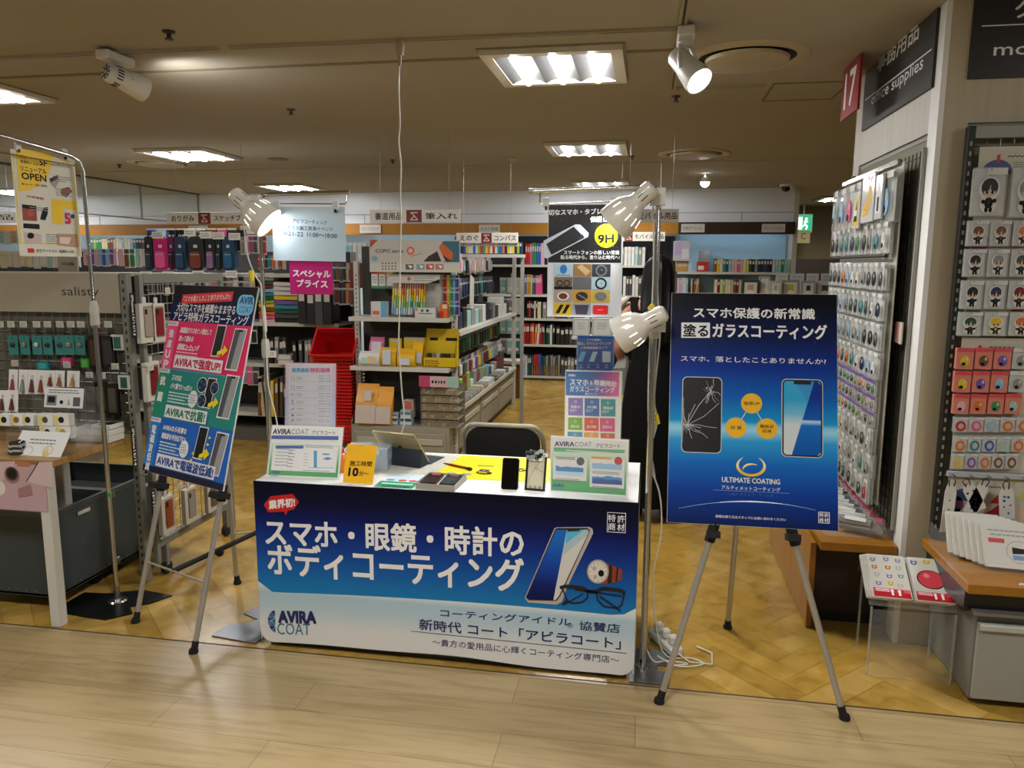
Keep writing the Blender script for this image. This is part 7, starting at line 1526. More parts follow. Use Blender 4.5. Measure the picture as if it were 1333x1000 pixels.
# header poster on the end unit
HP = Plane(on_y(481.5, 354, EY), (1, 0, 0), (0, 0, 1)); w_ = HP.px(599, 354)[0]; h_ = HP.px(540, 312.5)[1]; pl = HP
b = B(); b.box(0, w_, 0, 0.006, 0, h_, mat('#b4b0a8', 0.5)); z = lambda x, y: (450+x/7.694, 290+y/7.694)
b.rect(0.0, 0.0, w_, h_*0.27, mat('#bdbbb4', 0.5), 1)
pp([z(245, 172), z(325, 172), z(245, 250)], mat('#b04028', 0.5), 1); pp([z(245, 250), z(270, 225), z(245, 225)], mat('#2a6a50', 0.5), 1)
pp([z(975, 185), z(1138, 185), z(1138, 395), z(985, 395), z(900, 300)], mat('#2c5c6c', 0.5), 1); pp([z(965, 205), z(1010, 240), z(1075, 300), z(1070, 360), z(1010, 390), z(790, 390), z(900, 320)], mat('#c05a1c', 0.5), 2); pp([z(830, 335), z(920, 285), z(1060, 385), z(780, 388)], mat('#2c1a14', 0.5), 3); pp([z(900, 245), z(930, 240), z(1000, 385), z(960, 390)], mat('#b8aca4', 0.5), 4)
pt('COPIC acrea', *z(300, 280), *z(578, 285), 4.6, INK, 0.008, 2, dv=0); u, v = pl.px(*z(650, 280)); b.disc(u, v, 0.03, mat('#c05048', 0.5), 2); b.disc(u, v, 0.018, mat('#d8a8a0', 0.5), 3)
u, v = pl.px(*z(290, 358)); b.disc(u, v, 0.028, mat('#7a9ca8', 0.5), 2, 20, .7); u, v = pl.px(*z(665, 320)); b.disc(u, v, 0.02, mat('#cfae4c', 0.5), 1); b.line([pl.px(*z(660, 335)), pl.px(*z(765, 308))], 0.006, GINK, 2)
r = random.Random(3)
for i in range(5):
    for j in range(3): u, v = pl.px(*z(370+32*i, 408+28*j)); b.disc(u, v, 0.006, mat(['#5a1c2c', '#2a2a4c', '#3a2418'][(i+j) % 3], 0.5), 2, 8)
for x, c in ((640, '#5a5a60'), (750, '#7a8aa0'), (845, '#b05048'), (940, '#a87068')): pp([z(x-40, 415), z(x+40, 415), z(x+40, 470), z(x-40, 470)], mat(c, 0.5), 2); pp([z(x-15, 425), z(x+30, 435), z(x+10, 460)], PAPER, 3)
tag(b.build('pen_poster', matrix=HP.matrix()), 'wide acrylic pen poster with orange picture on top of the middle end unit', 'poster')
# pen rack: white refill boxes, trays and hanging pens
t = thing('pen_rack', 'clear pen rack with printed trays under the wide pen poster', 'pen rack', (xe(505), EY+0.05, Z1+0.002)); W_ = xe(571)-xe(505); H_ = ze(358)-Z1
b = B(); b.box(0, W_, 0.1, 0.11, 0, H_, mat('#a8a8a2', 0.4, name='rack_back'))
for k in range(6): b.box(0, W_, 0.01+k*0.015, 0.03+k*0.015, 0.01+k*H_/6.6, 0.014+k*H_/6.6, CLEAR)
b.build('tray_frame', t); b = B(); b.box(0, W_, 0.0, 0.006, H_*0.80, H_, mat('#b8b4ae', 0.5, name='rack_header')); b.disc(W_*0.4, H_*0.9, 0.014, mat('#b04a44', 0.5), 1); b.lines(W_*0.5, W_*0.9, H_*0.93, 2, 0.02, 0.006, GINK, 1); b.poly([(W_*.78, H_*.8), (W_, H_*.8), (W_, H_*.9)], INK, 1); b.build('header_card', t)
r = random.Random(12); pens_pal = [['pink', 'red', 'pale pink'], ['pale pink', 'beige', 'orange'], ['yellow', 'orange', 'cream'], ['yellow', 'lime green', 'white'], ['green', 'lime green', 'pale teal'], ['white', 'light blue', 'grey']]
for k in range(6):
    row(PLAINM, 'marker_pen', 'marker pen', 'in the %s tray of the pen rack' % ORD[5-k], (xe(506), EY+0.075+0.012*k, Z1+0.02+k*H_/6.8), (xe(550), EY+0.075+0.012*k, Z1+0.02+k*H_/6.8), 14, 0.055, 0.012, pens_pal[5-k], 50+k, 'marker pens in the pen rack', fill=0.7)
PENP = ['red', 'dark red', 'orange', 'yellow', 'lime green', 'green', 'teal', 'light blue', 'blue', 'navy', 'purple']
for j in range(3):
    row(PACKM, 'pen_strip', 'pen strip', 'in %s row beside the pen rack' % ORD[j], (xe(572), EY+0.12, ze(358+j*18)), (xe(594), EY+0.12, ze(358+j*18)), 11, 0.105, 0.02, PENP, 60+j, 'hanging pens right of the pen rack', jit=0.05)
for k, (x0, c, n) in enumerate(((476, 'red', 'red'), (486, 'orange', 'orange'), (496, 'yellow', 'yellow'))):
    X0, X1 = xe(x0), xe(x0+8.4); h = ze(352)-ze(377); t = thing('refill_box', 'white refill box with a %s top at the left of the pen rack' % n, 'box', (X0, EY+0.16, ze(377)))
    b = B(); b.box(0, X1-X0, 0, 0.07, 0, h, PAPER); b.rect(0, h*0.78, X1-X0, h, mat(PALN[c], 0.5), 1); b.rect(0, 0, X1-X0, h*0.14, mat('#2f8f5c', 0.5, name='refill_green'), 1); b.lines(0.01, X1-X0-0.008, h*0.65, 3, h*0.14, h*0.07, TEAL, 1, 0.2, k); b.build('carton', t)
row(BAGM, 'ink_pack', 'ink refill', 'on the wall beyond the end unit', (xf(450, 7.4), 7.4, on_y(460, 316, 7.4).z), (xf(480, 7.4), 7.4, on_y(460, 316, 7.4).z), 5, 0.2, 0.05, ['pale teal', 'pale teal', 'white', 'white', 'white'], 70, 'ink refills beyond the end unit')
item(PLAINM, 'long_binder', 'dark red cloth binder left of the pen rack', 'binder', (xf(465, 6.2), 6.2, on_y(460, 375, 6.2).z), (0.085, 0.06, on_y(460, 342, 6.2).z-on_y(460, 375, 6.2).z), 'dark red')
# goods on the first shelf front
def goods_box(name, label, cat, x0, y0, x1, y1, Y, zfloor, body, prints=(), dep=0.06, text=None):
    X0, X1 = on_y(x0, y1, Y).x, on_y(x1, y1, Y).x; h = on_y(x0, y0, Y).z-on_y(x0, y1, Y).z; t = thing(name, label, cat, (X0, Y, zfloor)); w = X1-X0
    b = B(); b.bbox(0, w, 0, dep, 0, h, mat(body, 0.4, name='carton_'+body.strip('#')), 0.002)
    for (u0, v0, u1, v1, c) in prints: b.rect(w*u0, h*v0, w*u1, h*v1, mat(c, 0.45, name='carton_print_'+c.strip('#')), 1)
    b.build('carton', t); return t
goods_box('marker_box', 'white marker box with a red and blue print at the shelf left end', 'box', 483, 393, 503, 413, EY+0.02, Z1+0.001, '#c4c4c0', ((0.65, 0, 1, 1, '#5aa0c4'), (0.1, 0.15, 0.55, 0.4, '#c8604c')))
goods_box('sample_card', 'white sample card box with dark dots before the pen rack', 'box', 540, 400, 567, 413, EY+0.01, Z1+0.001, '#c2c2be', ((0.05, 0.7, 0.12, 0.95, '#c04048'), (0.3, 0.6, 0.42, 0.85, '#2a6a5c'), (0.55, 0.6, 0.68, 0.85, '#2a3a6c'), (0.2, 0.4, 0.85, 0.48, '#3a3a40')))
goods_box('pen_box', 'orange and red leaflet box at the right of the pen rack shelf', 'box', 572, 395, 582, 413, EY+0.01, Z1+0.001, '#c8641c', ((0, 0, 0.5, 0.5, '#b02018'), (0.4, 0.7, 1, 1, '#d0b8a0')))
# second shelf: yellow packs, pink bag, yellow display tray, white pack
def soft_pack(name, label, cat, x0, y0, x1, y1, Y, zfloor, body, win, lean=0.12):
    X0, X1 = on_y(x0, y1, Y).x, on_y(x1, y1, Y).x; h = on_y(x0, y0, Y).z-on_y(x0, y1, Y).z; w = X1-X0; t = thing(name, label, cat, (X0, Y, zfloor)); m = mat(body, 0.4, name='pouch_'+body.strip('#'))
    b = B(); n = 6; vs = []
    for i in range(n+1):
        f = i/n; d = 0.028*math.sin(math.pi*min(1, f*1.15+0.05))**0.5+0.002 if f < 0.86 else 0.002; yy = lean*h*f
        vs += [(0, yy-d, h*f), (w/2, yy-d*1.5, h*f), (w, yy-d, h*f), (w, yy+d*.3, h*f), (w/2, yy+d*.4, h*f), (0, yy+d*.3, h*f)]
    fs = [(6*i+k, 6*i+(k+1) % 6, 6*i+6+(k+1) % 6, 6*i+6+k) for i in range(n) for k in range(6)]+[(5, 4, 3, 2, 1, 0), tuple(6*n+k for k in range(6))]
    b.add(vs, fs, m); b.build('pouch', t)
    for (u0, v0, u1, v1, c) in win:
        b = B(); b.add([(w*u0, lean*h*v0-0.046, h*v0), (w*u1, lean*h*v0-0.046, h*v0), (w*u1, lean*h*v1-0.046, h*v1), (w*u0, lean*h*v1-0.046, h*v1)], [(0, 1, 2, 3)], mat(c, 0.4, name='window_'+c.strip('#'))); b.lines(0, 0, 0, 0, 1, 1, INK); b.build('window', t)
    return t
SY = EY+0.06
goods_box('yellow_backing', 'yellow backing pack standing behind the yellow pouches on the second shelf', 'pack', 507, 439, 523, 473, SY+0.1, Z2+0.001, '#c8a81c', ((0.1, 0.85, 0.9, 0.97, '#b8b0a0'),), 0.02)
goods_box('yellow_backing', 'taller yellow backing pack behind the yellow pouches, nearer the display tray', 'pack', 526, 437, 554, 473, SY+0.1, Z2+0.001, '#c8a81c', ((0.05, 0.88, 0.95, 0.98, '#b8b0a0'),), 0.02)
soft_pack('snack_pouch', 'yellow pouch with tall white window at the left of the second shelf', 'pouch', 495, 451, 516, 475, SY, Z2+0.001, '#d0a010', ((0.25, 0.12, 0.75, 0.9, '#b8bcc4'),)); soft_pack('snack_pouch', 'yellow pouch with small white window in the middle of the second shelf', 'pouch', 518, 452, 541, 475, SY, Z2+0.001, '#d0a010', ((0.2, 0.12, 0.75, 0.5, '#b8bcc4'),)); soft_pack('snack_pouch', 'taller yellow pouch with window at its side beside the yellow display tray', 'pouch', 537, 444, 551, 474, SY+0.06, Z2+0.001, '#d8a808', ((0.5, 0.15, 0.95, 0.6, '#b8bcc4'),))
soft_pack('craft_bag', 'pink and white bag at the left back of the second shelf', 'bag', 482, 431, 500, 458, SY+0.1, Z2+0.05, '#c86a90', ((0.2, 0.3, 0.9, 0.8, '#c8c0c4'),)); soft_pack('clay_pack', 'white clay pack hanging over the left end of the second shelf', 'pack', 468, 455, 494, 474, SY-0.03, Z2+0.001, '#c6c8c0', ((0.2, 0.2, 0.5, 0.6, '#a8c4b8'), (0.5, 0.2, 0.85, 0.7, '#c8b088')))
t = thing('display_tray', 'yellow cardboard display tray with a raised back on the second shelf', 'display tray', (xe(551, SY), SY, Z2+0.001)); W_ = xe(593, SY)-xe(551, SY); H_ = on_y(570, 425, SY).z-on_y(570, 474, SY).z; YC = mat('#c4a60c', 0.5, name='yellow_carton')
b = B(); b.box(0.0, W_, 0.10, 0.105, 0, H_, YC); b.box(0, W_, 0, 0.004, 0, H_*0.26, YC); b.add([(0, 0, 0), (0, 0.1, 0), (0, 0.1, H_), (0, 0, H_*0.26)], [(0, 1, 2, 3)], YC); b.add([(W_, 0, 0), (W_, 0.1, 0), (W_, 0.1, H_), (W_, 0, H_*0.26)], [(3, 2, 1, 0)], YC); b.box(0, W_, 0, 0.1, 0, 0.004, YC); [b.quad([(W_*u, 0.0995, H_*.68), (W_*v, 0.0995, H_*.68), (W_*v, 0.0995, H_*.76), (W_*u, 0.0995, H_*.76)], INK) for u, v in ((.1, .35), (.6, .95))]; b.build('carton', t)
b = B(); b.lines(W_*.05, W_*.5, H_*.18, 3, H_*.06, H_*.03, mat('#6a2018', 0.5), 1); b.build('print', t)
r = random.Random(4)
for k in range(6): b = B(); x = W_*(0.08+k*0.145); b.bbox(x, x+W_*.12, 0.02+0.01*(k % 2), 0.06, 0.005, H_*0.36, mat(['#2a2418', '#6c6a60', '#a09a88', '#3a2c10', '#1a1a14', '#7c6420'][k], 0.4, name='boxed_tool_%d' % k), 0.003); b.build('tool_box', t)
# bottom: orange bags, pink sign, clear drawers, small cartons
soft_pack('snack_bag', 'large orange and white bag slumped at the left of the lowest end shelf', 'bag', 463, 505, 491, 556, EY+0.02, Z3+0.001, '#c8860c', ((0.05, 0.05, 0.95, 0.5, '#b8a8a0'), (0.4, 0.6, 0.75, 0.85, '#b8aca0')), 0.25)
soft_pack('snack_bag', 'large orange and white bag standing right of the slumped bag', 'bag', 488, 508, 511, 556, EY+0.03, Z3+0.001, '#cc8a0a', ((0.05, 0.05, 0.95, 0.5, '#b8aca4'),), 0.2)
for k, (x0, x1, y0, y1, wh) in enumerate(((504, 518, 547, 556, 'bottom left'), (504, 518, 538, 547, 'top left'), (520, 536, 547, 556, 'bottom right'), (521, 535, 534, 547, 'top right'))): goods_box('clip_box', 'small pale blue carton, %s of the group beside the orange bags' % wh, 'box', x0, y0, x1, y1, EY+0.03, Z3+0.001 if y1 > 550 else Z3+0.001+on_y(500, y1, EY+.03).z-Z3+0.004, '#94a4b0', ((0.05, 0.2, 0.95, 0.5, '#b8c4cc'), (0.05, 0.6, 0.95, 0.8, '#4c5c6c')))
goods_box('clip_box', 'tall pale carton with red dots behind the small pale blue cartons', 'box', 526, 522, 538, 545, EY+0.1, Z3+0.05, '#a8a098', ((0.1, 0.5, 0.9, 0.95, '#b0584c'), (0.1, 0.1, 0.9, 0.45, '#7c98a0')))
t = thing('drawer_case', 'clear plastic drawer case of small goods under the pink sign', 'drawer case', (xe(545), EY+0.02, Z3+0.001)); W_ = xe(596)-xe(545); H_ = ze(503)-Z3; b = B(); b.box(0, W_, 0.20, 0.21, 0, H_, mat('#6a604c', 0.4, name='smoky_plastic')); b.box(0, 0.004, 0, 0.2, 0, H_, CLEAR); b.box(W_-0.004, W_, 0, 0.2, 0, H_, CLEAR)
for k in range(5): b.box(0.004, W_-0.004, 0, 0.2, k*H_/5, k*H_/5+0.004, mat('#8a806a', 0.3, name='amber_plastic'))
b.build('case_body', t); r = random.Random(9)
for k in range(5):
    b = B()
    b.box(0.006, W_-0.006, 0.001, 0.004, k*H_/5+0.006, (k+1)*H_/5-0.008, mat('#a89a80', 0.2, alpha=0.25, name='drawer_front_clear'))
    for j in range(9): x = 0.012+j*(W_-0.03)/9; b.bbox(x, x+(W_-0.03)/11, 0.03, 0.12, k*H_/5+0.005, k*H_/5+H_/5*r.uniform(0.35, 0.75), mat(r.choice(['#8a7060', '#b0a898', '#6c5048', '#a08a4c', '#c0b8ac', '#5c5448']), 0.5, name='small_goods'), 0.002)
    b.build('drawer', t)
pl = Plane((xe(545), EY-0.005, ze(503)), (1, 0, 0), (0, 0, 1)); W_ = pl.px(597, 500)[0]; H_ = pl.px(570, 490)[1]; b = B(); b.box(0, W_, 0, 0.004, 0, H_, mat('#c0a0a4', 0.5)); b.rect(0, 0, W_*0.28, H_, mat('#a83c64', 0.5), 1); b.rect(W_*0.72, 0, W_, H_, mat('#8fb0a8', 0.5), 1); b.lines(W_*.32, W_*.68, H_*.6, 1, 0.02, H_*.25, INK, 2); tag(b.build('shelf_sign', matrix=pl.matrix()), 'pink and aqua shelf sign on the clear drawer case', 'sign')
# long side of the middle gondola facing the aisle (+x)
SX = GX1
def zs(y, x=600): return on_x(x, y, SX).z
S1 = on_x(640, 418, SX).z; S2 = on_x(640, 501, SX).z
t = thing('aisle_shelves', 'long side of the middle shelves facing the aisle', 'shelf unit', (SX-0.25, (GYF+GYB)/2, 0)); hl = (GYB-GYF)/2; y0 = -hl+0.2; y1 = hl
b = B(); b.box(-0.16, -0.14, y0, y1, 0, 1.72, mat('#3a3a3c', 0.6, name='aisle_back')); b.build('back_panel', t)
for z_ in (S1, S2): b = B(); b.bbox(-0.14, 0.25, y0, y1, z_-0.03, z_, LIGHTGREY, 0.002); b.box(0.25, 0.256, y0, y1, z_-0.032, z_+0.004, mat('#c4c3bb', 0.4, name='price_rail')); b.build('shelf', t)
b = B(); b.box(-0.14, 0.2, y0, y1, 0, 0.06, BLACK); b.build('plinth', t)
for k in range(3):
    a = y0+0.02+k*(y1-y0)/3; c = a+(y1-y0)/3-0.04; b = B(); b.bbox(0.2, 0.225, a, c, 0.07, S2-0.06, bc, 0.003); d_ = b.build('lower_door', t); b = B(); b.bbox(0.225, 0.235, a+0.05, c-0.05, S2-0.17, S2-0.12, mat('#b0ad9f', 0.4, name='drawer_pull'), 0.003); b.build('door_pull', d_)
b = B(); b.bbox(0.21, 0.25, y1-0.04, y1, 0, 1.72, LIGHTGREY, 0.002); b.build('upright', t)
A0 = GYF+0.25
for (nm, noun, where, z_, hgt, dep, n, pal, seed, mesh, fill, X) in [
    ('ruler_pack', 'ruler pack', 'in the top row of the aisle side', 1.70, 0.2, 0.05, 22, ['white', 'grey', 'pale teal', 'dark grey', 'beige', 'black', 'pale pink', 'white'], 81, PACKM, 0.85, SX-0.28),
    ('compass_pack', 'compass pack', 'in the second row of the aisle side', 1.47, 0.2, 0.05, 22, ['black', 'navy', 'dark grey', 'navy', 'grey', 'black', 'teal', 'dark green'], 82, PACKM, 0.85, SX-0.26),
    ('paint_pack', 'paint pack', 'under the upper aisle shelf', S1-0.08, 0.2, 0.05, 20, ['black', 'dark grey', 'green', 'grey', 'yellow', 'teal', 'light blue', 'dark grey'], 83, PACKM, 0.8, SX-0.2),
    ('paint_pack', 'tube pack', 'in the low hook row, aisle side', S1-0.30, 0.17, 0.05, 20, ['dark grey', 'white', 'light blue', 'yellow', 'grey', 'white', 'dark red', 'purple'], 84, PACKM, 0.8, SX-0.16)]:
    row(mesh, nm, noun, where, (X, A0, z_), (X, GYB-0.1, z_), n, hgt, dep, pal, seed, noun+'s on the aisle side', math.pi/2, fill)
row(PLAINM, 'craft_box', 'craft box', 'standing on the upper aisle shelf', (SX-0.14, A0, S1+0.001), (SX-0.14, GYB-0.1, S1+0.001), 16, 0.2, 0.16, ['white', 'grey', 'white', 'beige', 'dark grey', 'navy', 'grey', 'pale teal', 'black'], 85, 'boxes on the upper aisle shelf', math.pi/2, 0.8, 0.5)
row(PLAINM, 'craft_box', 'tool box', 'standing on the lower aisle shelf', (SX-0.22, A0, S2+0.001), (SX-0.22, GYB-0.1, S2+0.001), 18, 0.22, 0.2, ['white', 'grey', 'light blue', 'dark red', 'white', 'grey', 'lime green', 'beige', 'dark grey'], 86, 'boxes on the lower aisle shelf', math.pi/2, 0.85, 0.55)
row(BOOKM, 'drawing_set', 'drawing set', 'along the front of the lower aisle shelf', (SX-0.058, A0, S2+0.001), (SX-0.058, GYB-0.4, S2+0.001), 14, 0.06, 0.1, ['grey', 'dark grey', 'grey', 'white', 'black', 'beige'], 87, 'flat sets on the lower aisle shelf', math.pi/2, 0.9, 0.4)
pl = Plane(on_x(618, 400, SX-0.1), (0.15, 1, 0), (0.2, 0.45, 0.85)); b = B()
for k in range(6): b.box(-0.09+0.03*k-0.06, -0.09+0.03*k-0.06+0.022, 0.004*k, 0.004*k+0.003, -0.02, 0.28, mat('#b9b8ac' if k % 2 else '#8f8c80', 0.5, name='fan_strip_%d' % (k % 2)))
tag(b.build('ruler_fan', matrix=pl.matrix()), 'fan of pale rulers sticking up from the upper aisle shelf', 'rulers')
row(BOOKM, 'marker_set', 'marker box', 'standing on top under the paints sign', (on_y(598, 326, 7.35).x, 7.35, on_y(598, 330, 7.35).z), (on_y(680, 326, 7.35).x, 7.35, on_y(680, 330, 7.35).z), 26, 0.11, 0.06, ['white', 'red', 'yellow', 'blue', 'white', 'orange', 'teal', 'lime green', 'pale pink', 'red', 'white', 'navy'], 88, 'marker boxes under the paints sign', jit=0.05)
b = B(); a = on_y(595, 331, 7.35); c = on_y(682, 331, 7.35); b.box(a.x, c.x, 7.28, 7.44, a.z-0.03, a.z, LIGHTGREY); b.box(a.x, a.x+0.03, 7.34, 7.38, 0, a.z-0.03, LIGHTGREY) if False else None; b.box(c.x-0.03, c.x, 7.34, 7.38, 0, a.z-0.03, GREYP)
tag(b.build('marker_shelf'), 'narrow grey shelf on a post carrying marker boxes under the paints sign', 'shelf')
# teal packs and a wooden plinth at the aisle end
t = thing('end_stand', 'brown cylinder stand with pale teal packs at the far end of the aisle', 'stand', on_z(678, 524, 0) if False else (-1.62, 9.15, 0)); b = B(); b.lathe([(0.0, 0.0), (0.13, 0.0), (0.13, 0.42), (0.0, 0.42)], mat('#5a3c1c', 0.4, name='brown_laminate'), n=24); b.build('drum', t); b = B(); b.bbox(-0.14, 0.14, -0.14, 0.14, 0.42, 0.46, LIGHTGREY, 0.004); b.build('top', t); b = B(); b.cyl((0, 0, 0.46), (0, 0, 1.5), 0.012, CHROME, 10); b.build('post', t)
for j in range(4): row(BAGM, 'teal_pack', 'pack', 'on the stand at the aisle end, %s row' % ORD[j], (-1.75, 9.06, 1.45-j*0.24), (-1.5, 9.06, 1.45-j*0.24), 3, 0.2, 0.03, ['pale teal', 'teal', 'white', 'grey', 'pale teal'], 90+j, 'packs on the aisle end stand')

# ---- black bookcase on the back wall
BKX0, BKX1, BKY = -2.75, 0.30, BW
def zk(y): return on_y(720, y, BKY).z
shelf_unit('wall_bookcase', 'black bookcase of notebooks and binders against the back wall', BKX0, BKX1, BKY, BKY+0.38, [zk(345), zk(384), zk(415), zk(449), zk(490)], 2.0, 'bookcase', '#0c0c0e', BLACK, LIGHTGREY, 0.1)
def xk(x): return on_y(x, 400, BKY).x
def bk(x0, x1, ys, n, ht, pal, seed, where, mesh=BOOKM, fill=0.85, jit=0.1, lean=0.0, gaps=0.0, noun='notebook', nm='notebook'): row(mesh, nm, noun, where, (xk(x0), BKY+0.1, zk(ys)+0.001), (xk(x1), BKY+0.1, zk(ys)+0.001), n, ht, 0.17, pal, seed, noun+'s in the wall bookcase', 0, fill, jit, lean=lean, gaps=gaps)
bk(683, 706, 345, 8, 0.30, ['red', 'red', 'pink', 'green', 'green', 'blue', 'blue', 'pale pink'], 100, 'on the top shelf of the black bookcase', noun='pen holder', nm='pen_holder')
bk(680, 690, 384, 4, 0.28, ['purple', 'purple', 'lime green', 'orange'], 101, 'on the second shelf of the black bookcase'); bk(690, 704, 384, 6, 0.28, ['yellow', 'blue', 'dark grey', 'pink', 'pink', 'pink'], 102, 'right of the purple ones on the second shelf')
bk(686, 704, 415, 8, 0.24, ['black', 'red', 'black', 'black', 'cream', 'black', 'cream', 'cream'], 103, 'on the third shelf of the black bookcase'); bk(706, 772, 415, 12, 0.24, ['dark grey', 'grey', 'black', 'white'], 104, 'on the third shelf behind the poster')
bk(681, 722, 449, 14, 0.29, ['red', 'dark red', 'dark red', 'red', 'orange', 'orange', 'white', 'red', 'dark red', 'dark green', 'black', 'dark green', 'white', 'black'], 105, 'on the fourth shelf of the black bookcase', lean=0.06); bk(724, 775, 449, 9, 0.26, ['black', 'dark grey', 'grey', 'black'], 106, 'right end of the fourth shelf', noun='file box', nm='file_box')
bk(679, 692, 490, 5, 0.30, ['white', 'light blue', 'white', 'dark green', 'navy'], 107, 'on the lowest shelf of the black bookcase'); bk(692, 730, 490, 12, 0.30, ['dark green', 'red', 'red', 'blue', 'navy', 'dark green', 'grey', 'dark grey', 'grey', 'grey', 'dark grey', 'grey'], 108, 'middle of the lowest shelf', BINDM, noun='binder', nm='binder'); bk(731, 775, 490, 10, 0.28, ['black', 'grey', 'black', 'dark grey'], 109, 'right end of the lowest shelf', noun='file box', nm='file_box')
bk(810, 842, 384, 8, 0.28, ['white', 'grey', 'dark grey', 'white'], 110, 'on the second shelf beside the person', noun='frame pack', nm='picture_pack'); bk(806, 838, 345, 7, 0.26, ['white', 'grey', 'pale teal', 'white'], 111, 'on the top shelf beside the person', noun='frame pack', nm='picture_pack'); bk(806, 826, 415, 5, 0.25, ['white', 'grey', 'white'], 112, 'on the third shelf beside the person', noun='frame pack', nm='picture_pack')
# hanging clear cases under the black and white poster
for k, (x0, x1, y0, y1) in enumerate(((745, 768, 414, 438), (770, 797, 414, 438))):
    X0, X1 = on_y(x0, y1, 7.5).x, on_y(x1, y1, 7.5).x; h = on_y(x0, y0, 7.5).z-on_y(x0, y1, 7.5).z; t = thing('clear_case', 'clear clipboard case standing behind the blue sign, %s' % ('left one' if k == 0 else 'right one'), 'case', (X0, 7.5, on_y(x0, y1, 7.5).z)); b = B(); b.bbox(0, X1-X0, 0, 0.03, 0, h, mat('#9c9e9c', 0.25, name='grey_clear_case'), 0.004); b.build('case', t); b = B(); b.rrect(0.02, 0.02, X1-X0-0.02, h-0.02, 0.01, mat('#b0b2b0', 0.3, name='case_insert'), 1); b.lines(0.05, X1-X0-0.05, h*.75, 4, h*.1, 0.008, GINK, 2); b.build('insert', t)
t = thing('case_stand', 'grey pedestal table with clear cases behind the right signs', 'table', (on_y(771, 438, 7.5).x, 7.62, 0)); zc = on_y(770, 438, 7.5).z-0.002; b = B(); b.bbox(-0.2, 0.2, -0.15, 0.15, zc-0.03, zc, LIGHTGREY, 0.003); b.build('top', t)
b = B(); b.lathe([(0.16, 0), (0.15, 0.015), (0.03, 0.03), (0.025, zc-0.03)], STEEL, n=18); b.build('pedestal', t)
# ---- album bookcase, right of the person
def za(y): return on_y(960, y, BW).z
def xa(x): return on_y(x, 360, BW).x
shelf_unit('album_bookcase', 'lit bookcase of albums against the back wall at the right', 0.36, 1.80, BW, BW+0.38, [za(354.5), za(382), za(415)], 2.0, 'bookcase', '#a9c8d6', GREYP, LIGHTGREY, 0.1)
def al(x0, x1, ys, n, ht, pal, seed, where, noun='album', nm='photo_album', **k): row(BOOKM, nm, noun, where, (xa(x0), BW+0.1, za(ys)+0.001), (xa(x1), BW+0.1, za(ys)+0.001), n, ht, 0.17, pal, seed, noun+'s in the album bookcase', 0, k.get('fill', 0.9), 0.06, lean=k.get('lean', 0.0))
al(929, 1028, 354.5, 26, 0.175, ['brown', 'yellow', 'cream', 'teal', 'dark green', 'light blue', 'beige', 'pale pink', 'pink', 'beige', 'cream', 'yellow', 'dark green', 'black', 'grey', 'navy', 'navy', 'dark grey', 'navy', 'black', 'white', 'pale teal', 'pale teal', 'green', 'pale teal', 'pale teal'], 120, 'on the upper shelf of the album bookcase')
al(882, 896, 382, 5, 0.2, ['pale pink', 'light blue', 'pale pink', 'white', 'light blue'], 121, 'at the left of the lower album shelf'); al(900, 911, 382, 4, 0.19, ['beige', 'brown', 'beige', 'orange'], 122, 'leaning on the lower album shelf', lean=0.12, fill=0.6); al(931, 966, 382, 10, 0.18, ['cream', 'dark red', 'cream', 'lime green', 'cream', 'cream', 'beige', 'brown', 'dark red', 'beige'], 123, 'in the middle of the lower album shelf')
goods_box('picture_stand', 'red boxed frame standing on the upper album shelf', 'box', 907, 341, 922, 354.5, BW+0.05, za(354.5)+0.001, '#b02a20', ((0.1, 0.2, 0.6, 0.6, '#c8c0bc'),)); goods_box('picture_stand', 'small white frame standing behind the red boxed frame', 'frame', 909, 328, 923, 342, BW+0.2, za(354.5)+0.02+on_y(900, 342, BW+.2).z-za(354.5), '#c4c6c6', ((0.2, 0.2, 0.8, 0.8, '#d0d2d2'),)); goods_box('picture_stand', 'large grey picture frame pack at the left of the album bookcase', 'frame', 876, 314, 898, 340, BW-0.02, za(340), '#a8a4ae', ((0.1, 0.3, 0.5, 0.95, '#a090b4'), (0.5, 0.1, 0.9, 0.6, '#bcbcc0'))); goods_box('picture_stand', 'tan boxed frame at the left end of the upper album shelf', 'box', 880, 340, 896, 354, BW+0.02, za(354.5)+0.001, '#a88048', ((0.1, 0.5, 0.9, 0.9, '#b8a890'),))
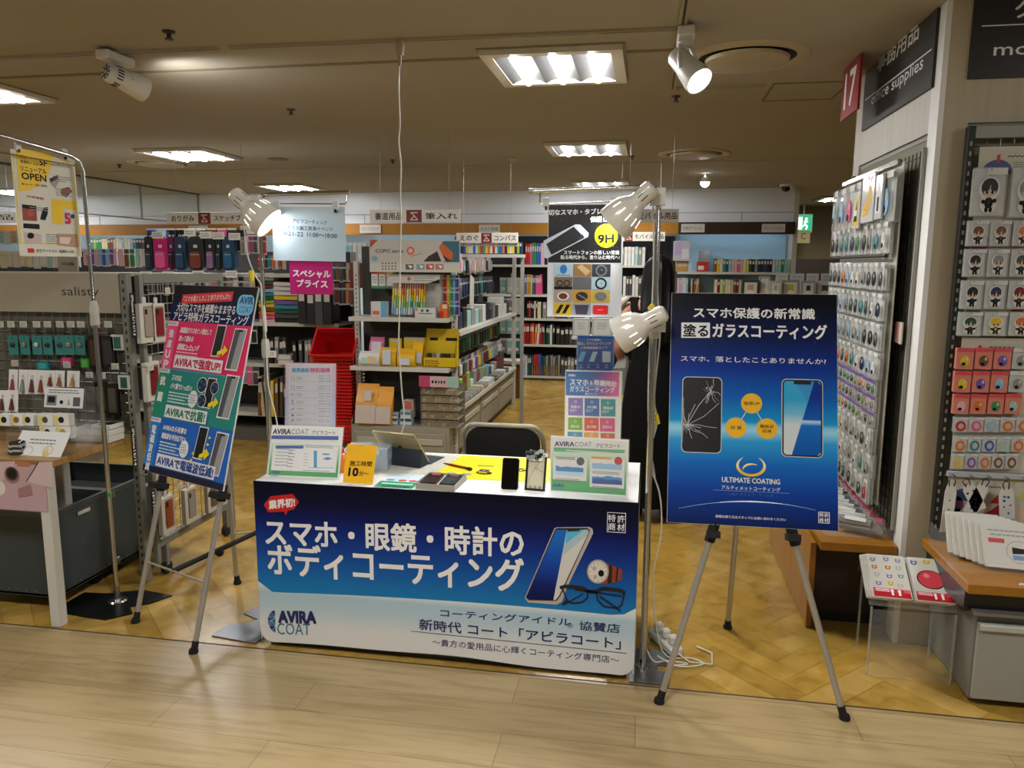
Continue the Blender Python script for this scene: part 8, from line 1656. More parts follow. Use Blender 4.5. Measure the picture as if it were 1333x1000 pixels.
# low frame rack before the album bookcase
RY = 7.6
t = thing('frame_rack', 'low grey rack of framed prints behind the blue easel board', 'rack', ((on_y(965, 380, RY).x+on_y(1090, 380, RY).x)/2, RY+0.2, 0)); hw = (on_y(1090, 380, RY).x-on_y(965, 380, RY).x)/2; zt = on_y(1000, 383, RY).z-0.16; b = B(); b.bbox(-hw, hw, -0.2, 0.2, zt-0.03, zt, LIGHTGREY, 0.003); b.build('top', t); b = B(); b.box(-hw+0.02, hw-0.02, -0.15, 0.15, 0, zt-0.03, mat('#4a4844', 0.6, name='rack_body')); b.build('body', t)
for k, (x0, x1, y0, c, f, n) in enumerate(((966, 988, 365, '#2c2a28', '#a88a70', 'brown portrait'), (988, 1003, 360, '#8c8a86', '#6a6a6c', 'grey'), (1001, 1018, 366, '#9a9890', '#8a8a80', 'pale grey'), (1018, 1041, 365, '#7c7c78', '#b0a420', 'yellow'), (1042, 1062, 366, '#8a8a88', '#2a2a2c', 'black and white'), (1063, 1086, 366, '#b4b4b0', '#3a3c40', 'dark silhouette'))):
    X0, X1 = on_y(x0, 380, RY).x, on_y(x1, 380, RY).x; h = on_y(x0, y0, RY).z-zt; t = thing('framed_print', '%s framed print standing on the low rack behind the board' % n, 'picture', (X0, RY+0.03*(k % 2), zt+0.001), group='framed prints on the low rack'); b = B(); b.bbox(0, X1-X0, 0, 0.02, 0, h, mat(c, 0.5, name='frame_'+c.strip('#')), 0.003); b.build('frame', t); b = B(); b.rect(0.02, 0.02, X1-X0-0.02, h-0.02, mat('#bab8b0', 0.5, name='mount'), 1); b.rect(0.05, 0.05, X1-X0-0.05, h-0.04, mat(f, 0.5, name='picture_'+f.strip('#')), 2); b.disc((X1-X0)/2, h*.55, 0.04, mat('#d0c8b0', 0.5, name='picture_spot'), 3, 12); b.build('picture', t)
for k, (x0, x1) in enumerate(((1010, 1026), (1029, 1047), (1050, 1066), (1069, 1092))):
    X0, X1 = on_y(x0, 358, RY+0.15).x, on_y(x1, 358, RY+0.15).x; za_, zb2 = on_y(x0, 368, RY+0.15).z, on_y(x0, 356, RY+0.15).z; b = B(); b.box(0, X1-X0, 0, 0.004, zt-za_+0.001, zb2-za_, mat('#b9b7ae', 0.5, name='rack_card')); b.lines(0.02, X1-X0-0.02, (zb2-za_)*.7, 2, 0.03, 0.012, GINK, 1); tag(b.build('rack_card', loc=(X0, RY+0.15, za_)), 'white price card behind the framed prints, %s from the left' % ORD[k], 'card', 'price cards on the low rack')
# ================================================================ right: charm racks, cabinets, acrylic stand
# side cabinet under the side rack
CABW = wood_mat('amber_cabinet_wood', '#85540e', '#946216', '#a0701f', 3, 18, 0.35)
t = thing('side_cabinet', 'amber wood display cabinet along the pillar side under the charm packs', 'cabinet', (0.91, 3.95, 0)); 
b = B(); b.bbox(-0.175, -0.15, -0.53, 0.55, 0.01, 0.40, CABW, 0.002); b.build('side_panel', t)
b = B(); b.bbox(-0.15, 0.165, -0.44, 0.55, 0.05, 0.36, mat('#22130a', 0.6, name='dark_inner_wood'), 0.002); b.build('body', t)
b = B(); b.bbox(-0.145, 0.165, -0.58, 0.55, 0.385, 0.425, CABW, 0.003); b.build('top', t)
b = B(); b.box(-0.14, 0.16, -0.43, 0.54, 0.0, 0.05, BLACK); b.build('plinth', t)
# leaning clear pen case packs in an acrylic tray
t = thing('acrylic_tray', 'clear acrylic tray holding pen case packs on the side cabinet', 'tray', (0.93, 3.85, 0.426)); b = B(); b.box(-0.13, 0.13, -0.40, 0.42, 0, 0.003, CLEAR); b.box(-0.133, -0.13, -0.40, 0.42, 0, 0.05, CLEAR); b.box(-0.13, 0.13, -0.403, -0.40, 0, 0.05, CLEAR); b.build('tray', t)
PCK = mat('#b4b8ba', 0.08, alpha=0.22, coat=0.6, name='shiny_clear_film')
_b = B(); _b.bbox(-0.1, 0.1, -0.004, 0.018, 0, 0.085, PCK, 0.006); _b.tube([(-0.08, 0.004, 0.04), (0.05, 0.004, 0.04)], 0.026, TINTG, 10); _b.box(-0.06, 0.03, -0.024, -0.0215, 0.03, 0.05, mat('#c6c6c2', 0.4)); _b.box(0.065, 0.09, -0.006, -0.0045, 0.05, 0.078, mat('#b03a54', 0.4)); CASEM = _b.mesh('pen_case_pack'); rr = random.Random(5)
for k in range(11):
    o = bpy.data.objects.new('pen_case_pack', CASEM); COL.objects.link(o); o.location = (0.935-0.006*(k % 3), 3.47+0.07*k, 0.455); o.rotation_euler = (math.radians(-52), 0, math.radians(-28+rr.uniform(-9, 9))); c = rr.choice(['black', 'dark grey', 'grey', 'black', 'white']); o.color = srgb(PALN[c])
    tag(o, '%s film wrapped pen case leaning in the tray, %s from the front' % (c, ORD[k]), 'pen case', 'pen cases leaning on the side cabinet')
# side rack: post, grid, white display board and rows of packs
t = thing('side_rack', 'dark wire rack on the side of the pillar hung with charm packs', 'wire rack', (1.06, 3.45, 0)); DKM = mat('#23231e', 0.5, 0.3, name='dark_rack_metal')
b = B(); b.bbox(0.002, 0.018, -0.014, 0.0, 0.47, 2.075, GREYP, 0.002); b.build('post', t); b = B(); b.bbox(-0.015, 0.02, 1.02, 1.05, 0.47, 2.075, DKM, 0.002); b.build('post', t); b = B()
for k in range(22): b.cyl((0, 0.0+k*0.048, 0.48), (0, 0.0+k*0.048, 2.06), 0.0022, DKM, 5)
for k in range(33): b.cyl((-0.003, 0, 0.5+k*0.048), (-0.003, 1.02, 0.5+k*0.048), 0.0022, DKM, 5)
b.build('grid', t)
b = B(); b.bbox(-0.045, -0.039, 0.05, 1.04, 0.56, 2.03, mat('#b5b0a2', 0.5, name='off_white_board'), 0.002); b.build('display_board', t)
b = B(); b.bbox(-0.06, -0.045, 0.085, 1.04, 2.02, 2.045, CHROME, 0.003); b.build('top_rail', t); b = B(); b.cyl((-0.075, 0.09, 1.645), (-0.075, 1.06, 1.645), 0.006, BLACK, 8); b.build('hook_bar', t)
FILM = mat('#d0d4d4', 0.10, alpha=0.35, coat=0.5, name='clear_film')
def pack_proto(name, kind):
    """hanging film pack, top at z=0, unit width and height, front to -y"""
    b = B(); b.bbox(-0.5, 0.5, -0.35, 0.35, -1, 0, FILM, 0.03)
    b.box(-0.46, 0.46, -0.05, 0.0, -0.97, -0.03, mat('#c9cbc8', 0.5, name='pack_backing'))
    if kind == 'header': b.box(-0.5, 0.5, -0.40, -0.35, -0.18, 0, TINT)
    else: b.box(-0.1, 0.5, -0.39, -0.35, -0.15, -0.02, mat('#c6c6c2', 0.5, name='price_sticker'))
    body = b.mesh(name)
    c = B(); ol = mat('#d0d0cc', 0.45, name='charm_outline'); c.prism([(0.36*math.cos(a*.4488), -0.55+0.38*math.sin(a*.4488)) for a in range(14)], -0.2, -0.08, ol) if False else None
    T0 = 0.36
    def ov(u, v, ru, rv, m, y): c.add([(u+ru*math.cos(math.pi*k/8), y, v+rv*math.sin(math.pi*k/8)) for k in range(16)]+[(u+ru*math.cos(math.pi*k/8), y+0.08, v+rv*math.sin(math.pi*k/8)) for k in range(16)], [tuple(range(16))]+[(k, 16+k, 16+(k+1) % 16, (k+1) % 16) for k in range(16)], m)
    if kind == 'figure':
        ov(0, -0.44, 0.31, 0.25, ol, -0.42); ov(0, -0.74, 0.25, 0.2, ol, -0.425); ov(0, -0.41, 0.25, 0.19, TINT, -0.46); ov(0, -0.49, 0.18, 0.12, mat('#c9ae98', 0.5, name='pale_face'), -0.50); ov(-0.12, -0.40, 0.12, 0.09, TINT, -0.53); ov(0.12, -0.41, 0.10, 0.08, TINT, -0.53); ov(-0.08, -0.51, 0.035, 0.035, INK, -0.53); ov(0.08, -0.51, 0.035, 0.035, INK, -0.53); ov(0, -0.72, 0.13, 0.11, INK, -0.47); ov(-0.17, -0.70, 0.06, 0.045, INK, -0.47); ov(0.17, -0.68, 0.06, 0.045, INK, -0.47); ov(-0.06, -0.86, 0.05, 0.06, INK, -0.47); ov(0.07, -0.86, 0.05, 0.06, INK, -0.47); ov(0, -0.70, 0.05, 0.06, TINT, -0.5)
    elif kind == 'ringed':
        ov(0, -0.58, 0.34, 0.34, TINT, -0.45); ov(0, -0.58, 0.19, 0.19, mat('#a8a49c', 0.4, name='ring_centre'), -0.48)
    else:
        ov(0, -0.60, 0.27, 0.26, TINT, -0.45); ov(0.1, -0.50, 0.07, 0.08, mat('#b8b4a8', 0.5, name='charm_light'), -0.49); ov(-0.08, -0.74, 0.12, 0.08, INK, -0.49)
    return body, c.mesh('charm')
PROTO = {k: pack_proto('charm_pack', k) for k in ('figure', 'ringed', 'header', 'plain')}
HOOKM = B().cyl((0, 0.9, -0.02), (0, -0.6, -0.02), 0.02, CHROME, 6).mesh('hook')
def charm_pack(kind, name, label, cat, loc, w, d, h, rotz, col, group, tint=None):
    bm, cm = PROTO[kind]; o = bpy.data.objects.new(name, bm); COL.objects.link(o); o.location = loc; o.rotation_euler = (0, 0, rotz); o.scale = (w, d, h); o.color = srgb(PALN.get(tint or col, tint or col)); tag(o, label, cat, group)
    c = bpy.data.objects.new('charm', cm); COL.objects.link(c); c.parent = o; c.color = srgb(PALN.get(col, col)); return o
rows_ = [('plain', 2.0, 0.215, 0.13, 7, ['pink', 'light blue', 'red', 'purple', 'pale teal', 'yellow', 'pink'], 0.05), ('plain', 1.79, 0.135, 0.085, 10, ['black', 'grey', 'green', 'navy', 'white', 'black', 'teal'], 0.04)]
rows_ += [('plain', z_, 0.12, 0.08, 11, ['black', 'grey', 'teal', 'orange', 'dark grey', 'dark green', 'white', 'light blue', 'navy'], 0.04) for z_ in (1.62, 1.49, 1.36, 1.235)]
rows_ += [('header', z_, 0.066, 0.06, 14, ['beige', 'grey', 'green', 'orange', 'dark grey', 'white', 'lime green', 'black'], 0.03) for z_ in (1.11, 1.04, 0.97)]
rows_ += [('plain', z_, 0.11, 0.08, 11, ['dark green', 'grey', 'black', 'dark grey', 'white', 'teal', 'red'], 0.04) for z_ in (0.90, 0.785, 0.67)]
rr = random.Random(17)
for i, (kd, z_, h, w, n, pal, d) in enumerate(rows_):
    for k in range(n):
        y = 4.47-(4.47-3.545)*k/(n-1); c = rr.choice(pal)
        charm_pack(kd, 'charm_pack', '%s charm pack, %s from the far end, %s row on side rack' % (c, ORD[k], ORD[i]), 'charm pack', (0.984+0.004*rr.random(), y, z_-0.003*rr.random()), w, d, h, -math.pi/2+rr.uniform(-0.1, 0.1), c, 'charm packs on the side rack', 'purple' if kd == 'header' else None)
# the large food shaped bags of the top row
def side_print(label, y, z_, w, h, draw, name='shaped_bag'):
    P = Plane((0.952, y, z_), (0, -1, 0), (0, 0, 1)); t = thing(name, label, 'bag', matrix=P.matrix()); b = B(); b.bbox(0, w, 0, 0.012, 0, h, mat('#b9bdbd', 0.15, name='pale_film_bag'), 0.003); b.build('bag', t); b = B(); draw(b, w, h); b.build('print', t)
def shrimp(b, w, h):
    Yp = mat('#d8a80c', 0.4); b.poly([(w*.55, h*.78), (w*.78, h*.72), (w*.80, h*.4), (w*.55, h*.16), (w*.25, h*.12), (w*.12, h*.22), (w*.18, h*.36), (w*.4, h*.42), (w*.52, h*.55)], Yp, 1); b.poly([(w*.62, h*.76), (w*.45, h*.95), (w*.58, h*.92)], RED, 1); b.poly([(w*.68, h*.76), (w*.85, h*.95), (w*.72, h*.9)], RED, 1); b.rect(w*.3, h*.26, w*.42, h*.29, mat('#b06a10', 0.4, name='ochre_mark'), 2)
side_print('bag with a golden fried prawn print hanging in the top row of the side rack', 3.87, 1.795, 0.2, 0.215, shrimp)
def rice(b, w, h): b.poly([(w*.2, h*.15), (w*.8, h*.15), (w*.75, h*.6), (w*.5, h*.88), (w*.25, h*.6)], PAPER, 1); b.rect(w*.36, h*.18, w*.64, h*.5, INK, 2)
side_print('bag with a white rice ball print at the near end of the top row', 3.65, 1.80, 0.10, 0.19, rice)
def onigiri(b, w, h): b.poly([(w*.1, h*.1), (w*.9, h*.1), (w*.7, h*.9), (w*.4, h*.95)], mat('#d0b410', 0.4), 1); b.poly([(w*.25, h*.2), (w*.75, h*.2), (w*.6, h*.75)], INK, 2); b.rect(w*.3, h*.35, w*.7, h*.5, PAPER, 3)
side_print('yellow and black packet hanging left of the fried prawn bag', 4.02, 1.775, 0.12, 0.175, onigiri)
for k, (y, z_, w) in enumerate(((3.60, 1.82, 0.085),)): pass
b = B(); b.bbox(0, 0.006, -0.03, 0.03, -0.05, 0.04, mat('#b07c74', 0.5), 0.002); b.box(0, 0.006, -0.06, -0.03, -0.05, 0.04, mat('#b9b5a8', 0.5, name='tag_white')); tag(b.build('hang_tag', loc=(1.04, 3.50, 1.33)), 'pink and white tag on the dark edge of the side rack', 'tag')
# front rack with illustrated sheets
RX0 = 1.19; RY_ = 3.30
t = thing('front_rack', 'dark framed wire rack on the pillar front hung with charms', 'wire rack', (RX0, 3.33, 0)); b = B(); b.bbox(-0.014, 0.010, -0.035, 0.0, 0.5, 2.13, DKM, 0.002)
for k in range(42): b.box(-0.006, 0.002, -0.0358, -0.0345, 0.54+k*0.037, 0.556+k*0.037, GREYP)
b.build('post', t)
b = B(); b.bbox(0.012, 0.72, -0.03, -0.004, 2.085, 2.13, GREYP, 0.002); b.build('top_rail', t); b = B()
for k in range(15): b.cyl((0.015+k*0.048, -0.01, 0.5), (0.015+k*0.048, -0.01, 2.085), 0.002, STEEL, 5)
for k in range(33): b.cyl((0.012, -0.014, 0.52+k*0.048), (0.72, -0.014, 0.52+k*0.048), 0.002, STEEL, 5)
b.build('grid', t)
def sheet(label, y0, y1, seed):
    pl = Plane((RX0+0.028, RY_-0.012, on_y(1250, y1, RY_).z), (1, 0, 0), (0, 0, 1)); h = on_y(1262, y0, RY_).z-pl.o.z; w = 0.66; b = B(); b.box(0, w, 0, 0.002, 0, h, mat('#b9b4a4', 0.4, name='cream_sheet')); s = 0.075
    for rep in range(2):
        x = rep*0.33; top = h
        b.poly([(x+0.012+0.055+0.055*math.cos(math.pi*k/10), top-0.10+0.052*math.sin(math.pi*k/10)) for k in range(11)], mat('#3c4f78', 0.5, name='dome_blue'), 1); b.rect(x+0.062, top-0.06, x+0.074, top-0.03, RED, 2)
        b.line([(x+0.10+0.008*k, top-0.04+0.006*(k % 2)) for k in range(13)], 0.003, INK, 1)
        for i in range(6):
            for j in range(4): b.disc(x+0.125+0.007*i, top-0.06-0.008*j, 0.0018, INK, 1, 6)
        b.poly([(x+0.16, top-0.105), (x+0.25, top-0.105), (x+0.205, top-0.045)], mat('#b81c24', 0.5, name='triangle_red'), 1); b.disc(x+0.29, top-0.07, 0.024, mat('#b8b060', 0.5, name='dot_olive'), 1)
        b.rect(x+0.17, 0.02, x+0.235, 0.085, mat('#2a6a52', 0.5, name='block_green'), 1); b.poly([(x+0.005, 0.02), (x+0.06, 0.10), (x+0.005, 0.10)], mat('#2f7a5c', 0.5, name='block_green2'), 1); b.poly([(x+0.15, 0.085), (x+0.25, 0.085), (x+0.2, 0.13)], mat('#a81a24', 0.5, name='triangle_red'), 1); b.poly([(x+0.27, 0.02), (x+0.31, 0.02), (x+0.29, 0.06)], mat('#c8a818', 0.5, name='triangle_yellow'), 1)
        b.rect(x+0.10, h*0.45, x+0.17, h*0.62, mat('#c09a94', 0.5, name='block_rose'), 1); b.rect(x+0.24, h*0.3, x+0.32, h*0.5, mat('#c8b098', 0.5, name='block_peach'), 1); b.disc(x+0.03, h*0.5, 0.035, mat('#7c3a6a', 0.5, name='dot_plum'), 1)
    tag(b.build('display_sheet', matrix=pl.matrix()), label, 'display sheet', 'illustrated sheets on the front rack')
sheet('cream illustrated display sheet at the top of the front rack', 192, 436, 1); sheet('cream illustrated display sheet in the middle of the front rack', 439, 612, 2); sheet('cream illustrated display sheet at the bottom of the front rack', 620, 692, 3)
def fr(kind, label, x0, y0, x1, y1, col, group, tint=None, d=0.028, Y=RY_-0.03, cat='charm pack'):
    a, c = on_y((x0+x1)/2, y0, Y), on_y(x1, y1, Y); l = on_y(x0, y1, Y); o = charm_pack(kind, 'charm_pack', label, cat, a, c.x-l.x, d, a.z-c.z, 0, col, group, tint)
    k = bpy.data.objects.new('hook', HOOKM); COL.objects.link(k); k.parent = o; k.location = (0, 0, -0.03); return o
fr('figure', 'large clear pack with a black haired figure charm at the top of the front rack', 1268, 218, 1311, 282, 'black', 'charm packs on the front rack'); fr('figure', 'large clear pack with a grey figure charm cut by the frame edge', 1318, 218, 1360, 284, 'grey', 'charm packs on the front rack')
spec_rows = [(287, 321, 1260, 29.5, ['brown', 'brown', 'orange']), (324, 361, 1256, 30, ['black', 'grey', 'dark grey']), (365, 403, 1252, 30.5, ['black', 'navy', 'dark red']), (406, 438, 1248, 33, ['dark green', 'yellow', 'orange'])]
for i, (y0, y1, x0, pit, cols) in enumerate(spec_rows):
    for k, c in enumerate(cols): fr('figure', 'clear pack with %s haired figure charm, %s from the left in figure row %s' % (c, ORD[k], ['one', 'two', 'three', 'four'][i]), x0+k*pit, y0, x0+k*pit+pit-2.5, y1, c, 'charm packs on the front rack')
for i, (y0, y1, x0, pit, cols) in enumerate([(453, 481, 1245, 24.5, ['yellow', 'brown', 'purple', 'grey']), (483, 511, 1242, 24, ['yellow', 'purple', 'light blue', 'grey']), (513, 539, 1241, 22.5, ['pale pink', 'orange', 'green', 'pale teal'])]):
    for k, c in enumerate(cols): fr('header', '%s packet with a %s charm, %s from the left, %s pink row' % ('salmon pink' if not (k == 3 and i < 2) else 'white', c, ORD[k], ['upper', 'middle', 'lower'][i]), x0+k*pit, y0, x0+k*pit+pit-2, y1, c, 'pink packets on the front rack', '#c8454c' if not (k == 3 and i < 2) else 'white')
PINKF = mat('#c87a68', 0.25, coat=0.4, name='salmon_film')
for o in [o for o in COL.objects if o.name.startswith('charm_pack') and 'pink row' in o.get('label', '') and o['label'].startswith('salmon')]:
    if 'pinkmesh' not in globals():
        pinkmesh = o.data.copy(); pinkmesh.materials[0] = PINKF; pinkmesh.materials[1] = mat('#c98a78', 0.5, name='salmon_backing')
    o.data = pinkmesh
for i, (y0, y1, x0, pit, cols) in enumerate([(543, 563, 1241, 20.5, ['red', 'pink', 'light blue', 'orange', 'orange']), (568, 589, 1241, 19, ['orange', 'teal', 'blue', 'pale teal', 'orange']), (590, 611, 1239, 17.5, ['yellow', 'purple', 'orange', 'brown', 'brown'])]):
    for k, c in enumerate(cols): fr('ringed', 'small %s ring charm pack, %s from the left in the %s ring row' % (c, ORD[k], ['upper', 'middle', 'lower'][i]), x0+k*pit, y0, x0+k*pit+pit-1, y1, c, 'ring charm packs on the front rack', d=0.02)
t = thing('hook_bar', 'pale grey hook bar below the ring charms on the front rack', 'hook bar', on_y(1233, 617, RY_-0.03)); b = B(); b.bbox(0, 0.6, 0, 0.012, -0.012, 0.012, mat('#a9abb4', 0.3, name='pale_bar'), 0.003); b.build('bar', t)
for k in range(9): b = B(); b.cyl((0.02+0.065*k, 0, 0), (0.02+0.065*k, -0.035, 0), 0.003, CHROME, 6); b.build('hook', t)
# larger tags hanging from the bar
for k, (x, y0, y1, wpx, rot, cls) in enumerate(((1239, 632, 694, 15, 0.03, 'white strip tag with grey print'), (1260, 632, 668, 18, -0.5, 'white tag tilted to the left with a black print'), (1281, 632, 672, 17, 0.35, 'white tag tilted to the right with a black print'), (1310, 636, 676, 20, -0.12, 'white tag with a small blue figure'))):
    p = on_y(x, y0, RY_-0.06); w = on_y(x+wpx, y0, RY_-0.06).x-p.x; h = p.z-on_y(x, y1, RY_-0.06).z; t = thing('charm_tag', cls+', hanging below the hook bar', 'tag', p); b = B(); M_ = Matrix.Rotation(rot, 4, 'Y'); b.M = M_; b.prism([(-w*.35, 0), (-w*.5, -h*.15), (-w*.5, -h), (w*.5, -h), (w*.5, -h*.15), (w*.35, 0)], 0, 0.004, mat('#c4c3bc', 0.35, name='white_tag')); b.build('tag_card', t)
    b = B(); b.M = M_; r = random.Random(k)
    for j in range(7): u, v = r.uniform(-w*.35, w*.35), -h*r.uniform(.25, .9); b.disc(u, v, w*r.uniform(.05, .12), INK if k != 3 else mat('#2a62a0', 0.5, name='tag_blue'), 1, 7, r.uniform(.5, 1.2))
    b.build('print', t); b = B(); b.M = M_; b.tube([(-0.008, 0, -0.004), (-0.012, 0, 0.02), (0, 0, 0.032), (0.012, 0, 0.02), (0.008, 0, -0.004)], 0.0022, BLACK, 6); b.build('loop', t)
# counter and drawer under the front rack
t = thing('front_cabinet', 'grey drawer cabinet with an amber wooden counter under the front rack', 'cabinet', (1.55, 3.1, 0)); GC = mat('#8f8d84', 0.5, name='grey_cabinet')
b = B(); b.bbox(-0.34, 0.4, -0.20, 0.235, 0.02, 0.36, mat('#6c6b64', 0.5, name='grey_cabinet_side'), 0.003); b.build('body', t)
b = B(); b.bbox(-0.335, 0.395, -0.218, -0.20, 0.03, 0.325, GC, 0.003); d_ = b.build('drawer', t); b = B(); b.bbox(-0.335, 0.395, -0.232, -0.218, 0.300, 0.325, mat('#a9a79e', 0.4, name='drawer_lip'), 0.004); b.build('drawer_pull', d_)
b = B(); b.bbox(-0.40, 0.4, -0.26, 0.225, 0.45, 0.488, CABW, 0.003); b.build('counter_top', t)
b = B(); b.box(-0.385, 0.39, -0.20, 0.2, 0.361, 0.449, mat('#0c0d0e', 0.25, name='solid_black_fill')); b.build('black_infill', t)  # solid black block drawn for the dark strip of the tray of black items
b = B(); b.box(-0.36, 0.4, -0.235, -0.2, 0.36, 0.372, mat('#77766e', 0.3, 0.4)); b.build('slot_edge', t)
# towel packs: generic doodle prints
def towel(name, label, cat, P, w, h, kind, seed, th=0.008, group=None):
    t = thing(name, label, cat, matrix=P.matrix(), group=group); b = B(); b.prism(rounded(0, 0, w, h, 0.006, 2), 0, th, mat('#c2c0b8', 0.12, coat=0.5, name='glossy_towel_film')); b.build('pack', t); b = B(); r = random.Random(seed)
    if kind in ('doodle', 'fruit'):
        b.rect(0.004, 0.003, w-0.004, h*0.13, mat('#a8202c', 0.3), 1); b.rect(0.004, h*0.13, w-0.004, h*0.21, mat('#cc5a6c', 0.3), 1); b.lines(w*.1, w*.45, h*.19, 2, h*.035, h*.018, WINK, 2); [b.rect(w*(.48+.09*k), h*.06, w*(.54+.09*k), h*.19, WINK if k % 2 == 0 else RED, 3) for k in range(4)]
    cols = ['#c8a030', '#7c86a8', '#b87838', '#a8a49a', '#b84850', '#7a9a88', '#c8b048', '#8a7aa0']
    def blob(u, v, s, c): m = mat(c, 0.35, name='doodle_'+c.strip('#')); b.disc(u, v, s, m, 1, 12, .8); b.disc(u+s*.7, v+s*.6, s*.45, m, 2, 8); b.disc(u-s*.6, v+s*.7, s*.4, m, 3, 8); b.disc(u, v, s*.35, mat('#d0ccc0', 0.35, name='doodle_pale'), 4, 8)
    if kind == 'doodle':
        for i in range(3):
            for j in range(4): blob(w*(.2+.3*i)+r.uniform(-.008, .008), h*(.30+.19*j)+r.uniform(-.006, .006), w*.075, r.choice(cols))
    elif kind == 'fruit':
        b.disc(w*.5, h*.50, w*.36, INK, 1, 28, .92); b.disc(w*.5, h*.50, w*.33, mat('#c83c48', 0.3, name='plain_red_disc'), 2, 28, .92); b.disc(w*.4, h*.58, w*.08, mat('#d88088', 0.3, name='disc_gloss'), 3, 12); blob(w*.15, h*.86, w*.09, '#5c7090'); blob(w*.5, h*.9, w*.09, '#c8a830'); blob(w*.85, h*.86, w*.09, '#8a84b0')
    else:
        b.lines(w*.1, w*.8, h*.86, 1, 0.02, 0.005, GINK, 1); b.lines(w*.15, w*.8, h*.76, 1, 0.02, 0.005, GINK, 1); b.rect(w*.1, h*.56, w*.38, h*.66, mat('#b03038', 0.35), 1); b.ring(w*.62, h*.38, w*.22, 0.002, GINK, 1); b.rect(w*.5, h*.2, w*.85, h*.3, mat('#5a7aa0', 0.35), 1); b.poly([(w*.5, h*.33), (w*.8, h*.36), (w*.78, h*.45), (w*.5, h*.48)], INK, 2)
    b.build('print', t); return t
e_ = Vector((1, -0.06, 0)).normalized(); up_ = Vector((0.0, 0.75, 0.42)).normalized(); up_ = (up_-e_*up_.dot(e_)).normalized()
t = thing('acrylic_stand', 'clear acrylic stand holding towel packs before the pillar', 'display stand', (0, 0, 0)); ns = up_.cross(e_)
A0_ = Vector((0.895, 3.06, 0.292)); b = B()
M_ = Matrix(((e_.x, ns.x, up_.x, A0_.x), (e_.y, ns.y, up_.y, A0_.y), (e_.z, ns.z, up_.z, A0_.z), (0, 0, 0, 1)))
b.box(-0.005, 0.305, 0.004, 0.007, 0, 0.24, CLEAR, M_); b.box(-0.005, 0.305, -0.045, 0.004, -0.003, 0.0, CLEAR, M_); b.build('sloped_tray', t); b = B(); b.box(-0.005, 0.305, 0.007, 0.09, 0.238, 0.24, CLEAR, M_); b.build('back_lip', t)
for k, (x, y) in enumerate(((0.897, 3.05), (1.195, 3.03), (0.915, 3.27), (1.19, 3.25))): b = B(); b.bbox(x-0.004, x+0.004, y-0.004, y+0.004, 0, 0.285 if y < 3.2 else 0.38, mat('#aeb4ae', 0.1, alpha=0.35), 0.001); b.build('leg', t)
b = B(); b.box(0.9, 1.2, 3.035, 3.038, 0.0, 0.28, CLEAR); b.build('front_sheet', t)
for s, (n, kd, x, wd) in enumerate(((5, 'doodle', 0.004, 0.142), (5, 'fruit', 0.158, 0.140))):
    for k in range(n):
        off = (n-1-k); o = A0_+e_*(x-0.004*off*(1 if s == 0 else 0.3))+up_*(0.004+0.006*off)-ns*(0.004+0.0095*(n-1-off)) ; P = Plane(o, e_, up_)
        towel('towel_pack', 'white towel pack %s, %s from the front on the acrylic stand' % ('of printed blobs' if kd == 'doodle' else 'with red round print', ORD[n-1-k]), 'towel pack', P, wd, 0.215, kd, 7+k, 0.0085, 'towel packs on the acrylic stand')
upb = Vector((0, 0.55, 0.72)).normalized()
for k in range(7):
    e2 = Vector((1, -0.10, 0)).normalized(); u2 = (upb-e2*upb.dot(e2)).normalized(); o = Vector((1.262-0.014*(k), 2.99+0.021*k, 0.503)); P = Plane(o, e2, u2)
    towel('towel_pack', 'white printed towel pack on the amber counter, %s from the front' % ORD[k], 'towel pack', P, 0.19, 0.17, 'plain', k, 0.012, 'towel packs on the amber counter')
t = thing('acrylic_box', 'clear acrylic box around the towel packs on the amber counter', 'display box', (1.15, 2.95, 0.489)); b = B(); b.box(0, 0.003, 0.0, 0.3, 0, 0.09, CLEAR); b.box(0.003, 0.6, 0.0, 0.003, 0, 0.04, CLEAR); b.build('walls', t)
b = B(); b.bbox(0, 0.05, 0, 0.003, 0, 0.03, PAPER, 0.001); b.lines(0.006, 0.044, 0.024, 2, 0.009, 0.004, GINK, 1); tag(b.build('price_card', loc=on_y(1326, 770, 2.86)), 'white price card on the front of the amber counter', 'price card')
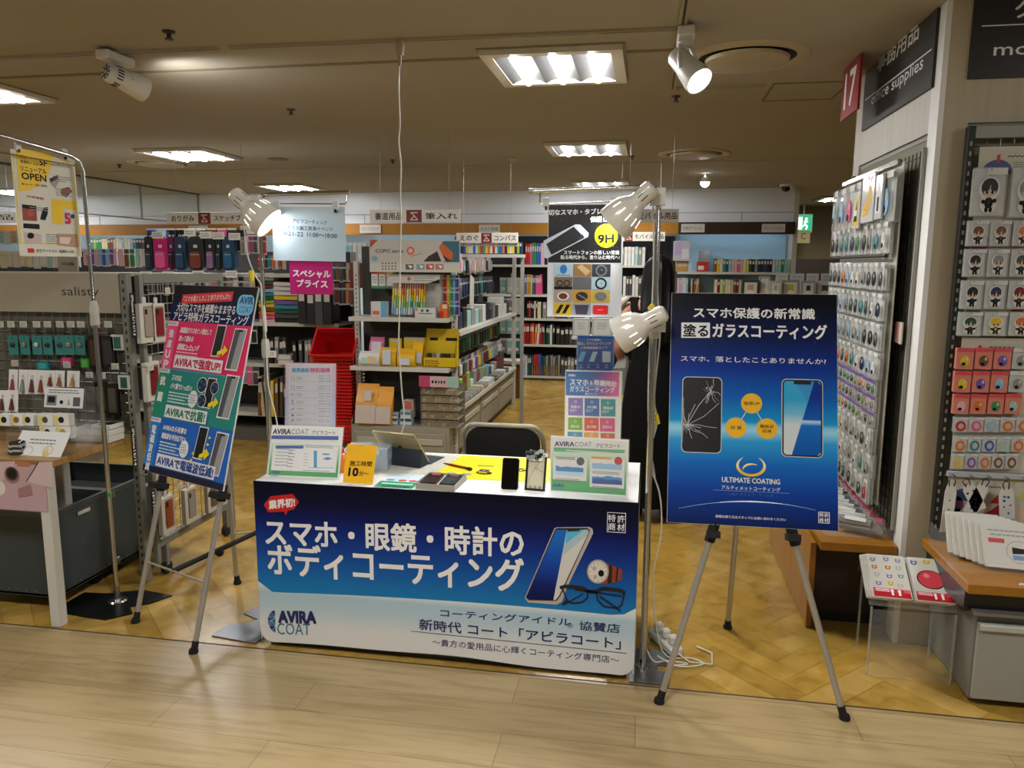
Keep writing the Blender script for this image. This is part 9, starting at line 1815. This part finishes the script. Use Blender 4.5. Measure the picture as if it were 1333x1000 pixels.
# ================================================================ the person standing behind the right pole
pxx, pyy = 0.055, 4.92
t = thing('person', 'person with long black hair in a sleeveless black dress, seen from behind', 'person', (pxx, pyy, 0), 0.0)
SKIN = mat('#a9745a', 0.5, name='skin')
V = [((0, 0, 0.90), .115, .085), ((0, 0.0, 1.02), .10, .075), ((0, -0.005, 1.16), .11, .08), ((0, 0.0, 1.29), .115, .075), ((0, 0.01, 1.365), .06, .055), ((0, 0.015, 1.42), .045, .047), ((0, 0.02, 1.47), .052, .06), ((0, 0.022, 1.545), .072, .088), ((0, 0.022, 1.60), .062, .075), ((0, 0.022, 1.635), .03, .035)]
E_ = [(i, i+1) for i in range(9)]
def add(p, r, parent): V.append((p, r, r)); E_.append((parent, len(V)-1)); return len(V)-1
for s in (-1, 1):
    a = add((s*0.10, 0.0, 1.355), .052, 3); a = add((s*0.178, 0.0, 1.345), .048, a); a = add((s*0.222, -0.02, 1.20), .041, a); a = add((s*0.238, -0.012, 1.08), .035, a)
    a = add((s*0.21, 0.09, 0.985), .030, a); a = add((s*0.16, 0.19, 0.95), .022, a); h = add((s*0.14, 0.24, 0.945), .024, a); h2 = add((s*0.125, 0.28, 0.94), .022, h)
    for f, (dx, dz, l) in enumerate(((-0.018, 0.01, .07), (-0.006, 0.013, .08), (0.008, 0.012, .075), (0.02, 0.006, .058))): q = add((s*0.125+dx, 0.315, 0.94+dz), .0085, h2); add((s*0.125+dx*1.2, 0.29+l, 0.93+dz-0.015), .0075, q)
    q = add((s*0.11, 0.27, 0.965), .010, h); add((s*0.10, 0.31, 0.972), .0085, q)
    k = add((s*0.085, 0, 0.84), .085, 0); k = add((s*0.088, 0.01, 0.50), .055, k); k = add((s*0.09, -0.015, 0.30), .048, k); k = add((s*0.09, -0.01, 0.085), .034, k); k = add((s*0.095, 0.06, 0.035), .034, k); add((s*0.10, 0.14, 0.028), .026, k)
me = bpy.data.meshes.new('body'); me.from_pydata([v[0] for v in V], E_, []); me.materials.append(SKIN)
o = bpy.data.objects.new('body', me); COL.objects.link(o); o.parent = t
sk = o.modifiers.new('skin', 'SKIN'); sk.use_smooth_shade = True
if not me.skin_vertices: bpy.context.view_layer.objects.active = o; bpy.ops.object.modifier_remove(modifier='skin'); bpy.ops.object.modifier_add(type='SKIN')
for i, v in enumerate(V): me.skin_vertices[0].data[i].radius = (v[1], v[2]); me.skin_vertices[0].data[i].use_root = (i == 0)
ss = o.modifiers.new('smooth', 'SUBSURF'); ss.levels = 2; ss.render_levels = 2
# face details (turned away from the viewer)
b = B(); dk = mat('#2a1a14', 0.5, name='eye_dark')
for s in (-1, 1): b.ball((s*0.03, 0.102, 1.545), 0.009, mat('#d8d0c8', 0.3, name='eye_white'), 10); b.ball((s*0.03, 0.109, 1.545), 0.0045, dk, 8)
b.build('eyes', t)
b = B(); b.ball((0, 0.115, 1.52), 0.013, SKIN, 10, (0.8, 1, 1.4)); b.build('nose', t); b = B(); b.ball((0, 0.102, 1.487), 0.016, mat('#8c4238', 0.5, name='lips'), 10, (1.2, .5, .4)); b.build('mouth', t)
for s in (-1, 1): b = B(); b.ball((s*0.078, 0.02, 1.535), 0.022, SKIN, 10, (.4, .7, 1.2)); b.build('ear', t)
DRS = mat('#060607', 0.85, spec=0.15, name='black_cotton', noise=0.3, nscale=9)
def loft(rings, m, n=28, fold=0.0, nf=9, cap=False):
    b = B(); vs = []
    for i, (z, cx, cy, rx, ry) in enumerate(rings):
        for k in range(n): a = 2*math.pi*k/n; q = 1+fold*max(0, (1.0-z))*math.sin(nf*a+z*3); vs.append((cx+rx*q*math.cos(a), cy+ry*q*math.sin(a), z))
    fs = [(i*n+k, i*n+(k+1) % n, (i+1)*n+(k+1) % n, (i+1)*n+k) for i in range(len(rings)-1) for k in range(n)]
    if cap: fs += [tuple(range(n))[::-1], tuple(range((len(rings)-1)*n, len(rings)*n))]
    b.add(vs, fs, m); return b
b = loft([(0.10, 0, 0.0, .27, .22), (0.4, 0, 0, .235, .19), (0.7, 0, 0, .205, .165), (0.92, 0, 0, .180, .145), (1.03, 0, 0, .148, .115), (1.12, 0, 0, .148, .115), (1.2, 0, 0.0, .158, .115), (1.28, 0, 0.0, .158, .10), (1.325, 0, 0.0, .148, .09)], DRS, 40, 0.07, 11); b.build('dress', t)
for s in (-1, 1):
    b = B(); pts = [(s*0.128, -0.092, 1.27), (s*0.146, -0.075, 1.345), (s*0.148, -0.03, 1.402), (s*0.14, 0.03, 1.40), (s*0.12, 0.088, 1.31)]
    vs = [(x+dx, y, z) for x, y, z in pts for dx in (-0.022, 0.022)]; b.add(vs+[(x, y-0.004, z+0.003) for x, y, z in vs], [(2*i, 2*i+1, 2*i+3, 2*i+2) for i in range(4)]+[(10+2*i, 10+2*i+2, 10+2*i+3, 10+2*i+1) for i in range(4)], DRS); b.build('shoulder_strap', t)
HAIR = mat('#050404', 0.5, spec=0.2, name='black_hair')
b = loft([(1.10, 0.0, -0.115, .015, .012), (1.14, 0, -0.118, .075, .03), (1.25, 0, -0.112, .098, .038), (1.36, 0, -0.075, .104, .055), (1.44, 0, -0.02, .102, .085), (1.50, 0, 0.0, .100, .105), (1.56, 0, 0.008, .098, .11), (1.61, 0, 0.012, .085, .095), (1.645, 0, 0.015, .06, .065), (1.665, 0, 0.018, .02, .022), (1.667, 0, 0.018, .001, .001)], HAIR, 36, 0.0)
b.v = [(x*(1+0.04*math.sin(40*x)), y-0.007*math.sin(110*x), z) if y < 0.05 else (x, min(y, 0.075) if z < 1.60 else y, z) for x, y, z in b.v]
b.build('hair', t)
for s in (-1, 1): b = B(); b.tube([(s*0.185, -0.06, 1.40), (s*0.225, -0.03, 1.37), (s*0.24, 0.0, 1.32), (s*0.245, 0.01, 1.28)], [.012, .03, .028, .01], mat('#b9b5ac', 0.8, name='white_frill'), 8); b.build('sleeve_frill', t)
b = B(); b.tube([(-0.20, 0.05, 1.02), (-0.215, 0.02, 0.95), (-0.19, 0.03, 0.86), (-0.205, 0.01, 0.78)], [.03, .05, .045, .02], mat('#6c6c68', 0.8, name='grey_cloth'), 10); b.build('held_cardigan', t)
for s in (-1, 1): b = B(); b.prismz([(s*0.098+.044*math.cos(a*.4488), 0.05+.115*math.sin(a*.4488)) for a in range(14)], 0.0, 0.028, mat('#15130f', 0.6, name='dark_shoe_sole')); b.ball((s*0.098, 0.065, 0.035), 0.045, mat('#1a1714', 0.5, name='dark_shoe'), 14, (0.95, 2.2, .75)); b.build('shoe', t)
